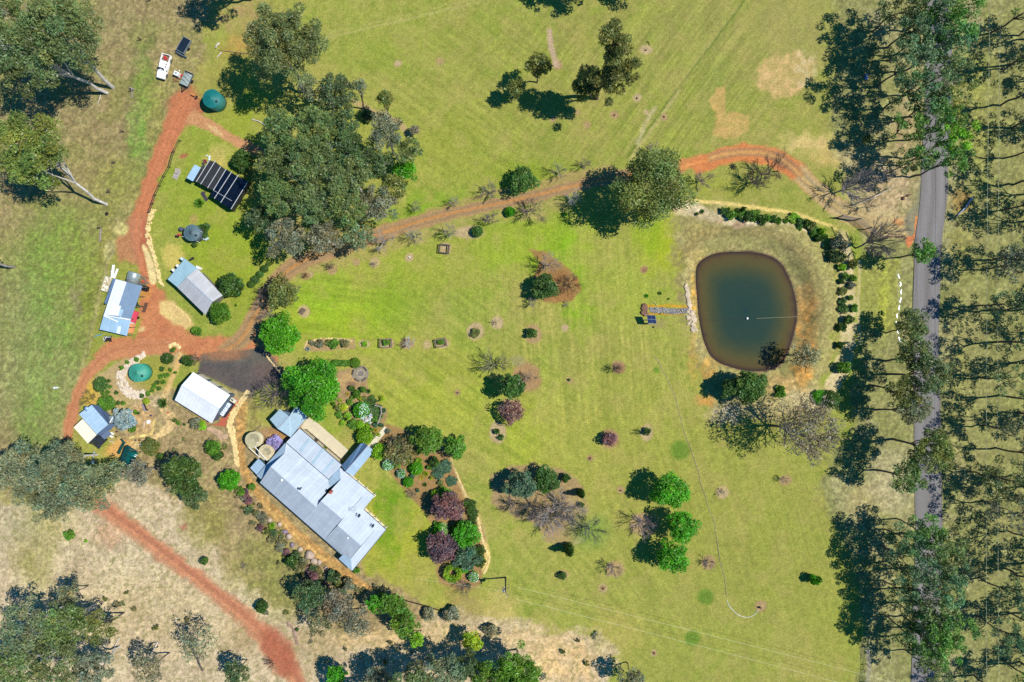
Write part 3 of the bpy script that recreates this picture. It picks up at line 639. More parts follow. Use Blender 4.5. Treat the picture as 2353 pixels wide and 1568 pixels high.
bp = n.new('ShaderNodeBump'); bp.inputs['Strength'].default_value = .12; bp.inputs['Distance'].default_value = .03; l.new(na.outputs[0], bp.inputs['Height']); l.new(bp.outputs[0], b.inputs['Normal'])
o = link('pond_water', np_mesh('pond_water', vv, ff_, wm, np.array(cc), smooth=True)); o['kind'] = 'structure'
# sealed road, a sheet just above the soil
RC = [(-62, 2160, 31), (225, 2155, 31), (420, 2147, 31), (600, 2130, 30.5), (784, 2127, 29.5), (1059, 2132, 31), (1213, 2134, 31), (1400, 2129, 31), (1632, 2122, 31)]
rl = []; 
for i in range(61):
    v = -62 + 1694 * i / 60
    for a_, b_ in zip(RC, RC[1:]):
        if a_[0] <= v <= b_[0] + 1e-6:
            k = (v - a_[0]) / (b_[0] - a_[0]); k = k * k * (3 - 2 * k); rl.append((v, a_[1] + (b_[1] - a_[1]) * k, a_[2] + (b_[2] - a_[2]) * k)); break
rv3 = []; K = 12
for (v, u, hw) in [(-2400, rl[0][1], 31)] + rl + [(4200, rl[-1][1], 31)]:
    for k in range(K + 1):
        t = k / K * 2 - 1
        jag = (rnd.uniform(-.9, .9) if abs(t) > .99 else 0)
        p = W(u + hw * t + jag, v); rv3.append((p.x, p.y, .10 + .05 * (1 - t * t)))
nr = len(rl) + 2
rf = [[(i + 1) * (K + 1) + k, (i + 1) * (K + 1) + k + 1, i * (K + 1) + k + 1, i * (K + 1) + k] for i in range(nr - 1) for k in range(K)]
ra = np.array([[.5 + .5 * math.cos(2 * pi * (k / K * 2 - 1) * 1.0 + pi)] * 3 for i in range(nr) for k in range(K + 1)])
rm, n, l, b = newmat('road_seal')
at = n.new('ShaderNodeAttribute'); at.attribute_name = 'col'; ge = n.new('ShaderNodeNewGeometry')
na = n.new('ShaderNodeTexNoise'); na.inputs['Scale'].default_value = 5; na.inputs['Detail'].default_value = 5; l.new(ge.outputs['Position'], na.inputs['Vector'])
mp = n.new('ShaderNodeMapping'); mp.inputs['Scale'].default_value = (1.6, .05, 1); l.new(ge.outputs['Position'], mp.inputs[0])
nb = n.new('ShaderNodeTexNoise'); nb.inputs['Scale'].default_value = 1; nb.inputs['Detail'].default_value = 4; l.new(mp.outputs[0], nb.inputs['Vector'])
cr = n.new('ShaderNodeMix'); cr.data_type = 'RGBA'; cr.inputs[6].default_value = (.135, .122, .115, 1); cr.inputs[7].default_value = (.20, .19, .185, 1)
ad = n.new('ShaderNodeMath'); ad.operation = 'MULTIPLY_ADD'; ad.inputs[1].default_value = .55; l.new(at.outputs['Fac'], ad.inputs[0])
m3 = n.new('ShaderNodeMapRange'); m3.inputs[1].default_value = .3; m3.inputs[2].default_value = .7; m3.inputs[3].default_value = -.1; m3.inputs[4].default_value = .5; l.new(nb.outputs[0], m3.inputs[0]); l.new(m3.outputs[0], ad.inputs[2])
l.new(ad.outputs[0], cr.inputs[0])
m1 = n.new('ShaderNodeMapRange'); m1.inputs[1].default_value = .3; m1.inputs[2].default_value = .7; m1.inputs[3].default_value = .86; m1.inputs[4].default_value = 1.14; l.new(na.outputs[0], m1.inputs[0])
mx = n.new('ShaderNodeMix'); mx.data_type = 'RGBA'; mx.blend_type = 'MULTIPLY'; mx.inputs[0].default_value = 1; l.new(cr.outputs[2], mx.inputs[6]); l.new(m1.outputs[0], mx.inputs[7])
l.new(mx.outputs[2], b.inputs['Base Color']); b.inputs['Roughness'].default_value = .85
o = link('road', np_mesh('road', rv3, rf, rm, ra)); o['kind'] = 'structure'
# ---------------------------------------------------------------- vegetation
def leaf_cloud(lc, lr, flat, n, a, b, up, g, cvar=.28, shell=.55):
    lc = np.asarray(lc, float); lr = np.asarray(lr, float)
    p = lr ** 2; p = p / p.sum(); k = g.choice(len(lc), n, p=p)
    d = g.normal(size=(n, 3)); d[:, 2] = np.abs(d[:, 2]) * np.where(g.random(n) < .72, 1, -1)
    d /= np.linalg.norm(d, axis=1)[:, None]
    rr = lr[k] * (shell + (1 - shell) * g.random(n) ** .6) * (1 + .12 * g.normal(size=n))
    c = lc[k] + d * rr[:, None] * np.array([1, 1, flat])
    nrm = g.normal(size=(n, 3)) + d * .5; nrm[:, 2] = np.abs(nrm[:, 2]) + up; nrm /= np.linalg.norm(nrm, axis=1)[:, None]
    t = np.cross(nrm, g.normal(size=(n, 3))); t /= np.linalg.norm(t, axis=1)[:, None]
    s_ = np.cross(nrm, t)
    sc = g.uniform(.6, 1.35, n)[:, None]
    V = np.stack([c + t * a * sc, c + s_ * b * sc, c - t * a * sc, c - s_ * b * sc], 1).reshape(-1, 3)
    F = np.arange(4 * n).reshape(-1, 4)
    lobev = g.uniform(.72, 1.28, len(lc))
    m = lobev[k] * (1 + cvar * (g.random(n) * 2 - 1))
    hue = g.normal(size=n) * .07 + (g.normal(size=len(lc)) * .06)[k]
    col = np.stack([m * (1 + hue * 1.6), m, m * (1 - hue * 1.2)], 1).clip(.1, 2.2)
    return V, F, np.repeat(col, 4, axis=0)
def prisms(segs, sides=4):
    """segs: list of (p0, p1, r0, r1)"""
    P0 = np.array([q[0] for q in segs], float); P1 = np.array([q[1] for q in segs], float)
    r0 = np.array([q[2] for q in segs]); r1 = np.array([q[3] for q in segs])
    d = P1 - P0; d /= (np.linalg.norm(d, axis=1)[:, None] + 1e-9)
    ref = np.where(np.abs(d[:, 2:3]) > .9, np.array([[1., 0, 0]]), np.array([[0, 0, 1.]]))
    a = np.cross(d, ref); a /= np.linalg.norm(a, axis=1)[:, None]; b = np.cross(d, a)
    V = []
    for P, r in ((P0, r0), (P1, r1)):
        for k in range(sides):
            t = 2 * pi * k / sides
            V.append(P + (a * math.cos(t) + b * math.sin(t)) * r[:, None])
    V = np.stack(V, 1).reshape(-1, 3)
    n = len(segs); base = (np.arange(n) * 2 * sides)[:, None]
    F = np.concatenate([base + np.array([[k, (k + 1) % sides, sides + (k + 1) % sides, sides + k]]) for k in range(sides)], 0)
    return V, F
def bent(p0, p1, r0, r1, g, wob=.08, n=4):
    p0 = np.array(p0, float); p1 = np.array(p1, float); L = np.linalg.norm(p1 - p0); out = []; last = p0; lr = r0
    for i in range(1, n + 1):
        t = i / n; q = p0 + (p1 - p0) * t + (g.normal(size=3) * L * wob * math.sin(pi * t) if i < n else 0)
        r = r0 + (r1 - r0) * t; out.append((last, q, lr, r)); last = q; lr = r
    return out
GRN = dict(euc=(.165, .235, .075), eucd=(.10, .17, .06), eucg=(.215, .255, .14), eucb=(.125, .29, .045), gum=(.125, .245, .10), eucy=(.24, .29, .06), lime=(.22, .44, .02), vivid=(.085, .36, .012), dark=(.075, .165, .03), mid=(.115, .27, .025), olive=(.185, .22, .05),
           blue=(.085, .19, .10), purple=(.21, .11, .12), silver=(.32, .40, .38), yel=(.34, .45, .02), brown=(.21, .21, .085), lav=(.42, .38, .68), white=(.85, .87, .85), pink=(.5, .36, .38), grey=(.25, .255, .15), brn2=(.2, .14, .09), gold=(.55, .46, .05))
WHITEB = (.50, .47, .43); DARKB = (.10, .08, .075); GREYB = (.27, .235, .22); PINKB = (.30, .24, .245); PALEB = (.42, .38, .36)
def add_tree(u, v, r, h, colk, label, base=None, kind='euc', dens=1.0, bark=WHITEB, group=None, lobes=None, name=None, cat='tree', flat=None):
    g = np.random.default_rng(int(abs(u * 131 + v * 17 + h * 7)) + 3)
    hc = h * {'euc': .72, 'tall': .64, 'round': .6}[kind]
    c = W(u, v, hc); R_ = r * S * (H - hc) / H
    b3 = W(*base) if base else Vector((c.x + g.normal() * .35, c.y + g.normal() * .35, 0))
    o = empty(name or ('gum_tree' if kind != 'round' else 'shade_tree'), b3, label, cat, group)
    lc = []; lr = []
    if lobes:
        for (lu, lv, lrad, lz) in lobes:
            q = W(lu, lv, lz); rr = lrad * S
            for _ in range(5):
                dd = g.normal(size=3) * rr * .45; lc.append((q.x + dd[0], q.y + dd[1], lz + dd[2] * .7)); lr.append(rr * g.uniform(.4, .62))
    elif kind == 'tall':
        R_ *= .88; nl = int(11 + R_ * 4.6)
        for i in range(nl):
            t = 2 * pi * (i * .382 + g.random() * .12); z = g.random() ** .8; q = R_ * math.sqrt(g.random()) * (.45 + .75 * math.sin(pi * (.12 + .8 * z)))
            k = .46 + .5 * z
            lc.append((b3.x + (c.x - b3.x) * k / .64 + math.cos(t) * q, b3.y + (c.y - b3.y) * k / .64 + math.sin(t) * q, h * k)); lr.append(.3 + R_ * g.uniform(.09, .22))
    elif kind == 'euc':
        nl = int(10 + R_ * 7)
        for i in range(nl):
            t = 2 * pi * (i * .382 + g.random() * .12); q = math.sqrt((i + .5) / nl) * R_ * g.uniform(.72, 1.0)
            vz = h * .24 * (g.random() - .55) + h * .13 * (1 - (q / R_) ** 2)
            lc.append((c.x + math.cos(t) * q, c.y + math.sin(t) * q, hc + vz)); lr.append((.35 + R_ * g.uniform(.08, .20)) * (1.0 if R_ > 2.5 else 1.1))
    else:
        nl = int(16 + R_ * 5); vz = min(h - hc, R_ * 1.05)
        for i in range(nl):
            t = i * 2.39996; z = 1 - (i + .5) / nl * 1.35; q = math.sqrt(max(0, 1 - z * z))
            k = g.uniform(.5, .88) * (1 + .13 * math.sin(3 * math.atan2(math.sin(t), math.cos(t)) + u) + .10 * math.sin(5 * math.atan2(math.sin(t), math.cos(t)) + v))
            lc.append((c.x + math.cos(t) * q * R_ * k, c.y + math.sin(t) * q * R_ * k, hc + z * vz * k)); lr.append(R_ * g.uniform(.17, .36))
    fl = flat or (.75 if kind != 'round' else .8)
    a, b_ = (.27, .095) if kind != 'round' else (.22, .11)
    area = sum(q * q for q in lr) * pi if (kind != 'round' or lobes) else pi * R_ * R_ * 1.9
    n = int(area * (2.1 if kind != 'round' else 2.3) * dens / (2 * a * b_))
    n = max(160, min(n, 16000))
    V, F, A = leaf_cloud(lc, lr, fl, n, a, b_, .25 if kind != 'round' else .6, g)
    V -= np.array(b3)
    cr = link('crown', np_mesh('crown', V, F, LEAF, A), o); cr.color = (*[x * g.uniform(.9, 1.1) for x in GRN[colk]], 1)
    # trunk and limbs
    lc = np.array(lc) - np.array(b3)
    tr = max(.09, h * (.017 if kind != 'tall' else .0125)); fork = np.array([c.x - b3.x, c.y - b3.y, 0]) * .38 + np.array([0, 0, h * .36])
    sg = bent((0, 0, -.05), fork, tr, tr * .75, g, .03, 3)
    order = g.permutation(len(lc)); nl2 = min(len(lc), 5 if kind != 'round' else 4)
    for i in order[:nl2]:
        tip = lc[i] - np.array([0, 0, lr[i] * .2]); mid = fork + (tip - fork) * .5 + np.array([0, 0, h * .03])
        sg += bent(fork, mid, tr * .55, tr * .34, g, .05, 2) + bent(mid, tip, tr * .34, tr * .12, g, .07, 3)
        for j in g.permutation(len(lc))[:(7 if kind != 'tall' else 3)]:
            if np.linalg.norm(lc[j] - mid) < max(R_ * .9, 2): sg += bent(mid, lc[j], tr * .24, tr * .07, g, .07, 3)
        for j in range(6):
            q = lc[i] + g.normal(size=3) * lr[i] * .7; sg.append((tip - (tip - mid) * .3, q, tr * .13, tr * .05))
    V, F = prisms(sg, 6)
    t_ = link('trunk', np_mesh('trunk', V, F, BARK, smooth=False), o); t_.color = (*bark, 1)
    return o

# bare trees, six shapes shared by all
BARE = []
for sd in range(7):
    g = np.random.default_rng(200 + sd); trk = []; tw = []
    fork = np.array([g.normal() * .03, g.normal() * .03, .16])
    trk += bent((0, 0, -.01), fork, .026, .022, g, .03, 2)
    nb_ = 7 + sd % 3
    def grow(p, d, L, r, lvl):
        q = p + d * L; (trk if lvl == 0 else tw).extend(bent(p, q, r, r * .62, g, .05, 2 if lvl < 2 else 1))
        if lvl >= 4: return
        for _ in range(4 if lvl < 2 else 3):
            t = g.uniform(.35, 1.0); s0 = p + d * L * t
            e_ = d + g.normal(size=3) * (.42 if lvl < 2 else .5); e_[2] = abs(e_[2]) * .7 + .12; e_ /= np.linalg.norm(e_)
            grow(s0, e_, L * g.uniform(.48, .72), r * .55, lvl + 1)
    for i in range(nb_):
        t = 2 * pi * i / nb_ + g.normal() * .25; el = g.uniform(.45, 1.15)
        d = np.array([math.cos(t) * math.cos(el), math.sin(t) * math.cos(el), math.sin(el)])
        grow(fork, d, g.uniform(.32, .46), .014, 0)
    allp = np.array([q[1] for q in tw]); rad = np.percentile(np.hypot(allp[:, 0], allp[:, 1]), 97); top = allp[:, 2].max()
    def nrm_(sg, wr): return [(p / np.array([rad, rad, top]), q / np.array([rad, rad, top]), a * wr, b * wr) for p, q, a, b in sg]
    V1, F1 = prisms(nrm_(trk, 1.6), 5); V2, F2 = prisms(nrm_(tw, 1.75), 3)
    BARE.append((np_mesh('trunk', V1, F1, BARK), np_mesh('branches', V2, F2, BARK)))
_bc = [0]
def add_bare(u, v, r, h, label, colr=GREYB, base=None, group=None, name='bare_tree', cat='bare tree'):
    _bc[0] += 1; m1_, m2_ = BARE[_bc[0] % len(BARE)]
    b3 = W(*base) if base else W(u, v, h * .55); b3.z = 0
    o = empty(name, b3, label, cat, group)
    for nm, me in (('trunk', m1_), ('branches', m2_)):
        c = link(nm, me, o); c.scale = (r * S * .95, r * S * .95, h); c.rotation_euler = (0, 0, rnd.uniform(0, 6.3)); c.color = (*colr, 1)
    if base:   # leaning crown
        t = W(u, v, h * .6)
        lx, ly = t.x - b3.x, t.y - b3.y
        for c in o.children:
            me = c.data.copy(); c.data = me; n_ = len(me.vertices); q = np.empty(n_ * 3, np.float32); me.vertices.foreach_get('co', q); q = q.reshape(-1, 3)
            cz, sz = math.cos(c.rotation_euler.z), math.sin(c.rotation_euler.z); x = q[:, 0] * c.scale[0]; y = q[:, 1] * c.scale[1]
            q[:, 0], q[:, 1] = x * cz - y * sz + lx * np.clip(q[:, 2] / .6, 0, 2), x * sz + y * cz + ly * np.clip(q[:, 2] / .6, 0, 2)
            q[:, 2] *= h; me.vertices.foreach_set('co', q.ravel()); me.update(); c.scale = (1, 1, 1); c.rotation_euler = (0, 0, 0)
    return o

# shrubs: a few shared shapes (unit radius, unit height)
def core(rad, zc, zr, g, seg=14, rows=8):
    V = []; F = []
    for i in range(rows + 1):
        th = pi * i / rows
        for k in range(seg):
            t = 2 * pi * k / seg; q = rad * g.uniform(.9, 1.04)
            V.append((q * math.sin(th) * math.cos(t), q * math.sin(th) * math.sin(t), zc + zr * math.cos(th) * g.uniform(.95, 1.03)))
    for i in range(rows):
        for k in range(seg): F.append((i * seg + k, (i + 1) * seg + k, (i + 1) * seg + (k + 1) % seg, i * seg + (k + 1) % seg))
    return np.array(V), np.array(F)
def join(parts):
    V = []; F = []; A = []; n = 0
    for v, f, a in parts: V.append(v); F.append(np.asarray(f) + n); A.append(a); n += len(v)
    return np.concatenate(V), np.concatenate(F), np.concatenate(A)
SHR = {'ball': [], 'bush': [], 'loose': [], 'tuft': [], 'spread': [], 'cone': [], 'big': []}
for sd in range(4):
    g = np.random.default_rng(500 + sd)
    V, F = core(.86, .48, .47, g); L = leaf_cloud([(0, 0, .48)], [.97], .52, 1500, .10, .06, .7, g, .35, .9)
    SHR['ball'].append(np_mesh('ball', *join([(V, F, np.full((len(V), 3), .45)), L])[:2], LEAF, join([(V, F, np.full((len(V), 3), .45)), L])[2]))
    lc = [(.62 * math.cos(t) * q, .62 * math.sin(t) * q, .45 + .25 * g.random()) for t, q in [(g.uniform(0, 6.3), g.uniform(.2, 1)) for _ in range(12)]]
    L = leaf_cloud(lc, [g.uniform(.26, .42) for _ in lc], .9, 1500, .10, .055, .5, g, .4, .6)
    V, F = core(.6, .35, .34, g, 9, 5); J = join([(V, F, np.full((len(V), 3), .35)), L]); SHR['bush'].append(np_mesh('bush', J[0], J[1], LEAF, J[2]))
    lc = [(.75 * math.cos(t) * q, .75 * math.sin(t) * q, .3 + .5 * g.random()) for t, q in [(g.uniform(0, 6.3), g.uniform(.1, 1)) for _ in range(11)]]
    L = leaf_cloud(lc, [g.uniform(.14, .30) for _ in lc], .9, 700, .09, .045, .3, g, .4, .3)
    st = [(np.zeros(3), np.array(q), .03, .012) for q in lc]; V, F = prisms(st, 3)
    J = join([(V, F, np.full((len(V), 3), .8)), L]); SHR['loose'].append(np_mesh('loose', J[0], J[1], LEAF, J[2]))
    # big: many lobes for larger garden shrubs
    lc = [(.7 * math.cos(t) * q, .7 * math.sin(t) * q, .5 + .28 * (1 - q) + .1 * g.normal()) for t, q in [(i * 2.4, math.sqrt((i + .5) / 26)) for i in range(26)]]
    L = leaf_cloud(lc, [g.uniform(.2, .34) for _ in lc], .8, 3600, .065, .04, .5, g, .35, .5)
    V, F = core(.55, .38, .34, g, 9, 5); J = join([(V, F, np.full((len(V), 3), .3)), L]); SHR['big'].append(np_mesh('big', J[0], J[1], LEAF, J[2]))
    lc = [(.8 * math.cos(t) * q, .8 * math.sin(t) * q, .5) for t, q in [(i * 2.4, math.sqrt((i + .5) / 18)) for i in range(18)]]
    L = leaf_cloud(lc, [g.uniform(.2, .34) for _ in lc], .7, 2200, .075, .035, .2, g, .35, .5)
    SHR['spread'].append(np_mesh('spread', *L[:2], LEAF, L[2]))
    # tuft of blades
    n = 260; t = g.uniform(0, 2 * pi, n); e_ = g.uniform(.25, 1.35, n); ln = g.uniform(.6, 1.05, n)
    d = np.stack([np.cos(t) * np.cos(e_), np.sin(t) * np.cos(e_), np.sin(e_)], 1); sd_ = np.stack([-np.sin(t), np.cos(t), 0 * t], 1) * .028
    V = np.stack([d * .04 - sd_, d * .04 + sd_, d * ln[:, None] * .6 + sd_ * .8, d * ln[:, None] * .6 - sd_ * .8], 1)
    tip = d * ln[:, None]; tip[:, 2] -= .12; V2 = np.stack([d * ln[:, None] * .6 - sd_ * .8, d * ln[:, None] * .6 + sd_ * .8, tip + sd_ * .2, tip - sd_ * .2], 1)
    V = np.concatenate([V, V2]).reshape(-1, 3); SHR['tuft'].append(np_mesh('tuft', V, np.arange(len(V)).reshape(-1, 4), LEAF, np.repeat(g.uniform(.6, 1.3, len(V) // 4), 4)[:, None] * np.ones((1, 3))))
    zz = g.random(2000) ** 1.4; rr = (1 - zz ** 1.6) ** .6 * .97
    lc = np.stack([np.cos(q := g.uniform(0, 6.28, 60)) * .45 * (rr[:60]), np.sin(q) * .45 * rr[:60], zz[:60] * .85 + .08], 1)
    L = leaf_cloud(lc, .5 * rr[:60] + .1, .35, 2000, .11, .045, .4, g, .35, .7)
    V, F = core(.62, .42, .42, g); J = join([(V, F, np.full((len(V), 3), .4)), L]); SHR['cone'].append(np_mesh('cone', J[0], J[1], LEAF, J[2]))
_sc = [0]
def add_shrub(kind, u, v, r, h, colk, label, cat='shrub', group=None, name=None, flowers=None, sx=1, rot=None, z=0, dens=None):
    _sc[0] += 1; me = SHR[kind][_sc[0] % 4]
    p = W(u, v, h * .5); p.z = z
    o = link(name or {'ball': 'clipped_bush', 'bush': 'shrub', 'loose': 'shrub', 'tuft': 'grass_tuft', 'spread': 'spreading_shrub', 'cone': 'conifer', 'big': 'shrub'}[kind], me, None, p)
    o.scale = (r * S * sx, r * S, h); o.rotation_euler = (0, 0, rot if rot is not None else rnd.uniform(0, 6.3)); k = rnd.uniform(.9, 1.1)
    o.color = (*[x * k for x in GRN[colk]], 1); tag(o, label, cat, group)
    if flowers:
        g = np.random.default_rng(_sc[0]); L = leaf_cloud([(0, 0, .5)], [1.0], .53, 420, .075, .06, 1, g, .12, .96)
        V = L[0].reshape(-1, 4, 3); keep = (V[:, 0, 0] * .8 - V[:, 0, 1] * .1 > (-.05 if flowers[1] else -2)) & (V[:, 0, 2] > .35); V = V[keep].reshape(-1, 3); A = L[2].reshape(-1, 4, 3)[keep].reshape(-1, 3)
        f = link('blossom', np_mesh('blossom', V, np.arange(len(V)).reshape(-1, 4), LEAF, A), o); f.color = (*GRN[flowers[0]], 1)
        o.rotation_euler = (0, 0, 0)
    return o
# ---------------------------------------------------------------- the trees and shrubs of the place
PO = 'gum trees beside the sheds and paddock'; RB = 'gum trees in the belt beside the sealed road'; FR = 'gum trees in the forest east of the road'
GC = 'gum trees of the big clump above the curved drive'; BT = 'trees along the bottom of the photo'
for a in [  # u, v, r px, height, colour, label, base, density, bark, group
    (155, 75, 92, 24, 'euc', 'tallest gum at the top left, its long white trunk leaning up and left', (260, 202), .75, WHITEB, PO),
    (70, 135, 84, 22, 'euc', 'thin-trunked gum just below the tallest white-trunked gum, its crown over the left edge', (246, 214), .8, WHITEB, PO),
    (28, 30, 60, 20, 'euc', 'olive gum crown filling the very top left corner', None, .8, WHITEB, PO),
    (80, 345, 88, 19, 'eucy', 'green gum with a dark forked trunk shadow, standing by the tyre at the left', (245, 470), .8, WHITEB, PO),
    (-85, 575, 70, 17, 'euc', 'gum whose grey trunk enters at the left edge, crown outside the photo', (32, 614), .7, GREYB, PO),
    (60, 1085, 68, 15, 'eucg', 'grey-green gum at the left edge below the cream-roofed cottage', None, .75, WHITEB, PO),
    (150, 1065, 56, 14, 'eucg', 'grey-green gum just below the cream awning of the cottage', None, .7, WHITEB, PO),
    (205, 1118, 62, 15, 'eucg', 'grey-green gum between the green canopy and the start of the lower red track', None, .7, PALEB, PO),
    (125, 1150, 52, 14, 'eucg', 'lowest grey-green gum of the group under the cottage', None, .6, WHITEB, PO),
    (262, 1085, 34, 10, 'eucg', 'small thin gum left of the green canopy', None, .5, PALEB, PO),
    (660, 105, 92, 22, 'euc', 'large domed gum with forked white trunk right of the round green tank at the top', (698, 212), .95, WHITEB, GC),
    (775, 213, 47, 13, 'eucd', 'dark rounded tree just right of the foot of the large domed gum', (762, 262), .95, PALEB, GC),
    (712, 205, 30, 10, 'eucg', 'thin brownish tree between the domed gum trunk and the dark rounded tree', None, .5, GREYB, GC),
    (650, 300, 48, 16, 'euc', 'gum at the upper left of the big clump', None, .9, WHITEB, GC), (722, 292, 48, 17, 'euc', 'gum at the upper middle of the big clump', None, .9, WHITEB, GC),
    (790, 290, 36, 14, 'eucd', 'dark gum on the upper right of the big clump, left of the leaning pair', None, .9, WHITEB, GC),
    (632, 372, 44, 16, 'euc', 'gum above the shade house on the left side of the clump', None, .9, WHITEB, GC), (712, 372, 56, 19, 'euc', 'tallest gum in the middle of the big clump', None, .9, WHITEB, GC),
    (795, 345, 44, 16, 'eucd', 'dark green gum in the middle right of the clump', None, .9, WHITEB, GC), (800, 412, 52, 17, 'euc', 'gum in the right centre of the big clump', None, .9, WHITEB, GC),
    (862, 372, 38, 14, 'eucd', 'dark gum right of centre in the clump, left of the leaning pale trunk', None, .85, WHITEB, GC), (887, 305, 41, 15, 'eucg', 'grey-green gum with a slender leaning pale trunk on the clump edge', (912, 366), .85, WHITEB, GC),
    (938, 352, 32, 12, 'euc', 'small gum on the far right tip of the big clump', (925, 385), .8, GREYB, GC), (930, 392, 24, 6, 'vivid', 'bright green tree low at the right edge of the big clump', None, .9, GREYB, GC),
    (645, 452, 48, 15, 'euc', 'gum right beside the black shade house', None, .9, PALEB, GC), (722, 462, 54, 16, 'euc', 'gum in the lower middle of the big clump', None, .9, WHITEB, GC),
    (800, 480, 50, 15, 'euc', 'gum in the lower right of the big clump', None, .85, WHITEB, GC), (868, 470, 44, 13, 'eucg', 'grey-green gum at the right end of the clump just above the drive', None, .75, WHITEB, GC),
    (905, 432, 32, 12, 'olive', 'olive gum on the right edge of the clump over the lawn', None, .7, WHITEB, GC), (655, 548, 48, 13, 'eucg', 'gum at the bottom left of the clump above the round hedge balls', None, .8, WHITEB, GC),
    (745, 545, 42, 12, 'eucg', 'thin gum at the bottom of the clump over the drive', None, .6, WHITEB, GC), (600, 505, 30, 10, 'eucd', 'dark low tree left of the clump below the shade house', None, .9, GREYB, GC),
    (825, 545, 36, 10, 'eucg', 'thin dusty tree at the lower right of the clump beside the drive', None, .5, GREYB, GC),
    (775, 1386, 40, 9, 'grey', 'grey sparse tree in the thicket below the long house', None, .6, GREYB, BT), (716, 1366, 38, 9, 'eucd', 'dark sparse tree at the left of the thicket below the house', None, .7, DARKB, BT), (820, 1425, 38, 8, 'eucg', 'grey sparse tree at the lower right of the thicket below the house', None, .5, GREYB, BT),
    (735, 1425, 34, 8, 'brown', 'brownish sparse tree at the bottom of the thicket below the house', None, .5, GREYB, BT), (905, 1392, 30, 7, 'mid', 'leafy green tree right of the bright oval one', None, 1, GREYB, BT), (930, 1430, 34, 7, 'mid', 'leafy green tree on the slope just above the small lime tree', None, 1, GREYB, BT),
    (425, 1092, 46, 11, 'dark', 'dense blue-green tree on the slope between the garage and the lower red track', (412, 1090), 1.2, GREYB, BT), (447, 1142, 25, 7, 'eucd', 'smaller dark tree touching the dense blue-green tree from below', None, 1.1, GREYB, BT), (322, 1088, 32, 8, 'grey', 'thin grey tree below the green canopy', None, .45, GREYB, BT),
    (60, 1440, 64, 14, 'eucg', 'gum at the bottom left beside the photo edge', None, .58, WHITEB, BT), (150, 1432, 60, 13, 'euc', 'gum in the bottom left thicket under the small straggly tree', None, .58, WHITEB, BT), (176, 1420, 24, 9, 'eucb', 'small bright green crown inside the bottom left thicket', None, .9, WHITEB, BT), (232, 1440, 40, 11, 'olive', 'thin olive tree at the right of the bottom left thicket', None, .5, DARKB, BT),
    (36, 1530, 60, 14, 'euc', 'gum filling the bottom left corner', None, .58, WHITEB, BT), (125, 1525, 64, 15, 'euc', 'broad gum along the bottom edge near the left corner', None, .58, WHITEB, BT), (215, 1535, 46, 12, 'eucg', 'gum at the bottom edge beside the fallen white limb', None, .8, WHITEB, BT),
    (160, 1366, 28, 8, 'grey', 'small straggly tree on the sand above the bottom left thicket', None, .6, DARKB, BT), (340, 1535, 40, 10, 'grey', 'thin dark-branched tree at the bottom edge left of the lower red track', None, .35, DARKB, BT), (455, 1480, 44, 10, 'grey', 'open tree with black spreading branches on the sand', (466, 1542), .25, DARKB, BT),
    (545, 1545, 30, 7, 'eucd', 'small dark tree at the bottom edge just left of the lower red track', None, .7, DARKB, BT), (870, 1555, 32, 9, 'eucg', 'grey-green tree at the bottom edge right of the round bright one', None, .7, GREYB, BT),
    (1022, 1545, 48, 12, 'eucg', 'broad grey-green gum at the bottom edge in the middle', None, .85, GREYB, BT), (1120, 1560, 40, 12, 'mid', 'green gum at the bottom edge left of the sand patch', None, .95, GREYB, BT), (1190, 1536, 48, 12, 'mid', 'green gum at the bottom edge against the sand patch', None, 1, GREYB, BT),
    (960, 1562, 40, 12, 'eucg', 'grey-green gum at the bottom edge just left of the broad one', None, .85, GREYB, BT), (1072, 1530, 34, 10, 'eucd', 'dark gum at the bottom edge between the broad grey one and the green ones', None, .9, GREYB, BT), (1158, 1572, 40, 12, 'mid', 'lowest green gum at the bottom edge under the sand patch', None, 1, GREYB, BT), (1215, 1575, 30, 10, 'mid', 'rightmost green gum of the bottom edge group', None, 1, GREYB, BT),
    (940, 1600, 60, 16, 'euc', 'gum below the bottom edge, its shadow reaching up onto the sand', None, .9, GREYB, BT), (820, 1610, 40, 13, 'euc', 'gum below the bottom edge near the lower red track', None, .9, GREYB, BT),
    (1452, 1560, 30, 8, 'eucg', 'small grey-green tree at the bottom edge on the lawn', None, .7, DARKB, BT),
    (828, 201, 13, 11, 'eucg', 'spindly sapling with a thin bent trunk right of the dark rounded tree', (838, 251), .5, DARKB, 'saplings on the mulch above the clump'),
    (887, 231, 18, 11, 'olive', 'small round-headed sapling with a dark trunk on the mulch curve', (896, 272), .8, DARKB, 'saplings on the mulch above the clump'),
    (952, 300, 9, 2.5, 'grey', 'low grey bush at the end of the mulch curve', None, .8, GREYB, None),
    (520, -66, 62, 17, 'euc', 'gum standing above the top edge, its dark shadow on the top left yard', None, .9, DARKB, 'trees above the top edge of the photo'),
    (1405, -92, 52, 17, 'euc', 'left gum above the top edge, casting the big shadow by the dirt strip', None, .9, DARKB, 'trees above the top edge of the photo'),
    (1330, -80, 36, 15, 'euc', 'slimmer gum above the top edge left of the dirt strip', None, .9, DARKB, 'trees above the top edge of the photo'),
    (1490, -62, 32, 11, 'euc', 'right gum above the top edge, its shadow right of the dirt strip', None, .9, DARKB, 'trees above the top edge of the photo'),
    ]:
    u, v, r, h, c, lab, base, dn, bk, grp = a
    add_tree(u, v, r, h, c, lab, base, 'euc', dn, bk, grp)
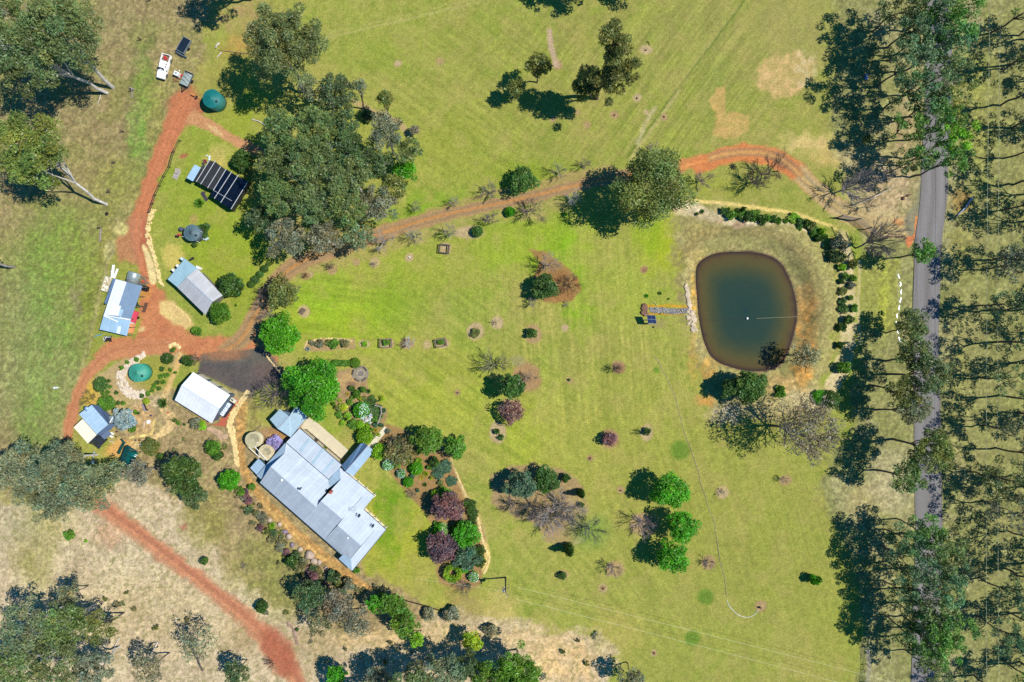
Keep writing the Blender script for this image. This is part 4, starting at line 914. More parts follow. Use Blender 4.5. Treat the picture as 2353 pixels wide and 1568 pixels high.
add_tree(1410, 110, 50, 27, 'olive', 'tall dark gum alone on the top lawn, its long shadow lying across the dirt strip', (1371, 226), 'euc', 1.35, DARKB, None,
         lobes=[(1420, 84, 26, 25), (1396, 92, 22, 23), (1440, 90, 18, 24), (1432, 118, 25, 22), (1400, 130, 26, 21), (1444, 150, 20, 18), (1412, 160, 28, 17), (1385, 172, 26, 15), (1442, 178, 16, 15), (1398, 197, 22, 12), (1350, 186, 20, 11), (1368, 176, 22, 13), (1330, 196, 14, 10), (1372, 200, 18, 10)])
add_tree(1347, 200, 34, 12, 'olive', 'low spreading dark tree joined to the left foot of the tall dark gum', (1358, 226), 'euc', 1.3, DARKB)
add_tree(1185, 204, 20, 7, 'olive', 'small dark tree at the left end of the long shadow on the top lawn', None, 'euc', 1.2, DARKB)
add_tree(1238, 152, 30, 10, 'olive', 'small dark tree beside the dirt strip on the top lawn', (1234, 190), 'euc', 1.2, DARKB)
# belt beside the sealed road
ORD = ['topmost', 'second', 'third', 'fourth', 'fifth', 'sixth', 'seventh', 'eighth', 'ninth', 'tenth', 'eleventh', 'twelfth', 'thirteenth', 'fourteenth', 'fifteenth', 'sixteenth', 'seventeenth', 'eighteenth', 'nineteenth', 'twentieth']
def nth(n): return ORD[n] if n < 20 else ('twenty-' + ORD[n - 20] if n < 29 else 'number %d' % (n + 1))
TONE = dict(gum='blue-green', euc='green', eucb='bright green', eucd='dark green', eucg='grey-green', eucy='yellowish green', lime='lime green', olive='olive')
def ordinal(lst, fmt):
    """labels ranked from the top of the photo among trees of the same tone"""
    out = [None] * len(lst)
    for tone in set(q[4] for q in lst):
        ids = sorted([i for i in range(len(lst)) if lst[i][4] == tone], key=lambda i: lst[i][1])
        for k, i in enumerate(ids): out[i] = fmt % (nth(k), TONE[tone])
    return out
belt = [(2092, 12, 48, 18, 'euc'), (2180, 10, 50, 19, 'eucb'), (2130, 48, 44, 18, 'gum'), (2198, 62, 42, 18, 'eucb'), (2110, 92, 40, 17, 'gum'), (2172, 112, 46, 19, 'gum'), (2105, 150, 44, 17, 'gum'), (2180, 172, 46, 19, 'euc'), (2112, 205, 40, 17, 'gum'), (2188, 225, 36, 17, 'eucy'), (2140, 240, 38, 18, 'gum'),
        (2160, 285, 34, 17, 'eucb'), (2108, 290, 30, 14, 'eucb'), (2205, 320, 30, 17, 'lime'), (2150, 345, 36, 16, 'eucb'), (2105, 372, 32, 14, 'euc'), (2190, 372, 28, 16, 'eucb')]

BELT1 = ordinal(belt, '%s %s gum of the road belt above the drive entrance')
for i, (u, v, r, h, c) in enumerate(belt):
    add_tree(u - 14 + (i * 37 % 17 - 8), v, r * (1.02 + .35 * ((i * 29 % 10) / 10)), h * (.85 + .25 * ((i * 53 % 10) / 10)), c, BELT1[i] , None, 'tall', .74, DARKB, RB)
for a in [(2118, 582, 27, 11, 'eucb', 'small bright tree leaning over the road edge just below the drive entrance', (2066, 592)), (2094, 746, 40, 9, 'euc', 'flat oval tree reaching over the road, first below the open verge', (2036, 766)),
          (2100, 812, 42, 13, 'euc', 'gum over the road, directly below the flat oval tree', (2036, 830)), (2135, 862, 46, 14, 'euc', 'gum with a kinked dark trunk leaning over the road', (2040, 860)), (2078, 900, 42, 12, 'olive', 'thin olive gum left of the road below the kinked one', (2000, 885)),
          (2092, 938, 42, 12, 'eucg', 'thin grey-green gum left of the road above the open verge gap', (2012, 942)), (1850, 985, 80, 16, 'grey', 'broad fan-shaped grey gum right of the dark shrub below the dam', (1772, 978)), (2142, 1032, 50, 15, 'olive', 'round olive gum with an arched dark trunk, crown right over the road', (2051, 1009)),
          (2088, 1092, 42, 13, 'euc', 'gum just below the round olive one, crown touching the road', (2018, 1081)),
          (1990, 320, 8, 6, 'eucd', 'small dark tree in the shadow of the upper road belt', None)]:
    add_tree(a[0], a[1], a[2], a[3], a[4], a[5], a[6], 'euc', .8 if a[4] != 'grey' else .28, DARKB, RB)
belt2 = [(2139, 1218, 36, 16, 'eucb'), (2100, 1240, 34, 15, 'gum'), (2152, 1262, 44, 17, 'euc'), (2102, 1290, 40, 15, 'gum'), (2165, 1300, 40, 17, 'euc'), (2118, 1330, 40, 16, 'gum'), (2160, 1350, 38, 17, 'gum'), (2095, 1362, 36, 14, 'gum'), (2140, 1392, 42, 17, 'euc'), (2188, 1432, 42, 18, 'eucb'),
                                     (2110, 1420, 38, 15, 'gum'), (2150, 1462, 44, 17, 'eucb'), (2098, 1465, 32, 14, 'gum'), (2180, 1490, 30, 16, 'eucb'), (2125, 1500, 32, 14, 'euc'), (2155, 1535, 22, 13, 'euc')]
BELT2 = ordinal(belt2, '%s %s gum of the road belt at the bottom right')
for i, (u, v, r, h, c) in enumerate(belt2):
    add_tree(u - 10 + (i * 37 % 25 - 12), v, r * (1.0 + .35 * ((i * 29 % 10) / 10)), h * (.82 + .28 * ((i * 53 % 10) / 10)), c, BELT2[i], None, 'tall', .72, DARKB, RB)
# forest east of the road
g = np.random.default_rng(5); fr = []
for cx, n_, vs0, hh in ((2318, 9, 520, 15), (2385, 15, -60, 17), (2440, 14, -70, 18), (2505, 12, -60, 18), (2570, 8, -40, 18)):
    for i in range(n_):
        v = vs0 + (1650 - vs0) * (i + g.uniform(.2, .8)) / n_; u = cx + g.uniform(-22, 22)
        if 180 < v < 300 and u < 2400: continue
        fr.append((u, v, g.uniform(36, 50), hh * g.uniform(.85, 1.12), ['gum', 'euc', 'eucb', 'gum', 'eucg'][int(g.integers(5))]))
seen = [q for q in fr if q[0] < 2392]; off = [q for q in fr if q[0] >= 2392]
for q, lab in list(zip(seen, ordinal(seen, '%s %s forest gum crown right of the road and power lines'))) + [(q, 'forest gum just outside the right edge, seen only by its shadow and low branches') for q in off]:
    add_tree(q[0], q[1], q[2], q[3], q[4], lab, None, 'tall', .55, DARKB, FR if q in seen else 'gums outside the right edge of the photo')
# round leafy trees
add_tree(1498, 430, 84, 17, 'olive', 'very large dense brownish-green tree overhanging the drive left of the dam', None, 'round', 1.25, GREYB, None, flat=.8)
RT = 'bright leafy trees on the lawn'
for a in [(643, 773, 47, 8, 'vivid', 'round vivid green tree where the drive meets the asphalt', 1.3), (722, 888, 63, 11, 'vivid', 'largest vivid green tree, touching the roof at the top of the house', 1.35), (650, 672, 37, 8, 'olive', 'yellow-green tree beside the yellow sign on the drive bend', .8),
          (1542, 1127, 42, 9, 'vivid', 'topmost of the three bright trees in a row on the right lawn', 1.2), (1566, 1208, 37, 8, 'vivid', 'middle bright tree of the three in a row on the right lawn', 1.2), (1543, 1280, 38, 8, 'vivid', 'lowest bright tree of the three in a row on the right lawn', 1.2),
          (986, 1010, 36, 7, 'mid', 'left of two leafy green trees at the top right of the garden bed', 1.0), (1048, 1027, 27, 6, 'mid', 'right of two leafy green trees at the top right of the garden bed', 1.0), (1177, 888, 28, 9, 'dark', 'dark rounded tree on the lawn with a round black shadow left of it', 1.5),
          (860, 1388, 20, 7, 'vivid', 'bright oval tree in the thicket below the lawn', 1.2), (773, 1552, 23, 8, 'vivid', 'round bright tree at the bottom edge of the photo', 1.2), (1083, 1474, 23, 7, 'yel', 'yellow-green round tree on the sand below the pole', 1.2), (958, 1468, 19, 6, 'lime', 'small lime tree at the lower end of the leafy slope', 1.2),
          (1198, 1115, 35, 7, 'blue', 'pale round tree with a long shadow at the left of the lower lawn island', 1.2), (1254, 1103, 32, 5, 'dark', 'broad dark green tree at the top of the lower lawn island', 1.2), (1203, 417, 33, 5, 'dark', 'dark green dome above the avenue drive', .9),
          (1722, 890, 40, 8, 'dark', 'broad dark dense tree at the lower bank of the dam', 1.5), (1680, 893, 22, 7, 'dark', 'dark shrubby tree on the left end of the dense dam tree', 1.3), (1849, 818, 34, 9, 'grey', 'sparse dark tree on the lower right dam bank, shadow in the water', .4),
          (1028, 1163, 37, 6, 'purple', 'upper purple-leaved tree of the garden bed', 1.1), (1018, 1256, 38, 6, 'purple', 'lower purple-leaved tree of the garden bed', 1.0), (1175, 946, 31, 5, 'purple', 'thin purplish tree on the lawn below the dark rounded tree', .45),
          (1070, 1226, 32, 5, 'vivid', 'bright green tree between the two purple trees and the stone path', 1.2), (1072, 1278, 32, 5, 'blue', 'blue-green tree in the lower part of the garden bed', 1.2), (922, 1036, 38, 5, 'brown', 'brownish twiggy tree left of the two leafy trees', .55),
          (285, 964, 26, 5, 'silver', 'silvery blue tree beside the cottage', 1.2), (1253, 661, 32, 5, 'dark', 'dark green half of the tree pair on the upper lawn island', 1.3), (1400, 1009, 18, 3, 'purple', 'small brown-purple round tree in its own ring on the lawn', .6)]:
    add_tree(a[0], a[1], a[2], a[3], a[4], a[5], None, 'round', a[6], GREYB, RT if a[4] == 'vivid' else None)
# bare trees
AV = 'bare trees of the avenue along the drive'
for a in [(625, 912, 50, 7, 'big dark bare tree between the asphalt and the house roof', (.15, .12, .13)), (602, 676, 22, 5, 'purplish bare tree left of the yellow-green tree', (.16, .11, .12)), (617, 724, 26, 5, 'pale bare tree above the round vivid tree', GREYB), (596, 700, 16, 4, 'small bare tree at the drive bend', GREYB),
          (1140, 842, 46, 6, 'broad bare tree with pale twigs above the dark rounded tree', (.22, .21, .13)), (1213, 868, 22, 4, 'small bare tree on the bare patch right of the dark rounded tree', GREYB), (1262, 606, 30, 7, 'pale bare tree at the top of the upper lawn island', PALEB), (1308, 655, 30, 4, 'brown bare bush on the right of the upper lawn island', (.16, .10, .06)),
          (1222, 697, 15, 4, 'small white-tipped sapling below the upper lawn island', PALEB), (1288, 1172, 56, 7.5, 'large grey bare tree in the middle of the lower lawn island', GREYB), (1225, 1172, 34, 7, 'dark bare tree at the left of the lower lawn island', (.16, .14, .13)), (1262, 1196, 44, 6.5, 'pale bare tree at the bottom of the lower lawn island', PALEB),
          (1306, 1178, 42, 6, 'pale bare tree at the right of the lower lawn island', PALEB), (1240, 1180, 30, 6, 'grey bare tree in the left middle of the lower lawn island', GREYB), (1358, 1222, 38, 7, 'greenish bare tree right of the lower lawn island', (.20, .22, .15)), (1180, 1168, 26, 6, 'thin bare tree at the left edge of the lower lawn island', GREYB), (1482, 1206, 38, 6, 'pinkish bare tree left of the middle bright tree', PINKB), (1409, 1308, 24, 5, 'bare tree in a round ring below the lower lawn island', PINKB),
          (1628, 1294, 19, 2.5, 'dense round bare bush right of the lowest bright tree', (.2, .18, .16)), (1659, 1131, 13, 1.6, 'small bare bush in a ring right of the topmost bright tree', (.2, .18, .14)), (1418, 846, 14, 2.5, 'small bare shrub in an orange ring on the mid lawn', GREYB), (1800, 1104, 12, 2.5, 'tiny bare sapling on the lower right lawn', GREYB),
          (1742, 408, 40, 8, 'dark bare tree beside the orange bend, left one', (.18, .15, .12)), (1782, 388, 42, 8, 'dark bare tree on the orange bend, right one', (.18, .15, .12)), (1616, 410, 28, 5, 'pink-grey bare tree right of the very large tree', (.30, .22, .23)), (1316, 456, 22, 5, 'white bare tree in the shadow of the very large tree', (.42, .42, .46)),
          (1220, 478, 44, 7, 'wide brown bare tree below the avenue drive', (.23, .18, .15)), (955, 476, 17, 4, 'bare avenue tree, first above the drive from the left', PINKB), (1045, 462, 16, 4, 'bare avenue tree, second above the drive from the left', PALEB), (1128, 437, 26, 5, 'bare avenue tree, third above the drive from the left', (.28, .27, .22)),
          (1288, 390, 24, 5, 'bare avenue tree above the drive, just right of the dark green dome', (.28, .29, .26)), (1346, 376, 18, 4, 'bare avenue tree nearest the dirt verge left of the very large tree', GREYB), (1500, 342, 20, 4, 'bare tree behind the top of the very large tree', (.25, .25, .27)), (875, 556, 34, 6, 'bare tree below the drive at the clump end', PALEB),
          (956, 541, 24, 5, 'bare avenue tree below the drive left of the stone ring bed', PALEB), (1038, 531, 20, 6, 'bare avenue tree below the drive beside the round dark bush', PALEB), (1126, 500, 22, 5, 'bare avenue tree below the drive left of the wide brown tree', GREYB), (758, 612, 14, 3.5, 'tiny bare sapling under the clump beside the drive', DARKB),
          (860, 606, 9, 2, 'bare stick of a sapling in a sand ring near the drive', GREYB), (700, 633, 10, 1.5, 'dead brown bush in the ring beside the drive bend', (.14, .07, .04)), (200, 912, 26, 4, 'yellowing bare shrub above the cottage', (.30, .24, .08)), (1068, 1350, 24, 3, 'bare shrub at the foot of the garden bed', (.24, .18, .15)),
          (948, 1137, 16, 2, 'grey bare bush at the left edge of the garden bed', (.26, .24, .16)), (938, 788, 18, 4, 'white-flowered bare tree in the row above the hedge', (.6, .6, .58)), (580, 905, 14, 3, 'small bare shrub left of the garage paving', GREYB), (1138, 742, 8, 2, 'dark twiggy sapling in the small ring near the lawn centre', DARKB),
          (450, 826, 16, 2.5, 'reddish twiggy shrub beside the asphalt', (.26, .18, .14)), (560, 1300, 10, 1.5, 'low dead bush on the slope below the house', GREYB), (1025, 1170, 30, 6.4, 'pink twigs standing in the upper purple tree', (.30, .22, .26)), (1012, 1262, 30, 6.4, 'pale twigs standing in the lower purple tree', (.36, .30, .34)),
          (1062, 1197, 14, 3, 'pink blossoming shrub between the two purple trees', (.5, .36, .38)), (620, 1530, 14, 4, 'dry bush at the bottom edge beside the lower track', (.16, .09, .07)), (1300, 700, 10, 1, 'low twigs on the upper island', GREYB), (918, 1030, 36, 5.4, 'twigs of the brownish tree in the garden bed', (.26, .2, .15)), (668, 668, 24, 7, 'twiggy crown beside the yellow sign', (.3, .28, .2))]:
    add_bare(a[0], a[1], a[2], a[3], a[4], a[5], None, AV if 'avenue tree' in a[4] else None)
add_bare(1850, 992, 70, 16, 'pale upright limbs fanning out of the broad grey gum below the dam', (.26, .23, .19), (1772, 978), None, 'bare_tree', 'tree limbs')
add_bare(2040, 545, 52, 13, 'large bare tree with a long dark trunk by the entrance fence', (.17, .15, .14), (1966, 571))
add_bare(1995, 420, 48, 12, 'large grey bare tree above the entrance drive', (.24, .22, .22), (1914, 446))
add_bare(2000, 470, 20, 6, 'small bare tree between the drive and the white entrance rail', GREYB)
add_bare(1488, 994, 10, 5, 'bare sapling with a long thin shadow on the mid lawn', DARKB, (1484, 996), None, 'bare_sapling')
add_bare(1418, 848, 12, 5, 'thin upright sapling whose shadow points left from the orange ring', DARKB, (1408, 847), None, 'bare_sapling')
# shrubs: kind, u, v, r, h, colour, label, category, group
EDG = 'shrubs along the pond bank'; PTH = 'small plants along the sandy path'; BAL = 'clipped bushes in the garden'
SH = """big 232 884 21 2.4 dark|rounded dark shrub left of the rock arc
big 243 926 22 2.4 mid|green shrub just above the cottage roof
ball 385 824 12 2 dark|round dark bush at the top of the sandy path
cone 428 829 14 3 dark|pointed dark bush beside the asphalt corner
bush 280 845 7 1 mid|small plant at the left of the rock arc
bush 292 832 6 .9 mid|small plant at the upper left of the rock arc
bush 314 826 7 1 mid|small plant inside the top of the rock arc
bush 305 988 10 1.4 mid|bright shrub under the silvery tree
ball 336 922 6.5 1.1 yel|lime ball beside the timber bench
tuft 372 928 17 1.8 dark|dark spiky plant right of the timber bench
big 347 1027 24 2.5 olive|olive shrub right of the green canopy
bush 370 1048 11 1.8 dark|dark bush below the olive shrub
big 490 1030 22 3 mid|green shrub below the garage
bush 504 1046 14 2.5 dark|darker shrub joined to the green one below the garage
big 527 1104 27 3.5 vivid|bright green dome left of the house
bush 556 1130 13 1.6 mid|low green bush below the bright dome
bush 450 974 18 2 grey|grey shrub against the garage wall
bush 463 980 14 1.6 lime|bright shrub against the garage wall corner
bush 410 972 6 .9 mid|small green plant near the garage
bush 401 967 4 .7 dark|tiny plant left of the small green one near the garage
bush 424 976 4 .7 dark|tiny dark plant below the garage
big 530 657 32 4.5 dark|large dark shrub at the right end of the long shed
big 507 719 28 4.5 mid|large green shrub at the lower end of the long shed
bush 451 761 15 1.6 mid|flat green shrub at the edge of the red yard
bush 475 521 12 1.5 dark|dark bush right of the round grey tank
bush 462 522 8 1.2 dark|small bush behind the round grey tank
bush 472 540 9 1.2 dark|dark bush lower right of the round grey tank
bush 448 563 8 1.2 dark|dark bush below the round grey tank
tuft 456 466 16 1.8 mid|spiky plant on the grass below the shade house
ball 617 607 5 .8 dark|smallest of the hedge balls at the drive
ball 608 618 8 1.2 dark|second hedge ball from the top at the drive
ball 598 630 7.5 1.2 dark|third hedge ball from the top at the drive
ball 587 643 9 1.3 dark|fourth hedge ball from the top at the drive
ball 578 653 8 1.2 dark|lowest hedge ball at the drive
tuft 541 702 5 .6 mid|tiny tuft right of the large green shrub by the shed
big 556 370 27 3.5 dark|dark shrub at the end of the short red track
bush 845 268 18 2.2 eucd|dark bush under the saplings
bush 835 894 9 1.6 mid|round green ball beside the fire pit garden
ball 820 905 8.5 1.5 mid|second green ball below the fire pit
bush 808 893 10 1.2 dark|dark plant left of the two green balls
ball 771 835 8 1.4 mid|left end ball of the clipped hedge
ball 817 834 10.5 1.7 mid|right end ball of the clipped hedge
ball 838 1003 17 2.8 lime|big lime ball above the small wing roof
ball 872 1038 16.5 2.6 lime|big lime ball right of the small wing roof
ball 922 1088 9 1.3 mid|white-flowering ball, small one between two others
ball 957 1077 14 2 vivid|bright round ball right of the three white-flowered ones
ball 938 1108 11 1.6 vivid|bright green ball at the lawn edge with a dark shadow
ball 828 976 9 1.5 lime|small yellow-green ball above the big lime one
spread 852 925 17 .8 dark|upper part of the dark juniper by the fence
spread 866 948 20 .8 dark|lower part of the dark juniper by the fence
spread 850 945 14 .7 blue|blue-green creeper left of the dark juniper
bush 790 935 14 1 yel|yellow-green roses, upper clump
bush 800 955 12 .9 lime|yellow-green roses, middle clump
bush 780 952 11 .9 mid|green roses left of the middle clump
bush 812 974 14 1.1 mid|green shrub at the lower end of the rose bed
bush 805 925 10 .9 mid|green plant above the roses
bush 822 950 8 .8 olive|dull plant right of the roses
bush 878 918 9 1 yel|yellow flowering plant at the top of the fence
bush 883 944 6 .8 blue|blue-grey plant outside the fence
bush 876 977 7 1 blue|blue-grey ball at the end of the footpath
bush 892 991 8 1 grey|grey bush at the corner of the footpath
bush 862 965 10 1.2 mid|green plant inside the fence
tuft 862 990 9 .8 gold|golden plants along the footpath
bush 846 975 9 1 lime|leafy plant by the white flowers
spread 1008 1082 20 1 blue|blue-green creeping juniper, large, in the garden bed
spread 1024 1072 18 1 blue|blue-green creeping juniper nearest the stone edge
bush 1000 1062 13 2.4 dark|dark shrub between the two leafy trees and the junipers
spread 1038 1106 14 .6 blue|grey-blue mat beside the stone edge
tuft 978 1090 10 1 yel|yellow-green grasses in the garden bed
ball 1000 1135 9 1.8 lime|left clump of the upright lime bushes
ball 1003 1150 8 1.6 lime|lower clump of the upright lime bushes
ball 1018 1132 12 1.8 mid|right round green bush above the purple tree
spread 1081 1160 16 1.6 dark|upper part of the long dark hedge by the path
spread 1088 1180 15 1.6 dark|middle of the long dark hedge by the path
spread 1086 1200 11 1.4 dark|lower end of the upper dark hedge by the path
spread 1102 1268 16 2 dark|upper half of the dark hedge by the lower path
spread 1104 1292 15 2 dark|lower half of the dark hedge by the lower path
bush 1048 1218 17 2.2 mid|green shrub left of the bright tree
bush 1080 1236 12 4.6 vivid|rounded top beside the bright tree
ball 1068 1306 10 1.6 vivid|bright ball beside the yellow ring bush
ball 1077 1346 5 .8 dark|small dark ball at the foot of the bed
bush 960 1040 9 1.6 olive|olive plant between garden tree and lawn
tuft 936 1064 11 1 lime|grassy plant left of the bright ball
tuft 905 1075 8 .6 olive|grassy tuft at the left edge of the garden bed
bush 960 1127 6 .7 blue|blue-grey tuft at the left edge of the bed
bush 818 1310 10 1.4 mid|green shrub at the bottom corner of the house
bush 1222 766 15 2 dark|dark round bush in a ring right of the lawn centre
ball 1097 532 12 1.8 dark|round dark bush at the right of the stone ring bed
big 1172 487 14 1.8 vivid|bright green bush left of the wide brown bare tree
bush 1298 492 6 .8 vivid|small green bush at the edge of the big shadow
bush 1092 766 13 1 olive|twiggy mound in the round bed at the lawn centre
tuft 1486 680 7 .8 vivid|larger of the two bright tufts above the creek
tuft 1517 674 6.5 .8 mid|second bright tuft above the creek
tuft 1537 687 4 .5 mid|smallest tuft above the creek
tuft 1517 721 3 .4 mid|tiny grass tuft just below the creek
tuft 1502 752 4 .4 olive|tiny tuft below the solar panel
bush 1142 992 9 1.2 dark|dark bush in the oval bed on the lawn
bush 1150 1006 9 1 dark|second dark bush in the oval bed
bush 1486 992 11 1.2 dark|dark shrub in the oval ring on the mid lawn
bush 1293 1322 13 1.4 dark|speckled low shrub below the single conifer
bush 1308 873 4 .5 dark|tiny plant on the mid lawn
bush 1303 1098 13 2.2 dark|dark round bush at the right of the lower island
bush 1336 1160 8 1.2 dark|dark bush under the island conifer
cone 1336 1137 9.5 5.5 dark|dark column conifer at the right of the lower island
cone 1308 1267 13 6 dark|single dark conifer with a long oval shadow
bush 1042 1412 24 2.6 grey|grey-green shrub below the garden, middle one
bush 985 1410 18 2 grey|grey-green shrub below the garden, left one
bush 1128 1446 20 2.2 grey|grey-green shrub below the garden, right one
big 602 1394 17 2.5 dark|dark shrub at the edge of the lower red track
bush 670 1288 18 3 dark|dark shrub on the rocky slope below the house
bush 690 1300 18 2.5 brown|brownish shrub right of the dark one on the slope
bush 720 1322 18 2 purple|purple-grey shrub on the slope near the house corner
bush 768 1325 20 3 eucd|dark shrub by the path under the house corner
bush 800 1345 18 2.5 grey|grey shrub right of the house corner
bush 642 1262 10 1.2 grey|small grey shrub among the rocks
bush 572 1150 14 1.2 purple|purplish shrub left of the orange path
bush 600 1185 14 1.2 grey|grey shrub beside the upper rocks
bush 580 1120 11 1.3 mid|green shrub at the top of the rocks
bush 625 1210 9 1 lime|lime shrub among the rocks
bush 470 1288 13 1.6 dark|dark bush beside the lower red track
bush 160 1230 16 1.4 mid|green bush on the sand at the lower left
bush 197 1244 5 .7 lime|tiny lime bush on the sand
bush 683 1447 5 .7 dark|tiny bush near the lower red track
bush 875 1370 14 2 mid|low green shrub at the top of the thicket by the lawn
bush 1872 1332 16 3 vivid|bright bush at the left of the lower road belt
bush 1480 1205 1 .1 dark|x
bush 1925 556 22 3.4 grey|large grey-green bush at the corner of the dam path
bush 1931 592 14 2 olive|olive bush below the large grey-green one
bush 1919 588 20 2.6 eucd|dark bush left of the olive one on the dam path
bush 1959 607 14 1.8 olive|bush beside the verge, highest of the east row
bush 1936 616 12 1.4 lime|lime bush in the east row
bush 1942 634 10 1.2 mid|green bush in the east row below the lime one
bush 1961 640 11 1.3 mid|round bush on the outer side of the east row
bush 1934 647 9 1.2 dark|dark bush on the inner side of the east row
bush 1958 656 12 1.3 grey|grey bush on the outer side of the east row
bush 1936 670 12 1.2 olive|olive bush in the middle of the east row
bush 1954 684 8 1 mid|small bush in the middle of the east row
bush 1936 693 12 1.2 dark|dark bush below the middle of the east row
bush 1961 710 12 1.3 mid|bush in the lower outer part of the east row
bush 1938 710 14 1.3 dark|dark bush in the lower inner part of the east row
bush 1949 736 15 2 dark|dark bush near the end of the east row
bush 1934 752 14 2 dark|dark bush left of the last one in the east row
bush 1932 792 11 2 dark|dark bush under the flat oval tree shadow
bush 1938 845 18 2.5 mid|green bush in the tree shadows below the dam path
big 1885 912 19 1.6 vivid|bright half of the round hedge mass below the dam path
big 1910 918 24 2.6 dark|dark half of the round hedge mass below the dam path
bush 1790 903 18 2.4 mid|green bush right of the dense dam tree
tuft 1614 486 8 .8 dark|small tuft at the start of the sandy dam path
bush 1602 492 5 .6 dark|tiny bush at the start of the sandy dam path"""
for ln in SH.split('\n'):
    a, lab = ln.split('|'); k, u, v, r, h, c = a.split()
    if lab == 'x': continue
    add_shrub(k, float(u), float(v), float(r), float(h), c, lab, 'conifer' if k == 'cone' else ('grass tuft' if k == 'tuft' else 'shrub'), BAL if k == 'ball' else None)
for (u, v, r, fl, half, lab) in [(830, 943, 17, 'white', True, 'large ball half covered in white blossom in the rose garden'), (892, 1068, 12, 'white', False, 'white-blossomed ball nearest the small wing roof'), (922, 1088.5, 9.5, 'white', False, 'smaller white-blossomed ball at the lawn edge'),
                             (1014, 1218, 15, 'white', True, 'white-speckled ball above the lower purple tree'), (1088, 1326, 11, 'white', False, 'small white-speckled ball left of the power pole shadow')]:
    add_shrub('ball', u, v, r, max(1.2, r * .14), 'vivid', lab, 'shrub', 'blossoming balls in the garden', 'flowering_bush', (fl, half))
add_shrub('loose', 841, 966, 16, 1.1, 'white', 'loose white-flowering shrub below the large blossom ball', 'shrub', None, 'flowering_bush')
add_shrub('loose', 848, 962, 13, 1.2, 'white', 'white blossom spray beside the loose white shrub', 'shrub', None, 'flowering_bush')
add_shrub('big', 631, 1018, 20, 2.2, 'lav', 'lilac flowering shrub between the round tanks and the roof', 'shrub', None, 'flowering_bush')
# yellow ring bush
g = np.random.default_rng(9); p = W(1040, 1318, 1.5)
lc = [(p.x + math.cos(t) * 1.45, p.y + math.sin(t) * 1.45, 1.6 + g.normal() * .15) for t in np.linspace(0, 6.0, 12)]
lc += [(p.x + math.cos(t) * 1.2, p.y + math.sin(t) * 1.2, 1.0) for t in np.linspace(0, 6.0, 8)]
L = leaf_cloud(lc, [.55] * len(lc), .8, 1600, .17, .09, .6, g)
o = link('ring_shaped_bush', np_mesh('ring', L[0] - np.array([p.x, p.y, 0]), L[1], LEAF, L[2]), None, (p.x, p.y, 0)); o.color = (.22, .4, .02, 1)
tag(o, 'yellow-green bush with a hollow twiggy centre at the foot of the garden bed', 'shrub')
# plants along the path and the pond row, individually small
PTL = [(372, 848, 8), (382, 862, 8), (370, 866, 7), (362, 880, 7), (376, 878, 7), (354, 889, 8), (366, 893, 6), (340, 904, 8), (350, 898, 6), (327, 909, 7), (392, 850, 5), (404, 856, 5), (250, 876, 6), (252, 889, 6), (247, 902, 7), (268, 903, 6), (236, 902, 7), (262, 928, 9), (272, 926, 6), (284, 927, 7), (252, 936, 7), (395, 806, 6), (400, 802, 5), (312, 947, 7), (318, 950, 4)]
PRK = [sum(1 for q in PTL if (q[0], q[1]) > (p[0], p[1])) for p in PTL]
for i, (u, v, r) in enumerate(PTL):
    add_shrub('bush', u, v, r, .9, 'mid' if i % 3 else 'dark', '%s small plant by the sandy path and rock arc, counted from the right' % nth(PRK[i]).replace('topmost', 'first'), 'shrub', PTH)
pr = [(1664, 486, 12), (1680, 492, 12), (1694, 488, 11), (1706, 492, 14), (1722, 498, 12), (1738, 494, 13), (1750, 502, 13), (1764, 504, 12), (1776, 500, 12), (1790, 506, 9), (1804, 508, 10), (1824, 503, 16), (1838, 510, 13), (1834, 522, 10), (1855, 516, 11), (1868, 522, 13), (1876, 536, 12), (1888, 530, 11), (1884, 548, 12), (1898, 540, 10), (1706, 478, 6), (1676, 478, 4)]
for i, (u, v, r) in enumerate(pr):
    add_shrub('bush', u + rnd.uniform(-3, 3), v + rnd.uniform(-3, 3), r * rnd.uniform(.75, 1.3), rnd.uniform(1.0, 2.2), ['dark', 'mid', 'dark', 'olive', 'mid', 'lime'][i % 6] if u > 1790 else ['dark', 'mid'][i % 2], '%s bush of the row above the dam, counted from its left end' % nth(i).replace('topmost', 'first'), 'shrub', EDG)
# low scrub on the slopes
g = np.random.default_rng(77)
GW = 'low scrub on the dry slopes'
SCR = [(480, 1010), (520, 1030), (600, 1160), (615, 1190), (640, 1230), (660, 1250), (585, 1170), (430, 1010), (400, 1040), (545, 1140), (560, 1165), (645, 1290), (700, 1330), (400, 960), (300, 1060), (385, 1130), (250, 1375), (270, 1385), (262, 1395), (285, 1370), (300, 1400), (610, 1410), (650, 1400), (900, 1480), (940, 1500), (1300, 1500), (1330, 1480), (1370, 1465), (880, 1520), (800, 1500), (720, 1480), (350, 1440), (420, 1430), (1250, 1560), (1340, 1530), (835, 1350), (860, 1345)]
SRK = [sum(1 for j in range(len(SCR)) if j % 3 == i % 3 and (SCR[j][0], SCR[j][1]) < (SCR[i][0], SCR[i][1])) for i in range(len(SCR))]
for i, (u, v) in enumerate(SCR):
    add_shrub('loose', u + g.uniform(-8, 8), v + g.uniform(-8, 8), g.uniform(6, 12), g.uniform(.5, 1.2), ['grey', 'olive', 'brown'][i % 3], '%s low %s scrub plant on the dry ground, counted from the left' % (nth(SRK[i]).replace('topmost', 'first'), ['grey', 'olive', 'brown'][i % 3]), 'scrub', GW, 'scrub_plant')
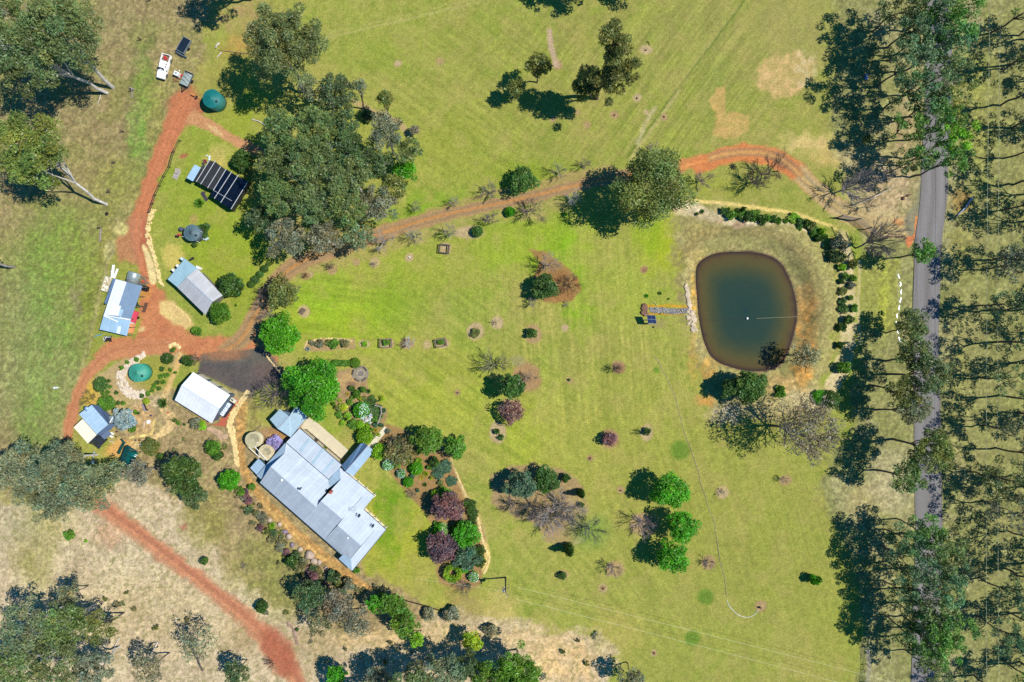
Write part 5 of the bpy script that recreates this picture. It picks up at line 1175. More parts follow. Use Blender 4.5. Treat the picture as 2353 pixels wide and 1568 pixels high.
# hedge
hd = MB(); a = W(771, 835); b = W(817, 834)
L = leaf_cloud([tuple(a.lerp(b, t)) [:2] + (.6,) for t in np.linspace(0, 1, 14)], [.62] * 14, .95, 2400, .12, .07, .6, np.random.default_rng(3), .3, .8)
m_ = a.lerp(b, .5); o = link('clipped_hedge', np_mesh('hedge', L[0] - np.array([m_.x, m_.y, 0]), L[1], LEAF, L[2]), None, (m_.x, m_.y, 0)); o.color = (*GRN['mid'], 1); tag(o, 'straight clipped hedge running between its two end balls', 'hedge')

g = np.random.default_rng(88)
BND = [(548, 1128), (556, 1146), (566, 1138), (575, 1160), (568, 1172), (590, 1176), (586, 1198), (606, 1200), (600, 1212), (618, 1222), (632, 1222), (628, 1240), (646, 1244), (640, 1256), (660, 1268), (656, 1282), (676, 1272), (684, 1286), (672, 1302), (700, 1288), (704, 1312), (690, 1322), (716, 1306), (730, 1312), (740, 1330), (756, 1322), (752, 1344), (780, 1336), (790, 1354), (812, 1348), (826, 1362)]
for i, (u, v) in enumerate(BND):
    c = ['brown', 'grey', 'purple', 'olive', 'eucd', 'brown'][i % 6]
    add_shrub('bush' if i % 3 else 'loose', u + g.uniform(-5, 5), v + g.uniform(-5, 5), g.uniform(9, 15), g.uniform(.7, 1.6), c, '%s small shrub down the rocky slope behind the farmhouse, counted from its upper end' % nth(i).replace('topmost', 'first') if i < 29 else 'small dark shrub at the %s of the rocky slope planting' % ('low end', 'very end')[i - 29], 'shrub', 'small shrubs down the rocky slope')
GAR = [(770, 925), (782, 922), (776, 940), (792, 962), (786, 970), (808, 940), (818, 934), (800, 905), (812, 915), (826, 918), (838, 915), (846, 900), (842, 985), (852, 985), (860, 975), (822, 990), (815, 984), (868, 1000), (856, 1000), (905, 1060), (915, 1070), (940, 1075), (945, 1095), (965, 1098), (985, 1078), (990, 1098), (1010, 1108), (975, 1112), (960, 1060), (1030, 1130), (990, 1162), (1048, 1200), (1040, 1210), (1052, 1250), (1050, 1290), (1056, 1305), (998, 1225), (1002, 1205)]
for i, (u, v) in enumerate(GAR):
    c = ['mid', 'yel', 'olive', 'dark', 'lime', 'mid', 'blue', 'gold'][i % 8]
    add_shrub(['bush', 'loose', 'bush', 'tuft'][i % 4], u + g.uniform(-3, 3), v + g.uniform(-3, 3), g.uniform(6, 10), g.uniform(.5, 1.1), c, ('%s small garden plant between the bigger bushes, ranked downward in the upper rose garden' % nth(i) if i < 19 else '%s small garden plant between the bigger bushes, ranked downward in the long garden bed' % nth(i - 19)), 'garden plant', 'small garden plants between the bushes')
# ---------------------------------------------------------------- buildings and tanks
def P3(rd, p):                 # photo point of an enlarged region, at height z
    u, v = rd(p[0], p[1]); return W(u, v, p[2])
def lp(mb, name, m, parent, smooth=False, col=None):   # part given in its thing's own coordinates
    o = link(name, mb.mesh(name, m, smooth), parent)
    if col: o.color = (*col, 1)
    return o
def roof(rd, pieces, t=.1):
    mb = MB()
    for q in pieces: mb.slab([P3(rd, p) for p in q], t)
    return mb
def walls(rd, pieces):
    """prism from the ground to just below the given roof points"""
    mb = MB()
    for q in pieces:
        pts = [P3(rd, p) for p in q]; c = sum(pts, Vector()) / len(pts)
        pp = [p + (c - p) * .03 for p in pts]
        mb.prism([(p.x, p.y) for p in pp], 0.0, [p.z - .14 for p in pp])
    return mb
A_ = R(690, 1140, 5.6)
ea = math.radians(-41.8)
ZN = roofmat('zincalume', (176, 186, 196), ea + pi / 2, .42, .30, streak=.05)
ZB = roofmat('zincalume_blue', (154, 178, 190), ea + pi / 2, .42, .25, streak=.05)
ZC = roofmat('zincalume_along', (150, 174, 192), ea, .42, .25, streak=.05)
WALLM = mat('render_cream', (200, 190, 165), .85, var=.08); STEELB = mat('steel_blue', (96, 118, 138), .5, .2, var=.06)
WHT = mat('white_paint', (235, 235, 232), .5, var=.04); DKM = mat('dark_metal', (42, 44, 48), .5, .3); TIM = mat('weathered_timber', (120, 104, 88), .9, var=.25, scale=4); CONC = mat('concrete', (196, 184, 160), .9, var=.10, scale=.8, fine=1)
BRK = mat('brick_red', (160, 84, 62), .9, var=.2, scale=3); BLK = mat('black_rubber', (26, 26, 28), .8); GLS = mat('dark_glass', (22, 34, 46), .08, .0, var=.05); STN = mat('field_stone', (186, 166, 134), .95, var=.35, scale=1.5, bump=.4); YST = mat('pale_sandstone', (214, 190, 132), .95, var=.28, scale=1.3, bump=.3); PST = mat('pinkish_stone', (206, 190, 168), .95, var=.25, scale=1.4, bump=.3)
house = empty('farmhouse', P3(A_, (1200, 1600, 0)), 'long farmhouse with stepped grey-blue metal gables and wraparound verandah roofs', 'house')
rp = [  # south-west slope in three stretches, then the three gables, then verandahs
    [(230, 1220, 2.7), (395, 970, 5.4), (1110, 1610, 5.4), (917, 1827, 2.7)], [(917, 1827, 2.7), (1185, 1515, 5.95), (1520, 1800, 5.95), (1247, 2118, 2.7)], [(1247, 2118, 2.7), (1450, 1900, 5.4), (1820, 2220, 5.4), (1660, 2415, 3.35), (1510, 2350, 2.7)],
    [(395, 970, 5.4), (612, 762, 3.45), (1335, 1268, 3.45), (1110, 1610, 5.4)], [(1185, 1515, 5.95), (1500, 1172, 3.5), (1832, 1452, 3.5), (1520, 1800, 5.95)], [(1450, 1900, 5.4), (1652, 1640, 3.5), (2022, 1980, 3.5), (1820, 2220, 5.4)]]
roof(A_, rp).build('roof', ZN, house)
vp = [[(615, 765, 3.25), (640, 592, 2.75), (1312, 1172, 2.75), (1318, 1305, 3.2)], [(1500, 1180, 3.2), (1484, 975, 2.6), (2035, 1430, 2.6), (1835, 1458, 3.2)], [(1690, 1615, 3.2), (1835, 1458, 3.2), (2035, 1430, 2.6), (1860, 1642, 2.6)],
      [(1650, 1645, 3.25), (1690, 1612, 3.0), (1862, 1642, 2.6), (2215, 1960, 2.6), (2022, 1985, 3.2)], [(2022, 1985, 3.2), (2215, 1960, 2.6), (1680, 2612, 2.6), (1662, 2418, 3.2)]]
roof(A_, vp).build('verandah_roof', ZN, house)
vd = [[(180, 1108, 2.5), (630, 590, 2.75), (612, 765, 3.2), (245, 1165, 3.0)], [(1315, 1178, 2.9), (1482, 975, 2.6), (1498, 1175, 3.2), (1320, 1312, 3.3)], [(1470, 2422, 2.6), (1562, 2330, 3.15), (1664, 2416, 3.2), (1680, 2612, 2.6)]]
for q_, nm_ in zip(vd, ('west_verandah_roof', 'middle_verandah_roof', 'corner_verandah_roof')): roof(A_, [q_]).build(nm_, ZC, house)
roof(A_, [[(645, 585, 2.95), (860, 365, 2.6), (1520, 942, 2.6), (1312, 1166, 2.95)]]).build('rear_roof', ZN, house)
roof(A_, [[(850, 715, 3.02), (1000, 520, 2.72), (1030, 545, 2.72), (880, 742, 3.02)], [(1040, 905, 3.02), (1215, 680, 2.72), (1245, 705, 2.72), (1075, 932, 3.02)], [(1205, 1062, 3.0), (1385, 850, 2.72), (1412, 872, 2.72), (1232, 1088, 3.0)]], .05).build('faded_roof_sheets', ZB, house)
walls(A_, [[(300, 1190, 2.6), (640, 790, 3.2), (1300, 1270, 3.2), (960, 1760, 2.6)], [(1000, 1700, 2.6), (1500, 1200, 3.2), (1800, 1450, 3.2), (1300, 2050, 2.6)], [(1300, 2080, 2.6), (1660, 1680, 3.2), (1990, 1985, 3.2), (1630, 2360, 2.6)], [(700, 600, 2.75), (860, 400, 2.6), (1480, 940, 2.6), (1300, 1140, 2.75)]]).build('wall', WALLM, house)
gb = MB()
for q in ([(250, 1195, 2.7), (395, 985, 5.3), (605, 775, 3.4)], [(1200, 1520, 5.8), (1500, 1185, 3.4), (1010, 1735, 2.9)], [(1505, 1795, 5.8), (1820, 1460, 3.4), (1290, 2070, 2.9)], [(1465, 1905, 5.3), (1655, 1660, 3.4), (1310, 2080, 2.9)], [(1805, 2212, 5.3), (2005, 1985, 3.4), (1660, 2400, 3.3)]):
    pts = [P3(A_, p) for p in q]; gb.face(pts + [Vector((pts[-1].x, pts[-1].y, 2.4)), Vector((pts[0].x, pts[0].y, 2.4))])
    gb.face([p + Vector((.02, .02, 0)) for p in (pts + [Vector((pts[-1].x, pts[-1].y, 2.4)), Vector((pts[0].x, pts[0].y, 2.4))])][::-1])
gb.build('gable_end', STEELB, house)
rdg = MB()
for q in ([(395, 970, 5.42), (1110, 1610, 5.42)], [(1185, 1515, 5.97), (1520, 1800, 5.97)], [(1450, 1900, 5.42), (1820, 2220, 5.42)]): rdg.beam(P3(A_, q[0]), P3(A_, q[1]), .22, .06)
rdg.build('ridge_capping', mat('ridge_cap', (180, 190, 200), .4, .3), house)
gt = MB()
for q in ([(640, 588, 2.72), (1312, 1170, 2.72)], [(230, 1224, 2.62), (1510, 2354, 2.62)], [(860, 362, 2.56), (1522, 940, 2.56)], [(2037, 1430, 2.55), (1484, 972, 2.55)], [(2218, 1960, 2.55), (1864, 1640, 2.55)], [(2218, 1962, 2.55), (1682, 2614, 2.55)]): gt.beam(P3(A_, q[0]), P3(A_, q[1]), .12, .12)
gt.build('gutter', mat('gutter_dark', (70, 84, 98), .5, .3), house)
ps = MB()
for k in range(5):
    for a, b in (((1500, 985), (2025, 1425)), ((1875, 1650), (2205, 1955)), ((2205, 1970), (1690, 2595))):
        t = k / 4; p = P3(A_, (a[0] + (b[0] - a[0]) * t, a[1] + (b[1] - a[1]) * t, 2.5)); c = P3(A_, (1500, 1800, 2.5)); p = p + (c - p).normalized() * .15; ps.beam((p.x, p.y, 0), (p.x, p.y, 2.5), .12)
ps.build('verandah_posts', WHT, house)
dk = MB()
dk.slab([P3(A_, p) for p in [(1500, 1000, .14), (1700, 1120, .14), (2062, 1425, .14), (2000, 1470, .14), (1560, 1110, .14)]], .14); dk.slab([P3(A_, p) for p in [(1850, 1640, .14), (1885, 1610, .14), (2235, 1930, .14), (2150, 1960, .14)]], .14)
dk.build('verandah_paving', mat('cream_paving', (222, 208, 168), .9, var=.1), house)
def vent(px, py, z, r=.28):
    c = P3(A_, (px, py, z)); mb = MB(); mb.lathe((c.x, c.y, z - .35), [(r * .6, 0), (r * .6, .25), (r, .3), (r, .5), (r * .6, .62), (.02, .66)], 16); mb.build('roof_vent', WHT, house, True)
vent(575, 1178, 5.0); vent(1620, 2085, 4.9)
for (px, py, z) in ((582, 1072, 4.9), (1366, 2052, 3.4)):
    c = P3(A_, (px, py, z)); mb = MB(); mb.box((c.x, c.y, z - .03), (.62, .55, .22), ea, rx=0); s_ = mb.build('skylight', WHT, house); mb = MB(); mb.box((c.x, c.y, z + .095), (.42, .36, .03), ea); mb.build('pane', GLS, s_)
for nm, px, py, z, w_ in (('flue', 880, 1308, 5.2, .22), ('chimney', 1352, 1366, 5.3, .42)):
    c = P3(A_, (px, py, z)); mb = MB()
    if nm == 'flue': mb.tube([(c.x, c.y, z - 1), (c.x, c.y, z + .9)], .14, 12); mb.tube([(c.x, c.y, z + .85), (c.x, c.y, z + 1.0)], .22, 12)
    else: mb.box((c.x, c.y, z - .3), (w_, w_, 1.5), ea); mb.box((c.x, c.y, z + .5), (w_ + .14, w_ + .14, .1), ea)
    ch = mb.build(nm, mat('flue_metal', (120, 125, 130), .4, .6) if nm == 'flue' else BRK, house)
for (px, py, z) in ((1795, 1735, 4.3), (2012, 1895, 3.7)):
    c = P3(A_, (px, py, z)); mb = MB()
    d = Vector((-.55, .55, .62)).normalized(); a = d.orthogonal().normalized(); b = d.cross(a); cc = c + Vector((0, 0, .25)); n0 = len(mb.v)
    for i, (rr, dz) in enumerate(((.01, -.10), (.22, -.07), (.42, 0), (.40, .02), (.2, -.05), (.01, -.08))):
        for k in range(18): t = 2 * pi * k / 18; q = cc + (a * math.cos(t) + b * math.sin(t)) * rr + d * dz; mb.v.append(tuple(q))
    for i in range(5):
        for k in range(18): mb.f.append((i * 18 + k, i * 18 + (k + 1) % 18, (i + 1) * 18 + (k + 1) % 18, (i + 1) * 18 + k))
    mb.tube([c - Vector((0, 0, .5)), cc], .03, 6); mb.tube([cc - b * .35, cc + d * .45], .015, 5); mb.build('satellite_dish', mat('dish_grey', (70, 92, 112), .35, .3), house)
c = P3(A_, (1740, 1620, 4.2)); mb = MB(); mb.tube([(c.x, c.y, 3.4), (c.x, c.y, 6.2)], .03, 6)
for k in range(6): mb.beam((c.x - .5 + .2 * k, c.y - .45, 6.1), (c.x - .5 + .2 * k, c.y + .45, 6.1), .03)
mb.beam((c.x - .6, c.y, 6.1), (c.x + .6, c.y, 6.1), .03); mb.build('antenna', mat('aluminium', (220, 222, 225), .3, .7), house)
# attached roofs that stand on their own
def simple_building(name, label, cat, rd, roofs, wl, matr, wm, extra=None, cap=None):
    c = sum((P3(rd, (p[0], p[1], 0)) for p in wl[0]), Vector()) / len(wl[0])
    t = empty(name, c, label, cat)
    for nm, q, m in roofs: roof(rd, q, .08).build(nm, m, t)
    walls(rd, wl).build('wall', wm, t)
    if cap:
        mb = MB()
        for a, b in cap: mb.beam(P3(rd, a), P3(rd, b), .2, .06)
        mb.build('ridge_capping', mat('ridge_cap', (180, 190, 200), .4, .3), t)
    return t
t = simple_building('garage_wing', 'pale blue hip-ended carport roof tucked under the largest vivid tree', 'carport', A_,
    [('roof', [[(385, 225, 2.7), (510, 372, 3.3), (690, 178, 3.3), (545, 60, 2.7)], [(510, 372, 3.3), (712, 505, 2.7), (978, 190, 2.7), (800, 10, 2.7), (690, 178, 3.3)]], ZB)], [[(430, 235, 2.7), (700, 455, 2.7), (930, 190, 2.7), (600, 90, 2.7)]], None, STEELB, None, [((510, 372, 3.32), (690, 178, 3.32))])
t = simple_building('side_wing', 'narrow gabled wing beside the patio, one dark and one bright roof slope', 'building', A_,
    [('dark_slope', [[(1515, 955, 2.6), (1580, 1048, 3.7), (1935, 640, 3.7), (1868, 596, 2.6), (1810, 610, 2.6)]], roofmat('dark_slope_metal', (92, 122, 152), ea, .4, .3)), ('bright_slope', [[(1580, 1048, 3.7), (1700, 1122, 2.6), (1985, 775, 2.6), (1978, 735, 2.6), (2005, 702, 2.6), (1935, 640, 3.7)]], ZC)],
    [[(1560, 965, 2.6), (1690, 1080, 2.6), (1960, 745, 2.6), (1860, 640, 2.6)]], None, WALLM, None, [((1580, 1048, 3.72), (1935, 640, 3.72))])
t = simple_building('lean_to', 'small square pale blue roof at the west corner of the farmhouse', 'shed', A_, [('roof', [[(75, 990, 2.2), (205, 842, 2.3), (312, 942, 2.4), (180, 1096, 2.3)]], ZC)], [[(100, 990, 2.2), (205, 865, 2.3), (290, 942, 2.4), (180, 1070, 2.3)]], None, STEELB)
# patio, path
mb = MB(); pp = [P3(A_, p) for p in [(872, 345, .06), (985, 188, .06), (1150, 290, .06), (1628, 715, .06), (1510, 862, .06), (1480, 892, .06)]]; mb.slab(pp, .1)
o = mb.build('patio', mat('patio_concrete', (200, 188, 158), .9, var=.1, scale=1.0)); o['kind'] = 'structure'
mb = MB(); mb.slab([P3(A_, p) for p in [(1925, 645, .06), (2195, 332, .06), (2252, 382, .06), (2120, 540, .06), (1985, 700, .06)]], .1); o = mb.build('footpath', mat('path_concrete', (206, 200, 172), .9, var=.08)); o['kind'] = 'structure'
fn = empty('patio_railing', P3(A_, (1230, 620, 0)), 'low dark railing between the patio and the rear roof', 'railing'); mb = MB(); a = P3(A_, (952, 385, .9)); b = P3(A_, (1510, 862, .9)); mb.beam(a, b, .07); mb.beam(a - Vector((0, 0, .5)), b - Vector((0, 0, .5)), .05); mb.build('rail', DKM, fn)
for k in range(7): q = a.lerp(b, k / 6); mb = MB(); mb.beam((q.x, q.y, 0), (q.x, q.y, .9), .08); mb.build('post', DKM, fn)
pl = empty('potted_plant', P3(A_, (1278, 660, 0)), 'green potted plant on the patio edge', 'potted plant'); mb = MB(); mb.lathe((0, 0, .06), [(.18, 0), (.28, .4), (.24, .4)], 14); lp(mb, 'pot', BRK, pl, True)
o = link('foliage', SHR['tuft'][0], pl, (0, 0, .45)); o.scale = (.5, .5, .6); o.color = (.25, .4, .04, 1)
pl = empty('round_barbecue', P3(A_, (1135, 545, 0)), 'round dark barbecue standing on the patio strip', 'barbecue'); mb = MB(); mb.lathe((0, 0, .5), [(.02, 0), (.3, .1), (.36, .28), (.3, .42), (.02, .5)], 18); lp(mb, 'bowl', mat('rust_dark', (62, 44, 40), .7), pl, True)
for k in range(3): mb = MB(); mb.beam((.2 * math.cos(k * 2.1), .2 * math.sin(k * 2.1), .6), (.35 * math.cos(k * 2.1), .35 * math.sin(k * 2.1), .06), .04); lp(mb, 'leg', DKM, pl)
# round tanks
def tank(u, v, r, h, label, body, top, cat='water tank', cone=.5, ribs=0, group=None, ribm=None, hatch=True, rings=0):
    p = W(u, v, h); p.z = 0; r = r * S * (H - h) / H
    t = empty('water_tank', p, label, cat, group)
    mb = MB(); mb.lathe((0, 0, 0), [(r * .99, 0), (r * .99, h)], 40)
    for k in range(1, 5): mb.lathe((0, 0, h * k / 5 - .03), [(r * 1.0, 0), (r * 1.015, .03), (r * 1.0, .06)], 40)
    lp(mb, 'wall', body, t, True)
    mb = MB(); prof = [(r * 1.03, h - .06), (r * 1.03, h + .02)] + [(r * (1 - k / 8), h + .02 + cone * (k / 8)) for k in range(1, 8)] + [(.02, h + cone + .02)]; mb.lathe((0, 0, 0), prof, 48); lp(mb, 'roof', top, t)
    if ribs:
        mb = MB()
        for k in range(ribs): a = 2 * pi * k / ribs + .13; mb.beam((r * 1.0 * math.cos(a), r * 1.0 * math.sin(a), h + .04), (.05 * math.cos(a), .05 * math.sin(a), h + cone + .05), .05, .06)
        lp(mb, 'ribs', ribm or top, t)
    for k in range(rings): 
        mb = MB(); q = r * (.25 + .2 * k); mb.lathe((r * .12, r * .1, 0), [(q, h + cone * (1 - q / r) + .04), (q + .05, h + cone * (1 - q / r) + .05), (q + .1, h + cone * (1 - q / r) + .03)], 36); lp(mb, 'stain_ring', mat('tank_ring', (150, 142, 112), .9), t)
    if hatch: mb = MB(); mb.lathe((r * .55, -r * .35, h + cone * .35), [(.22, 0), (.22, .12), (.02, .16)], 16); lp(mb, 'hatch', DKM if ribs else CONC, t)
    return t
TEAL = mat('teal_poly', (52, 148, 126), .5, var=.10, scale=.8); TEAL2 = mat('teal_poly_dark', (34, 112, 104), .5, var=.12); 
tank(317, 857, 20.5, 2.3, 'pale green round water tank inside the rock arc', TEAL, mat('teal_top', (62, 150, 128), .5, var=.06), cone=.7, ribs=14, ribm=mat('teal_rib', (46, 122, 104), .5))
tank(487, 227, 21, 2.8, 'dark teal round water tank in tree shade at the end of the red drive', TEAL2, mat('teal_top2', (20, 108, 106), .45, var=.12), cone=.6, ribs=10, ribm=mat('teal_rib2', (30, 130, 120), .5))
CT = mat('tank_concrete', (206, 196, 160), .9, var=.12, scale=1.2)
u, v = A_(122, 548); tank(u, v, 18, 2.2, 'upper left of two round cream concrete tanks beside the farmhouse', CT, mat('tank_top', (180, 172, 134), .9, var=.16, scale=1.6), cone=.25, rings=3, hatch=True, group='cream concrete tanks')
u, v = A_(330, 742); tank(u, v, 17.5, 1.9, 'lower right cream tank, dirtier top, nearest the roof and crossed by a white pipe', CT, mat('tank_top_dirty', (190, 176, 138), .9, var=.34, scale=1.6), cone=.2, rings=2, group='cream concrete tanks')
for k, (a, b) in enumerate((((58, 665, 2.5), (226, 822, 2.1)), ((145, 652, 2.6), (342, 870, 2.4)))):
    mb = MB(); mb.tube([P3(A_, a) , P3(A_, b)], .07, 8); pb = P3(A_, b); mb.tube([pb, (pb.x, pb.y, 1.5)], .06, 8); mb.thing('water_pipe', WHT, ['shorter white pipe across the upper left cream tank', 'longer white pipe running over both cream tanks'][k], 'pipe')
Q_ = R(480, 600, 13.07); u, v = Q_(782, 722)
GT = mat('tank_grey_green', (88, 112, 118), .5, var=.06)
t = tank(u, v, 18.5, 2.3, 'dark grey round tank with radial roof seams on the grass above the long shed', mat('tank_grey_wall', (66, 80, 88), .5), GT, cone=.5, ribs=14, ribm=mat('tank_rib', (52, 70, 76), .5))
mb = MB(); mb.tube([P3(Q_, p) for p in [(430, 850, 1.3), (615, 950, 1.5)]], .05, 8); mb.tube([P3(Q_, p) for p in [(645, 970, 1.9), (720, 990, 1.8), (910, 1000, 1.8), (1080, 1095, .2)]], .05, 8); mb.thing('water_pipe', WHT, 'bent white pipe running round the lower side of the dark grey tank', 'pipe')
mb = MB(); mb.tube([P3(Q_, p) for p in [(1065, 690, 1.9), (1115, 665, 1.9), (1215, 745, .3)]], .05, 8); mb.thing('water_pipe', WHT, 'short white pipe at the upper right of the dark grey tank', 'pipe')
pt = empty('pump_unit', P3(Q_, (340, 800, 0)), 'red and black pump left of the dark grey tank', 'pump'); mb = MB(); mb.box((0, 0, .3), (.5, .35, .45)); mb.tube([(.25, 0, .5), (.6, -.1, .5)], .07, 8); lp(mb, 'motor', mat('pump_red', (190, 60, 60), .5), pt); mb = MB(); mb.box((-.5, -.35, .15), (.7, .5, .3)); mb.lathe((-.6, -.3, .3), [(.2, 0), (.2, .2), (.05, .25)], 12); lp(mb, 'engine', BLK, pt)
mb = MB(); p = P3(Q_, (400, 590, .5)); mb.lathe((p.x, p.y, 0), [(.42, 0), (.42, .9), (.3, 1.0), (.02, 1.02)], 18); mb.thing('plastic_drum', mat('drum_blue_grey', (70, 78, 100), .5), 'blue-grey drum at the left of the dark grey tank', 'drum')
bn = empty('garden_bench', P3(Q_, (1280, 960, 0)), 'pale boards and frame lying at the lower right of the dark grey tank', 'bench')
for nm, c, d in (('board', (-.45, .2, .42), (1.0, .34, .05)), ('board', (.30, -.1, .42), (.45, .4, .05)), ('board', (.62, .15, .42), (.5, .42, .05))): mb = MB(); mb.box(c, d, -.6); lp(mb, nm, mat('pale_board', (176, 196, 196), .6), bn)
for x, y in ((-.6, .4), (.6, -.4), (.3, .4), (-.2, -.2)): mb = MB(); mb.box((x, y, .2), (.07, .07, .4)); lp(mb, 'leg', DKM, bn)
# garage with the white roof
G_ = R(480, 1030, 8.71); gang = math.radians(-31.6)
WR = roofmat('white_roof', (222, 226, 230), gang + pi / 2, .45, .05, pitch=.25, depth=.15, streak=.015, var=.03)
gar = empty('garage', P3(G_, (800, 780, 0)), 'large garage with bright white gable roof and blue-grey walls beside the asphalt', 'garage')
roof(G_, [[(262, 478, 4.3), (552, 148, 3.05), (1456, 708, 3.05), (1192, 1052, 4.3)], [(98, 836, 3.05), (262, 478, 4.3), (1192, 1052, 4.3), (1004, 1402, 3.05)]], .08).build('roof', WR, gar)
mb = MB(); mb.beam(P3(G_, (262, 478, 4.33)), P3(G_, (1192, 1052, 4.33)), .25, .05); mb.build('ridge_capping', mat('cap_grey', (205, 212, 220), .4, .1), gar)
wl = MB(); q = [P3(G_, p) for p in [(135, 835, 3.0), (285, 500, 4.2), (550, 178, 3.0), (1432, 722, 3.0), (1170, 1052, 4.2), (995, 1372, 3.0)]]
wl.prism([(p.x, p.y) for p in (q[0], q[1], q[4], q[5])], 0, [2.9, 4.15, 4.15, 2.9]); wl.prism([(p.x, p.y) for p in (q[1], q[2], q[3], q[4])], 0, [4.15, 2.9, 2.9, 4.15])
wl.build('wall', mat('garage_steel', (84, 106, 124), .45, .25, var=.05), gar)
for k in range(3):
    a = q[2].lerp(q[3], .06 + k * .31); b = q[2].lerp(q[3], .30 + k * .31); n_ = Vector((-(b - a).y, (b - a).x, 0)).normalized(); n_ = n_ if n_.dot(Vector((1, 1, 0))) > 0 else -n_
    mb = MB(); mb.face([(a.x + n_.x * .03, a.y + n_.y * .03, .05), (b.x + n_.x * .03, b.y + n_.y * .03, .05), (b.x + n_.x * .03, b.y + n_.y * .03, 2.5), (a.x + n_.x * .03, a.y + n_.y * .03, 2.5)]); mb.build('roller_door', mat('door_cream', (214, 206, 180), .6), gar)
dp = MB(); q2 = [P3(G_, p) for p in [(640, 175, .05), (700, 195, .05), (1500, 720, .05), (1440, 745, .05)]]; dp.slab(q2, .05); dp.build('apron', mat('apron_pink', (205, 176, 150), .9), gar)
mb = MB(); mb.slab([P3(G_, p) for p in [(1010, 1440, .04), (1170, 1398, .04), (1290, 1210, .04), (1560, 760, .04), (1690, 850, .04), (1390, 1290, .04), (1340, 1490, .04)]], .05); o = mb.build('brick_paving', mat('brick_paving', (168, 88, 62), .9, var=.16, scale=5)); o['kind'] = 'structure'
rk = empty('battery_cabinet', P3(G_, (1400, 1050, 0)), 'dark frame with three white-lidded tanks against the garage end wall', 'tank rack', rz=math.radians(55)); mb = MB(); mb.box((0, 0, .35), (3.3, 1.35, .7)); mb.box((0, -.6, .9), (3.3, .08, .5)); lp(mb, 'frame', mat('navy_frame', (34, 44, 60), .5), rk)
for k in range(3):
    mb = MB(); mb.box((-1.05 + 1.02 * k, .1, .93), (.92, .92, .44), taper=.94); l_ = lp(mb, 'container', mat('white_poly', (214, 226, 238), .45), rk); mb = MB(); mb.lathe((-1.05 + 1.02 * k, .1, 1.15), [(.1, 0), (.1, .06), (.02, .08)], 12); l2 = lp(mb, 'lid', BLK, l_)
ac = empty('outdoor_unit', P3(G_, (1560, 830, 0)), 'cream outdoor unit with a grille beside the three-lidded rack', 'air conditioner', rz=-.55); mb = MB(); mb.box((0, 0, .45), (1.3, .75, .9)); lp(mb, 'case', mat('unit_cream', (210, 204, 180), .6), ac); mb = MB(); mb.box((-.1, .0, .91), (.45, .3, .03)); lp(mb, 'grille', DKM, ac)
# cottage
K_ = R(190, 1120, 7.84)
cot = empty('cottage', P3(K_, (600, 600, 0)), 'small cottage with a pale blue roof, a cream front awning and a dark shade-cloth side', 'cottage')
PB = roofmat('pale_blue_roof', (166, 194, 216), math.radians(38), .4, .15, streak=.02)
roof(K_, [[(532, 150, 3.6), (250, 352, 3.0), (642, 800, 3.0), (898, 585, 3.6)]], .08).build('roof', PB, cot)
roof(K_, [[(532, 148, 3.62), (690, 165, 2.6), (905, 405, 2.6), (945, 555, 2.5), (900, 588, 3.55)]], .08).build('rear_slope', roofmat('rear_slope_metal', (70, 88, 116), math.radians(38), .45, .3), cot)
roof(K_, [[(328, 462, 2.8), (132, 645, 2.4), (446, 1003, 2.4), (640, 812, 2.8)]], .07).build('cream_awning', mat('cream_sheet', (238, 230, 206), .6, var=.04), cot)
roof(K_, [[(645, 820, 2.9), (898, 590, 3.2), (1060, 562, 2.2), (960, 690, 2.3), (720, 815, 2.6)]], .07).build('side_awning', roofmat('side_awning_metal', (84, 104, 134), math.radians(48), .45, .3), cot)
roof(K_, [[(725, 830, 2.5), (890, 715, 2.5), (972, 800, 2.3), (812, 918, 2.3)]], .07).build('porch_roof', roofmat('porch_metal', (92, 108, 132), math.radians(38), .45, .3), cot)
walls(K_, [[(280, 352, 3.0), (525, 175, 3.5), (870, 585, 3.5), (640, 780, 3.0)]]).build('wall', STEELB, cot)
wb = MB(); wb.prism([(p.x, p.y) for p in [P3(K_, q) for q in [(345, 480, 2.6), (150, 655, 2.4), (440, 985, 2.4), (622, 812, 2.6)]]], 0, 2.2); wb.build('front_room', mat('shed_brown', (110, 96, 84), .9), cot)
sc_ = MB(); g = np.random.default_rng(4); q = [(640, 820), (720, 830), (830, 930), (900, 900), (760, 1040), (690, 1130), (560, 1030), (455, 1000)]
c = P3(K_, (650, 930, 1.7)); ring_ = [P3(K_, (x, y, (2.2, 2.1, 1.5, .6, .3, .1, .3, 1.9)[i])) for i, (x, y) in enumerate(q)]
for i in range(len(ring_)): sc_.face([c, ring_[i], ring_[(i + 1) % len(ring_)]])
sc_.build('shade_cloth', mat('shade_cloth', (44, 50, 62), .35, .1, var=.5, scale=2.2, bump=.8), cot)
mb = MB(); p = P3(K_, (412, 238, 3.7)); mb.lathe((p.x, p.y, 3.3), [(.1, 0), (.1, .3), (.46, .34), (.48, .40), (.02, .44)], 22); mb.build('satellite_dish', mat('disc_blue', (150, 182, 208), .4, .2), cot, True)
u, v = K_(975, 470); tank(u, v, 8.5, 1.9, 'small grey round tank between the cottage and the silvery tree', mat('tank_pale_grey', (150, 166, 176), .45, .3), mat('tank_pale_top', (146, 164, 172), .45, .3), cone=.15, hatch=False)
mb = MB(); mb.beam(P3(K_, (995, 425, 2.4)), P3(K_, (908, 585, 2.7)), .16, .12); mb.thing('downpipe', WHT, 'slanting pale pipe from the cottage roof to the small grey tank', 'pipe')
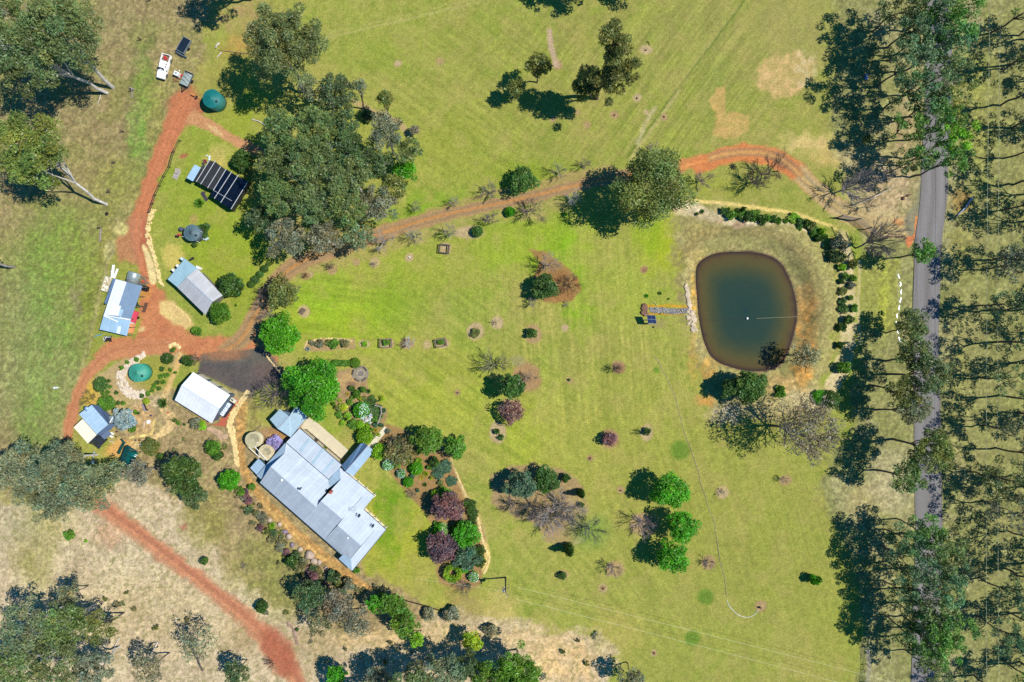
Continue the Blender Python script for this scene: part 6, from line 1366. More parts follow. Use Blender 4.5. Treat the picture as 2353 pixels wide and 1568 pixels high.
mb = MB(); p = P3(K_, (1045, 565, .4)); mb.lathe((p.x, p.y, 0), [(.3, 0), (.32, .5), (.2, .62), (.02, .64)], 14); mb.thing('bucket', mat('cyan_plastic', (60, 190, 210), .4), 'bright cyan drum at the corner of the cottage', 'drum')
# green canopy
cn = empty('canopy_shelter', P3(K_, (1350, 1270, 0)), 'dark green glossy canopy shelter with a ribbed curved cover', 'shelter')
mb = MB(); a0, a1, b0, b1 = [P3(K_, p) for p in ((1345, 1125, 2.3), (1210, 1425, 2.3), (1570, 1200, 2.1), (1405, 1480, 2.1))]
NX, NY = 8, 22; n0 = len(mb.v)
for j in range(NY + 1):
    for i in range(NX + 1):
        p = a0.lerp(a1, j / NY).lerp(b0.lerp(b1, j / NY), i / NX); z = 2.25 + .35 * math.sin(pi * i / NX) + .13 * math.cos(6 * pi * j / NY); mb.v.append((p.x, p.y, z))
for j in range(NY):
    for i in range(NX): k = j * (NX + 1) + i; mb.f.append((k, k + 1, k + NX + 2, k + NX + 1))
lp0 = mb.build('cover', mat('green_tarp', (16, 88, 84), .22, .1, var=.12, scale=1), cn, True)
mb = MB(); mb.slab([P3(K_, p) for p in [(1262, 1082, 1.9), (1345, 1120, 2.25), (1210, 1425, 2.25), (1150, 1398, 1.9)]], .04); mb.slab([P3(K_, p) for p in [(1262, 1078, 1.9), (1340, 1050, 2.0), (1570, 1195, 2.0), (1345, 1122, 2.25)]], .04); mb.build('side_flap', mat('green_tarp_dark', (10, 66, 64), .4), cn)
for p in ((1175, 1385), (1290, 1095), (1545, 1215), (1395, 1450)): mb = MB(); q = P3(K_, (*p, 1.9)); mb.beam((q.x, q.y, 0), (q.x, q.y, 2.1), .07); mb.build('pole', DKM, cn)
mb = MB(); mb.slab([P3(K_, p) for p in [(1150, 905, 1.0), (1215, 915, 1.1), (1272, 985, 1.2), (1140, 1245, 1.2), (1085, 1225, 1.1), (1215, 985, 1.1)]], .06)
for p in ((1160, 910), (1240, 990), (1125, 1225)): q = P3(K_, (*p, 1.1)); mb.beam((q.x, q.y, 0), (q.x, q.y, 1.1), .06)
mb.thing('bent_canopy', mat('green_strip', (22, 72, 66), .5), 'narrow bent green strip standing left of the canopy shelter', 'screen')
# workshop
S_ = R(260, 740, 7.13); sang = math.radians(-14 - 90 + 180)
wk = empty('workshop', P3(S_, (500, 850, 0)), 'workshop with patched white and grey-blue roofing and clutter around it', 'workshop')
roof(S_, [[(465, 325, 3.3), (1000, 462, 3.0), (768, 1135, 3.0), (228, 1040, 3.3)]], .08).build('roof', roofmat('workshop_blue', (116, 138, 160), math.radians(72), .45, .25, streak=.03), wk)
roof(S_, [[(465, 325, 3.36), (685, 380, 3.27), (528, 855, 3.27), (575, 865, 3.25), (555, 925, 3.25), (515, 1062, 3.27), (228, 1040, 3.36)]], .04).build('white_sheets', roofmat('workshop_white', (208, 216, 230), math.radians(72), .5, .1, streak=.03), wk)
roof(S_, [[(372, 828, 3.42), (440, 830, 3.42), (552, 862, 3.42), (545, 940, 3.42), (505, 1062, 3.42), (330, 1028, 3.42)]], .03).build('new_sheets', mat('fresh_white', (224, 228, 234), .5, var=.03), wk)
roof(S_, [[(560, 925, 3.33), (622, 940, 3.32), (575, 1085, 3.32), (515, 1065, 3.33)]], .03).build('blue_patch', mat('patch_blue', (160, 190, 208), .5), wk)
roof(S_, [[(225, 1048, 3.0), (768, 1140, 2.9), (690, 1462, 2.5), (142, 1335, 2.6)]], .08).build('lower_roof', roofmat('lower_roof_metal', (150, 180, 200), math.radians(72), .45, .15, streak=.05), wk)
roof(S_, [[(510, 1268, 2.78), (576, 1280, 2.78), (548, 1425, 2.66), (480, 1408, 2.66)]], .03).build('pale_sheet', mat('patch_white', (214, 228, 238), .5), wk)
for p_ in ((985, 480), (930, 660), (860, 870), (765, 1120), (730, 1290), (685, 1440)): mb = MB(); q = P3(S_, (p_[0] - 15, p_[1], 2.8)); mb.beam((q.x, q.y, 0), (q.x, q.y, 2.5), .12); mb.build('post', TIM, wk)
mb = MB(); mb.beam(P3(S_, (225, 1046, 3.15)), P3(S_, (768, 1138, 3.05)), .22, .06); mb.build('flashing', WHT, wk)
mb = MB(); mb.beam(P3(S_, (225, 1052, 3.2)), P3(S_, (512, 1180, 2.95)), .2, .04); mb.build('loose_batten', WHT, wk)
roof(S_, [[(412, 318, 2.3), (465, 328, 2.5), (282, 820, 2.5), (235, 810, 2.3)]], .06).build('lean_to_roof', mat('lean_blue', (110, 138, 172), .5, .1), wk)
walls(S_, [[(470, 350, 3.2), (790, 420, 3.0), (520, 1370, 2.5), (185, 1300, 2.6)]]).build('wall', mat('tin_wall', (110, 112, 114), .6, .2, var=.2), wk)
# lying galvanised tank
tk = empty('horizontal_tank', P3(S_, (825, 300, 0)), 'galvanised cylindrical tank lying on its side against the top of the workshop', 'tank'); a = P3(S_, (858, 190, 1.2)) - tk.location; b = P3(S_, (795, 400, 1.2)) - tk.location
mb = MB(); d = (b - a).normalized(); mb.tube([a - d * .0, a + d * .15, b], [1.15, 1.27, 1.27], 36); lp(mb, 'shell', mat('galvanised', (170, 184, 182), .35, .5, var=.08), tk, True)
mb = MB()
for t_ in (.25, .5, .75): q = a.lerp(b, t_); mb.tube([q - d * .03, q + d * .03], 1.29, 36, False)
lp(mb, 'hoop', mat('hoop_metal', (130, 142, 144), .4, .5), tk)
for t_ in (.2, .8): q = a.lerp(b, t_); mb = MB(); mb.box((q.x, q.y, .1), (2.0, .2, .3), math.atan2(d.y, d.x) + pi / 2); lp(mb, 'cradle', TIM, tk)
for k, (a, b, w_) in enumerate((((420, 40, .5), (385, 300, .5), .75), ((500, 118, .4), (432, 310, .4), .6))):
    mb = MB(); mb.beam(P3(S_, a), P3(S_, b), w_ * .55, .12); mb.beam(P3(S_, a) + Vector((w_ * .3, 0, .03)), P3(S_, b) + Vector((w_ * .3, 0, .03)), w_ * .3, .1); q = P3(S_, ((a[0] + b[0]) / 2, (a[1] + b[1]) / 2, .2)); mb.box((q.x, q.y, .2), (.6, .12, .4)); mb.thing('roofing_sheet', WHT, ['longer white sheet pile above the workshop corner', 'shorter white sheet pile above the workshop corner'][k], 'sheet pile')
tr = empty('rock_trailer', P3(S_, (325, 430, 0)), 'white-sided trailer tray loaded with rubble left of the workshop', 'trailer', rz=math.radians(72)); mb = MB(); mb.box((0, 0, .55), (3.0, 1.15, .1)); mb.box((0, .6, .75), (3.0, .06, .4)); mb.box((0, -.6, .75), (3.0, .06, .4)); mb.box((-1.5, 0, .75), (.06, 1.15, .4)); mb.box((1.5, 0, .75), (.06, 1.15, .4)); lp(mb, 'tray', mat('tray_white', (216, 214, 196), .7, var=.15), tr)
mb = MB()
for k in range(34): mb.rock((rnd.uniform(-1.35, 1.35), rnd.uniform(-.48, .48), .72), rnd.uniform(.12, .22))
lp(mb, 'rubble', STN, tr)
for x, y in ((-.2, .68), (-.2, -.68)): mb = MB(); mb.tube([(x, y - .09, .33), (x, y + .09, .33)], .33, 18); lp(mb, 'wheel', BLK, tr)
rt = empty('red_trailer', P3(S_, (870, 1080, 0)), 'red ribbed trailer lid beside the workshop', 'trailer', rz=math.radians(72)); mb = MB(); mb.box((0, 0, .65), (2.35, 1.25, .5)); 
for k in range(7): mb.box((-1.0 + k * .33, 0, .92), (.1, 1.25, .06))
mb.box((0, .3, .93), (2.35, .06, .07)); lp(mb, 'box_lid', mat('red_paint', (206, 72, 96), .5, var=.1), rt)
for x, y in ((0, .68), (0, -.68)): mb = MB(); mb.tube([(x, y - .09, .3), (x, y + .09, .3)], .3, 18); lp(mb, 'wheel', BLK, rt)
og = empty('orange_tarp_stack', P3(S_, (785, 1305, 0)), 'orange tarpaulin cover with a pale blue edge beside the workshop', 'covered stack', rz=math.radians(76)); mb = MB(); mb.box((0, 0, .4), (2.2, 1.35, .8), taper=.93); lp(mb, 'cover', mat('orange_tarp', (214, 146, 96), .7, var=.08, bump=.3), og); mb = MB(); mb.box((1.12, 0, .45), (.3, 1.2, .5)); lp(mb, 'box', mat('pale_blue_box', (186, 208, 224), .6), og)
pw = empty('plough', P3(S_, (990, 865, 0)), 'green farm implement with a brown crossbar sticking out of the workshop', 'farm implement', rz=math.radians(-16)); mb = MB(); mb.tube([(-1.1, 0, .6), (.8, 0, .6)], .09, 8); mb.beam((-.8, .35, .6), (-.1, 0, .6), .1); mb.beam((-.8, -.35, .6), (-.1, 0, .6), .1); lp(mb, 'drawbar', mat('implement_green', (46, 84, 60), .6), pw)
mb = MB(); mb.box((1.0, 0, .45), (.35, 2.0, .5)); lp(mb, 'blade', mat('rust_brown', (96, 68, 56), .9), pw); mb = MB(); mb.box((-1.1, 0, .5), (.7, 1.0, .5)); mb.tube([(-1.3, .55, .35), (-1.3, .75, .35)], .35, 14); lp(mb, 'frame', BLK, pw)
bc = empty('steel_bin', P3(S_, (1050, 505, 0)), 'black open bin at the top right corner of the workshop', 'bin', rz=-.3)
mb = MB(); [mb.box(c, d) for c, d in (((0, 0, .05), (1.9, .9, .06)), ((0, .45, .4), (1.9, .06, .75)), ((0, -.45, .4), (1.9, .06, .75)), ((.95, 0, .4), (.06, .9, .75)), ((-.95, 0, .4), (.06, .9, .75)))]; lp(mb, 'shell', DKM, bc); mb = MB(); mb.box((-.7, .1, .82), (.5, 1.1, .06)); lp(mb, 'lid', mat('bin_lid', (86, 92, 98), .5), bc)
mb = MB(); 
for k in range(26): p = P3(S_, (990 + rnd.uniform(-50, 110), 330 + rnd.uniform(-70, 110), .1)); an = rnd.uniform(.3, 1.2); mb.box((p.x, p.y, .1 + k * .008), (rnd.uniform(.6, 1.6), .12, .08), -an)
mb.thing('timber_offcuts', TIM, 'heap of grey timber offcuts right of the lying tank', 'timber pile')
mb = MB(); p = P3(S_, (1022, 372, .3)); mb.lathe((p.x, p.y, 0), [(.28, 0), (.3, .55), (.22, .6), (.02, .5)], 16); mb.thing('rusty_drum', mat('rust_red', (170, 78, 58), .8, var=.3), 'rusty red drum among the timber offcuts', 'drum')
mb = MB(); mb.beam(P3(S_, (40, 1472, .3)), P3(S_, (192, 1432, .3)), .14, .1); mb.thing('blue_pole', mat('blue_pole', (60, 140, 190), .5), 'blue pole lying below the workshop corner', 'pole')
qb = empty('quad_bike', P3(S_, (330, 1520, 0)), 'dark machine with white curved pipes at the bottom corner of the workshop', 'machine'); mb = MB(); mb.box((0, 0, .45), (1.3, .9, .5), taper=.8); lp(mb, 'body', BLK, qb)
mb = MB(); mb.tube([(-.7, -.2, .8), (-.4, .4, .95), (.1, .3, .95), (.9, .35, .8)], .05, 6); mb.tube([(-.6, -.5, .8), (-.1, .1, .95), (.1, .5, .9)], .05, 6); lp(mb, 'handlebar', WHT, qb)
for x, y in ((-.5, .5), (.5, .5), (-.5, -.5), (.5, -.5)): mb = MB(); mb.tube([(x, y - .1, .28), (x, y + .1, .28)], .28, 14); lp(mb, 'wheel', BLK, qb)
# long shed
L_ = lambda x, y: T(0, 1, x, y)
ls = empty('long_shed', P3(L_, (1800, 1060, 0)), 'long shed with a grey gable roof and a flat blue roof at its upper end', 'shed')
lang = math.radians(-42)
roof(L_, [[(1712, 985, 4.0), (1815, 900, 3.0), (2046, 1150, 3.0), (1950, 1208, 4.0)], [(1630, 1076, 3.0), (1712, 985, 4.0), (1950, 1208, 4.0), (1888, 1328, 3.0)]], .08).build('roof', roofmat('shed_grey', (172, 174, 176), lang + pi / 2, .45, .2, streak=.04), ls)
roof(L_, [[(1698, 812, 2.9), (1815, 900, 3.02), (1712, 982, 3.1), (1630, 1074, 3.02), (1540, 1000, 2.9)]], .08).build('flat_roof', roofmat('flat_blue', (140, 172, 184), lang, .5, .1, streak=.03), ls)
walls(L_, [[(1650, 1075, 3.0), (1815, 925, 3.0), (2025, 1145, 3.0), (1888, 1300, 3.0)], [(1562, 998, 2.8), (1700, 840, 2.8), (1790, 915, 2.8), (1650, 1060, 2.8)]]).build('wall', mat('shed_wall', (120, 118, 112), .8, .1, var=.15), ls)
mb = MB(); mb.beam(P3(L_, (1712, 985, 4.03)), P3(L_, (1950, 1208, 4.03)), .22, .05); mb.build('ridge_capping', mat('ridge_cap', (180, 190, 200), .4, .3), ls)
for k, (x, y) in enumerate(((1680, 815), (1640, 880), (1600, 918))): mb = MB(); p = P3(L_, (x, y, 1.6)); mb.box((p.x, p.y, 1.6), (.6, .45, .9), lang); mb.box((p.x, p.y, .6), (.1, .1, 1.2)); mb.build('wall_box', WHT if k else mat('pale_box', (190, 210, 220), .5), ls)
mb = MB(); mb.beam(P3(L_, (1745, 822, .6)), P3(L_, (1778, 808, .5)), .3, .5); mb.lathe(tuple(P3(L_, (1778, 808, 0))), [(.22, 0), (.22, .5), (.02, .5)], 12); mb.thing('gas_bottles', DKM, 'dark cylinders at the top corner of the long shed', 'gas bottles')
mb = MB(); mb.beam(P3(L_, (1812, 885, .5)), P3(L_, (1850, 905, .5)), .45, .9); mb.thing('white_box', WHT, 'white box against the upper long side of the long shed', 'box')
# shade house
H_ = R(480, 430, 9.05)
sh = empty('shade_house', P3(H_, (1250, 780, 0)), 'black shade-cloth plant house with white roof battens', 'shade house')
BN = mat('black_netting', (40, 42, 44), .6, 0, var=.35, scale=1.6); BS = mat('black_sheet', (14, 22, 36), .12, 0, var=.3, scale=.7)
mb = MB(); mb.slab([P3(H_, p) for p in [(990, 195, 2.3), (1140, 235, 2.3), (1290, 350, 2.3), (1400, 430, 2.3), (1085, 955, 2.3), (940, 900, 2.3), (800, 810, 2.3), (650, 740, 2.3)]], .04); mb.build('netting_roof', BN, sh)
mb = MB(); NXg = 14; A0, A1, B0, B1 = [P3(H_, p) for p in ((1402, 425, 2.3), (1960, 742, 2.3), (1010, 1090, 2.3), (1520, 1450, 2.2))]
for j in range(NXg + 1):
    for i in range(NXg + 1):
        p = A0.lerp(B0, j / NXg).lerp(A1.lerp(B1, j / NXg), i / NXg); mb.v.append((p.x, p.y, 2.3 + .09 * math.cos(i * 2 * pi / 4.66) + (rnd.uniform(-.04, .04))))
for j in range(NXg):
    for i in range(NXg): k = j * (NXg + 1) + i; mb.f.append((k, k + NXg + 1, k + NXg + 2, k + 1))
mb.build('sheet_roof', BS, sh, True)
mb = MB()
for a, b in (((990, 190), (652, 738)), ((1142, 200), (765, 800)), ((1275, 350), (940, 898)), ((1410, 420), (1090, 950)), ((1557, 478), (1112, 1168)), ((1730, 560), (1272, 1270)), ((1962, 740), (1535, 1435))): mb.beam(P3(H_, (*a, 2.42)), P3(H_, (*b, 2.42)), .10, .06)
mb.beam(P3(H_, (1085, 955, 2.42)), P3(H_, (1560, 1225, 2.42)), .05, .05); mb.build('battens', mat('batten_grey', (196, 200, 204), .5), sh)
for p in ((990, 195), (650, 740), (1400, 425), (1090, 950), (1960, 742), (1530, 1440), (1110, 1170), (1700, 560)): mb = MB(); q = P3(H_, (*p, 2.3)); mb.beam((q.x, q.y, 0), (q.x, q.y, 2.3), .08); mb.build('post', DKM, sh)
nt_ = MB()
for a, b in (((650, 740), (940, 900)), ((940, 900), (1090, 955)), ((990, 195), (650, 740)), ((1010, 1100), (1530, 1440)), ((1960, 742), (1530, 1440))):
    p, q = P3(H_, (*a, 2.28)), P3(H_, (*b, 2.28)); nt_.face([p, q, Vector((q.x, q.y, .2)), Vector((p.x, p.y, .2))])
nt_.build('side_netting', BN, sh)
t = simple_building('tool_shed', 'small light blue tin shed beside the shade house', 'shed', H_, [('roof', [[(608, 300, 2.4), (768, 378, 2.3), (562, 728, 2.3), (402, 640, 2.4)]], roofmat('tool_shed_blue', (150, 180, 206), math.radians(60), .5, .1, streak=.02))], [[(610, 325, 2.3), (745, 385, 2.2), (560, 705, 2.2), (425, 635, 2.3)]], None, mat('shed_dark', (58, 66, 70), .7))
for k, (x, y, rz) in enumerate(((180, 480, -.1), (130, 600, -.5))):
    mb = MB(); p = P3(H_, (x, y, .1))
    for j in range(6): mb.box((p.x - .35 * math.sin(-rz) * 0 + (j - 2.5) * .2 * math.cos(rz + pi / 2), p.y + (j - 2.5) * .2 * math.sin(rz + pi / 2), .14), (1.1, .15, .03), rz)
    for j in (-1, 0, 1): mb.box((p.x + j * .48 * math.cos(rz), p.y + j * .48 * math.sin(rz), .06), (.09, 1.15, .1), rz)
    mb.thing('pallet', mat('pallet_grey', (176, 166, 158), .9, var=.2), ['upper grey pallet left of the small blue shed', 'lower grey pallet left of the small blue shed'][k], 'pallet', 'timber pallets on the grass')
for k, (x, y, c_, lab) in enumerate(((880, 240, (120, 60, 60), 'row of dark red-tinged pots along the shade house edge'), (830, 330, (60, 62, 66), 'black crates beside the shade house edge'), (720, 540, (90, 100, 110), 'pots between the blue shed and the shade house'), (960, 130, (200, 214, 214), 'pale crate at the top corner of the shade house'))):
    mb = MB(); p = P3(H_, (x, y, .2))
    for j in range(7): mb.lathe((p.x + rnd.uniform(-.5, .5) * .8, p.y + rnd.uniform(-.5, .5) * 1.1, 0), [(.13, 0), (.18, .3), (.1, .28), (.02, .26)], 10)
    mb.thing('plant_pots', mat('pots%d' % k, c_, .7), lab, 'plant pots')
mb = MB(); mb.slab([P3(H_, p) for p in [(800, 985, .12), (885, 990, .1), (870, 1050, .12), (960, 1200, .1), (890, 1245, .1), (760, 1040, .1)]], .06); mb.thing('rubber_mat', mat('dark_mat', (58, 54, 66), .8), 'dark matting spilling onto the grass below the shade house', 'mat')
# ---------------------------------------------------------------- vehicles, yard things, stonework, fences, wires
V_r = R(440, 90, 6.817)
# the ute
ut = empty('pickup_truck', P3(V_r, (176, 700, 0)), 'white dual-cab ute with red gear in its tray, nose pointing down the photo', 'pickup truck', rz=math.atan2(-(915 - 495), (115 - 235)) )
CW = mat('car_white', (240, 240, 238), .28, .0, var=.01)
def loft(secs, mb):
    n0 = len(mb.v); k = len(secs[0])
    for s_ in secs: mb.v += [tuple(p) for p in s_]
    for i in range(len(secs) - 1):
        for j in range(k): mb.f.append((n0 + i * k + j, n0 + i * k + (j + 1) % k, n0 + (i + 1) * k + (j + 1) % k, n0 + (i + 1) * k + j))
    mb.f.append(tuple(n0 + j for j in range(k))[::-1]); mb.f.append(tuple(n0 + (len(secs) - 1) * k + j for j in range(k)))
def csec(x, w_, z0, z1, rr=.14, wt=None):
    wt = wt or w_; return [(x, -w_, z0), (x, -w_, (z0 + z1) / 2), (x, -wt + .01, z1 - rr), (x, -wt + rr, z1), (x, 0, z1 + .02), (x, wt - rr, z1), (x, wt - .01, z1 - rr), (x, w_, (z0 + z1) / 2), (x, w_, z0)]
mb = MB(); loft([csec(2.5, .68, .42, .80), csec(2.4, .82, .36, .98), csec(1.9, .90, .34, 1.07), csec(1.1, .92, .34, 1.13), csec(.9, .92, .34, 1.14), csec(-.95, .92, .34, 1.12)], mb); lp(mb, 'body', CW, ut)
mb = MB(); loft([csec(1.05, .78, 1.1, 1.16, .03), csec(.45, .72, 1.1, 1.68, .12, .62), csec(-.6, .72, 1.1, 1.72, .12, .64), csec(-.98, .74, 1.1, 1.62, .12, .62)], mb); cab = lp(mb, 'cab', CW, ut)
mb = MB(); mb.face([(1.0, -.68, 1.2), (1.0, .68, 1.2), (.50, .58, 1.67), (.50, -.58, 1.67)]); lp(mb, 'windscreen', GLS, ut)
for y in (-1, 1):
    for x0, x1 in ((.35, -.15), (-.22, -.72)): mb = MB(); mb.face([(x0, y * .745, 1.2), (x1, y * .745, 1.2), (x1, y * .672, 1.58), (x0 - .1, y * .672, 1.58)]); lp(mb, 'side_window', GLS, ut)
    mb = MB(); mb.box((.75, y * 1.03, 1.18), (.14, .24, .18)); lp(mb, 'mirror', BLK, ut)
    mb = MB(); mb.box((2.38, y * .62, .86), (.2, .36, .14)); lp(mb, 'headlight', mat('lamp_glass', (190, 200, 210), .15), ut)
    for x in (1.55, -1.6): mb = MB(); mb.tube([(x, y * .70, .38), (x, y * .95, .38)], .38, 20); w_ = lp(mb, 'wheel', BLK, ut); mb = MB(); mb.tube([(x, y * .955, .38), (x, y * .965, .38)], .2, 14); lp(mb, 'rim', mat('alloy', (170, 172, 176), .3, .7), w_)
mb = MB(); mb.box((2.52, 0, .55), (.14, 1.6, .34)); mb.box((2.45, 0, .8), (.06, 1.0, .1)); lp(mb, 'bumper', BLK, ut)
mb = MB(); mb.box((-1.75, 0, .62), (1.55, 1.66, .08)); lp(mb, 'tray_floor', mat('tray_rust', (130, 92, 76), .8, var=.3), ut)
mb = MB(); [mb.box(c, d) for c, d in (((-1.75, .87, .78), (1.6, .12, .68)), ((-1.75, -.87, .78), (1.6, .12, .68)), ((-2.52, 0, .78), (.10, 1.8, .66)))]; lp(mb, 'tray_side', CW, ut)
mb = MB(); mb.box((-1.03, 0, .95), (.08, 1.6, .9)); mb.beam((-1.05, -.8, 1.4), (-1.05, .8, 1.4), .06); lp(mb, 'headboard', mat('board_grey', (150, 152, 150), .5), ut)
jc = empty('fuel_can', ut.matrix_basis @ Vector((-1.95, -.30, .68)), 'red fuel cans lying in the tray of the white ute', 'fuel can', rz=ut.rotation_euler.z); mb = MB(); mb.box((0, 0, .16), (.35, .2, .32)); mb.box((.2, .3, .14), (.25, .35, .28)); mb.box((0, 0, .35), (.2, .04, .05)); lp(mb, 'can', mat('can_red', (214, 40, 44), .4), jc)
# cage trailer
ct = empty('cage_trailer', P3(V_r, (560, 290, 0)), 'box trailer with a dark glassy cover and grey frame above the ute', 'trailer', rz=math.radians(60)); mb = MB(); mb.box((0, 0, .45), (3.0, 1.7, .12)); [mb.box(c, d) for c, d in (((0, .86, .75), (3.1, .1, .5)), ((0, -.86, .75), (3.1, .1, .5)), ((1.52, 0, .75), (.1, 1.8, .5)), ((-1.52, 0, .75), (.12, 1.8, .5)))]; lp(mb, 'frame', mat('frame_grey', (128, 138, 146), .5, .4), ct)
mb = MB(); mb.box((0, 0, .92), (2.86, 1.6, .05)); lp(mb, 'cover', mat('cover_dark', (28, 40, 52), .3, var=.3), ct)
mb = MB(); mb.box((-1.85, -.35, .5), (.28, 2.6, .1)); mb.box((-2.0, 0, .45), (.12, 1.8, .4)); lp(mb, 'tailgate', mat('gate_grey', (92, 104, 116), .5, .3), ct)
for y in (-1, 1): mb = MB(); mb.tube([(-.1, y * .92, .33), (-.1, y * 1.08, .33)], .33, 18); lp(mb, 'wheel', BLK, ct)
# spray unit
su = empty('spray_unit', P3(V_r, (450, 850, 0)), 'small trailer sprayer with a square white tank between the ute and the grey trailer', 'sprayer', rz=math.radians(-25)); mb = MB(); mb.box((0, 0, .4), (2.0, 1.1, .1)); mb.beam((0, -.5, .4), (-.2, -1.5, .4), .08); mb.beam((-.5, -.5, .4), (-.5, -1.5, .4), .08); mb.beam((-.9, -1.15, .4), (.4, -1.15, .4), .08); mb.box((.45, .3, .5), (1.2, .14, .1), .8); lp(mb, 'frame', mat('frame_rust', (150, 96, 66), .8, var=.2), su)
mb = MB(); mb.box((-.25, .05, .8), (1.15, .95, .75), taper=.9); lp(mb, 'tank', mat('tank_white', (216, 220, 216), .45), su); mb = MB(); mb.lathe((-.3, .1, 1.17), [(.15, 0), (.15, .06), (.02, .08)], 12); lp(mb, 'lid', DKM, su)
mb = MB(); mb.box((.65, .2, .6), (.35, .35, .3)); lp(mb, 'engine', mat('pump_red', (190, 60, 60), .5), su); mb = MB(); mb.tube([(-.15, .75, .7), (-.15, .95, .7)], .14, 12); lp(mb, 'reel', WHT, su)
for x in (-.95, .85): mb = MB(); mb.tube([(x - .08, -.1, .28), (x + .08, -.1, .28)], .28, 16); lp(mb, 'wheel', BLK, su)
# grey camper trailer
cp = empty('camper_trailer', P3(V_r, (612, 930, 0)), 'grey tarpaulin-covered trailer with its drawbar pointing down', 'trailer', rz=math.radians(66)); mb = MB(); mb.box((0, 0, .5), (2.9, 1.75, .2)); mb.beam((-1.4, .6, .45), (-2.7, 0, .45), .1); mb.beam((-1.4, -.6, .45), (-2.7, 0, .45), .1); mb.beam((-1.9, -.4, .45), (-1.9, .4, .45), .08); mb.tube([(-2.7, 0, .1), (-2.7, 0, .7)], .06, 8); lp(mb, 'chassis', DKM, cp)
mb = MB(); N1 = 10
for i in range(N1 + 1):
    for j in range(9):
        x = -1.4 + 2.55 * i / N1; y = -.86 + 1.72 * j / 8; mb.v.append((x, y, .95 + .12 * math.sin(pi * j / 8) + .05 * math.sin(i * 2.2 + j)))
for i in range(N1):
    for j in range(8): k = i * 9 + j; mb.f.append((k, k + 9, k + 10, k + 1))
lp(mb, 'tarpaulin', mat('tarp_grey', (148, 160, 156), .55, var=.12, bump=.2), cp, True)
mb = MB(); [mb.box(c, d) for c, d in (((0, .87, .72), (2.9, .06, .42)), ((0, -.87, .72), (2.9, .06, .42)), ((-1.43, 0, .72), (.06, 1.75, .42)), ((1.45, 0, .75), (.08, 1.8, .5)))]; lp(mb, 'side', mat('side_grey', (104, 116, 124), .5, .3), cp)
for k in range(3): mb = MB(); mb.beam((-1.1 + .8 * k, -.8, 1.1), (-.4 + .8 * k, .7, 1.14), .05, .02); lp(mb, 'strap', DKM, cp)
for y in (-1, 1): mb = MB(); mb.tube([(0, y * .95, .33), (0, y * 1.1, .33)], .33, 18); lp(mb, 'wheel', BLK, cp)
tb = empty('timber_saw', P3(V_r, (740, 1240, 0)), 'orange timber implement on the ground left of the dark teal tank', 'implement', rz=math.radians(-30)); mb = MB(); mb.box((-.5, .1, .2), (.8, .35, .2)); mb.beam((-.2, .1, .2), (1.3, 0, .15), .1); lp(mb, 'beam', mat('orange_wood', (196, 128, 66), .7), tb); mb = MB(); mb.box((.5, -.05, .3), (.3, .7, .25)); mb.box((-.4, -.15, .12), (.7, .2, .2)); lp(mb, 'mount', BLK, tb)
# solar array
J_ = R(1780, 800, 9.8)
sa = empty('solar_array', P3(J_, (500, 1100, 0)), 'four-panel solar array on a post with a black square shadow beside the creek', 'solar array')
q4 = [P3(J_, p) for p in ((388, 848, 3.0), (615, 858, 3.1), (652, 1088, 2.6), (415, 1072, 2.5))]
mb = MB(); mb.slab(q4, .05); mb.build('frame', mat('frame_alu', (190, 200, 210), .35, .5), sa)
mid = lambda a, b: (a + b) / 2
c = sum(q4, Vector()) / 4; ns = [(q4[0], mid(q4[0], q4[1]), c, mid(q4[0], q4[3])), (mid(q4[0], q4[1]), q4[1], mid(q4[1], q4[2]), c), (c, mid(q4[1], q4[2]), q4[2], mid(q4[2], q4[3])), (mid(q4[0], q4[3]), c, mid(q4[2], q4[3]), q4[3])]
for q in ns: cc = sum(q, Vector()) / 4; mb = MB(); mb.slab([p + (cc - p) * .07 + Vector((0, 0, .03)) for p in q], .03); mb.build('panel', mat('solar_cell', (34, 50, 86), .35, .0, var=.05), sa)
mb = MB(); mb.tube([(c.x, c.y, 0), (c.x, c.y, 2.75)], .08, 10); mb.beam((c.x - .8, c.y, 2.68), (c.x + .8, c.y, 2.72), .07); mb.build('post', DKM, sa); mb = MB(); mb.box((c.x, c.y - .75, .6), (.5, .3, .5)); mb.build('control_box', mat('box_grey', (120, 126, 130), .5), sa)
# creek bed of stones, and stonework
def stones(name, label, cat, pts, wd, n_, rmin, rmax, m, zz=.05, flat=.6):
    mb = MB(); L_s = [math.hypot(pts[i + 1][0] - pts[i][0], pts[i + 1][1] - pts[i][1]) for i in range(len(pts) - 1)]; tot = sum(L_s)
    for k in range(n_):
        t = rnd.random() * tot
        for i, l_ in enumerate(L_s):
            if t <= l_: break
            t -= l_
        f = t / L_s[i]; u = pts[i][0] + (pts[i + 1][0] - pts[i][0]) * f; v = pts[i][1] + (pts[i + 1][1] - pts[i][1]) * f
        w0 = pts[i][2] if len(pts[i]) > 2 else wd
        dx, dy = (pts[i + 1][1] - pts[i][1]) / L_s[i], -(pts[i + 1][0] - pts[i][0]) / L_s[i]; o_ = rnd.uniform(-1, 1) * w0
        r = rnd.uniform(rmin, rmax); p = W(u + dx * o_, v + dy * o_); mb.rock((p.x, p.y, zz), r, flat)
    return mb.thing(name, m, label, cat)
stones('creek_stones', 'narrow bed of grey river stones leading to the dam', 'creek stones', [(1493, 713), (1520, 713), (1545, 716), (1588, 713)], 6, 520, .07, .2, mat('river_stone', (120, 118, 116), .35, var=.7, scale=2.2), .02)
stones('rock_cascade', 'little rock cascade at the head of the stony creek', 'rock pile', [(1478, 700), (1482, 712), (1480, 724)], 5, 46, .2, .5, mat('cascade_stone', (130, 96, 76), .8, var=.5, scale=1.5), .15, .9)
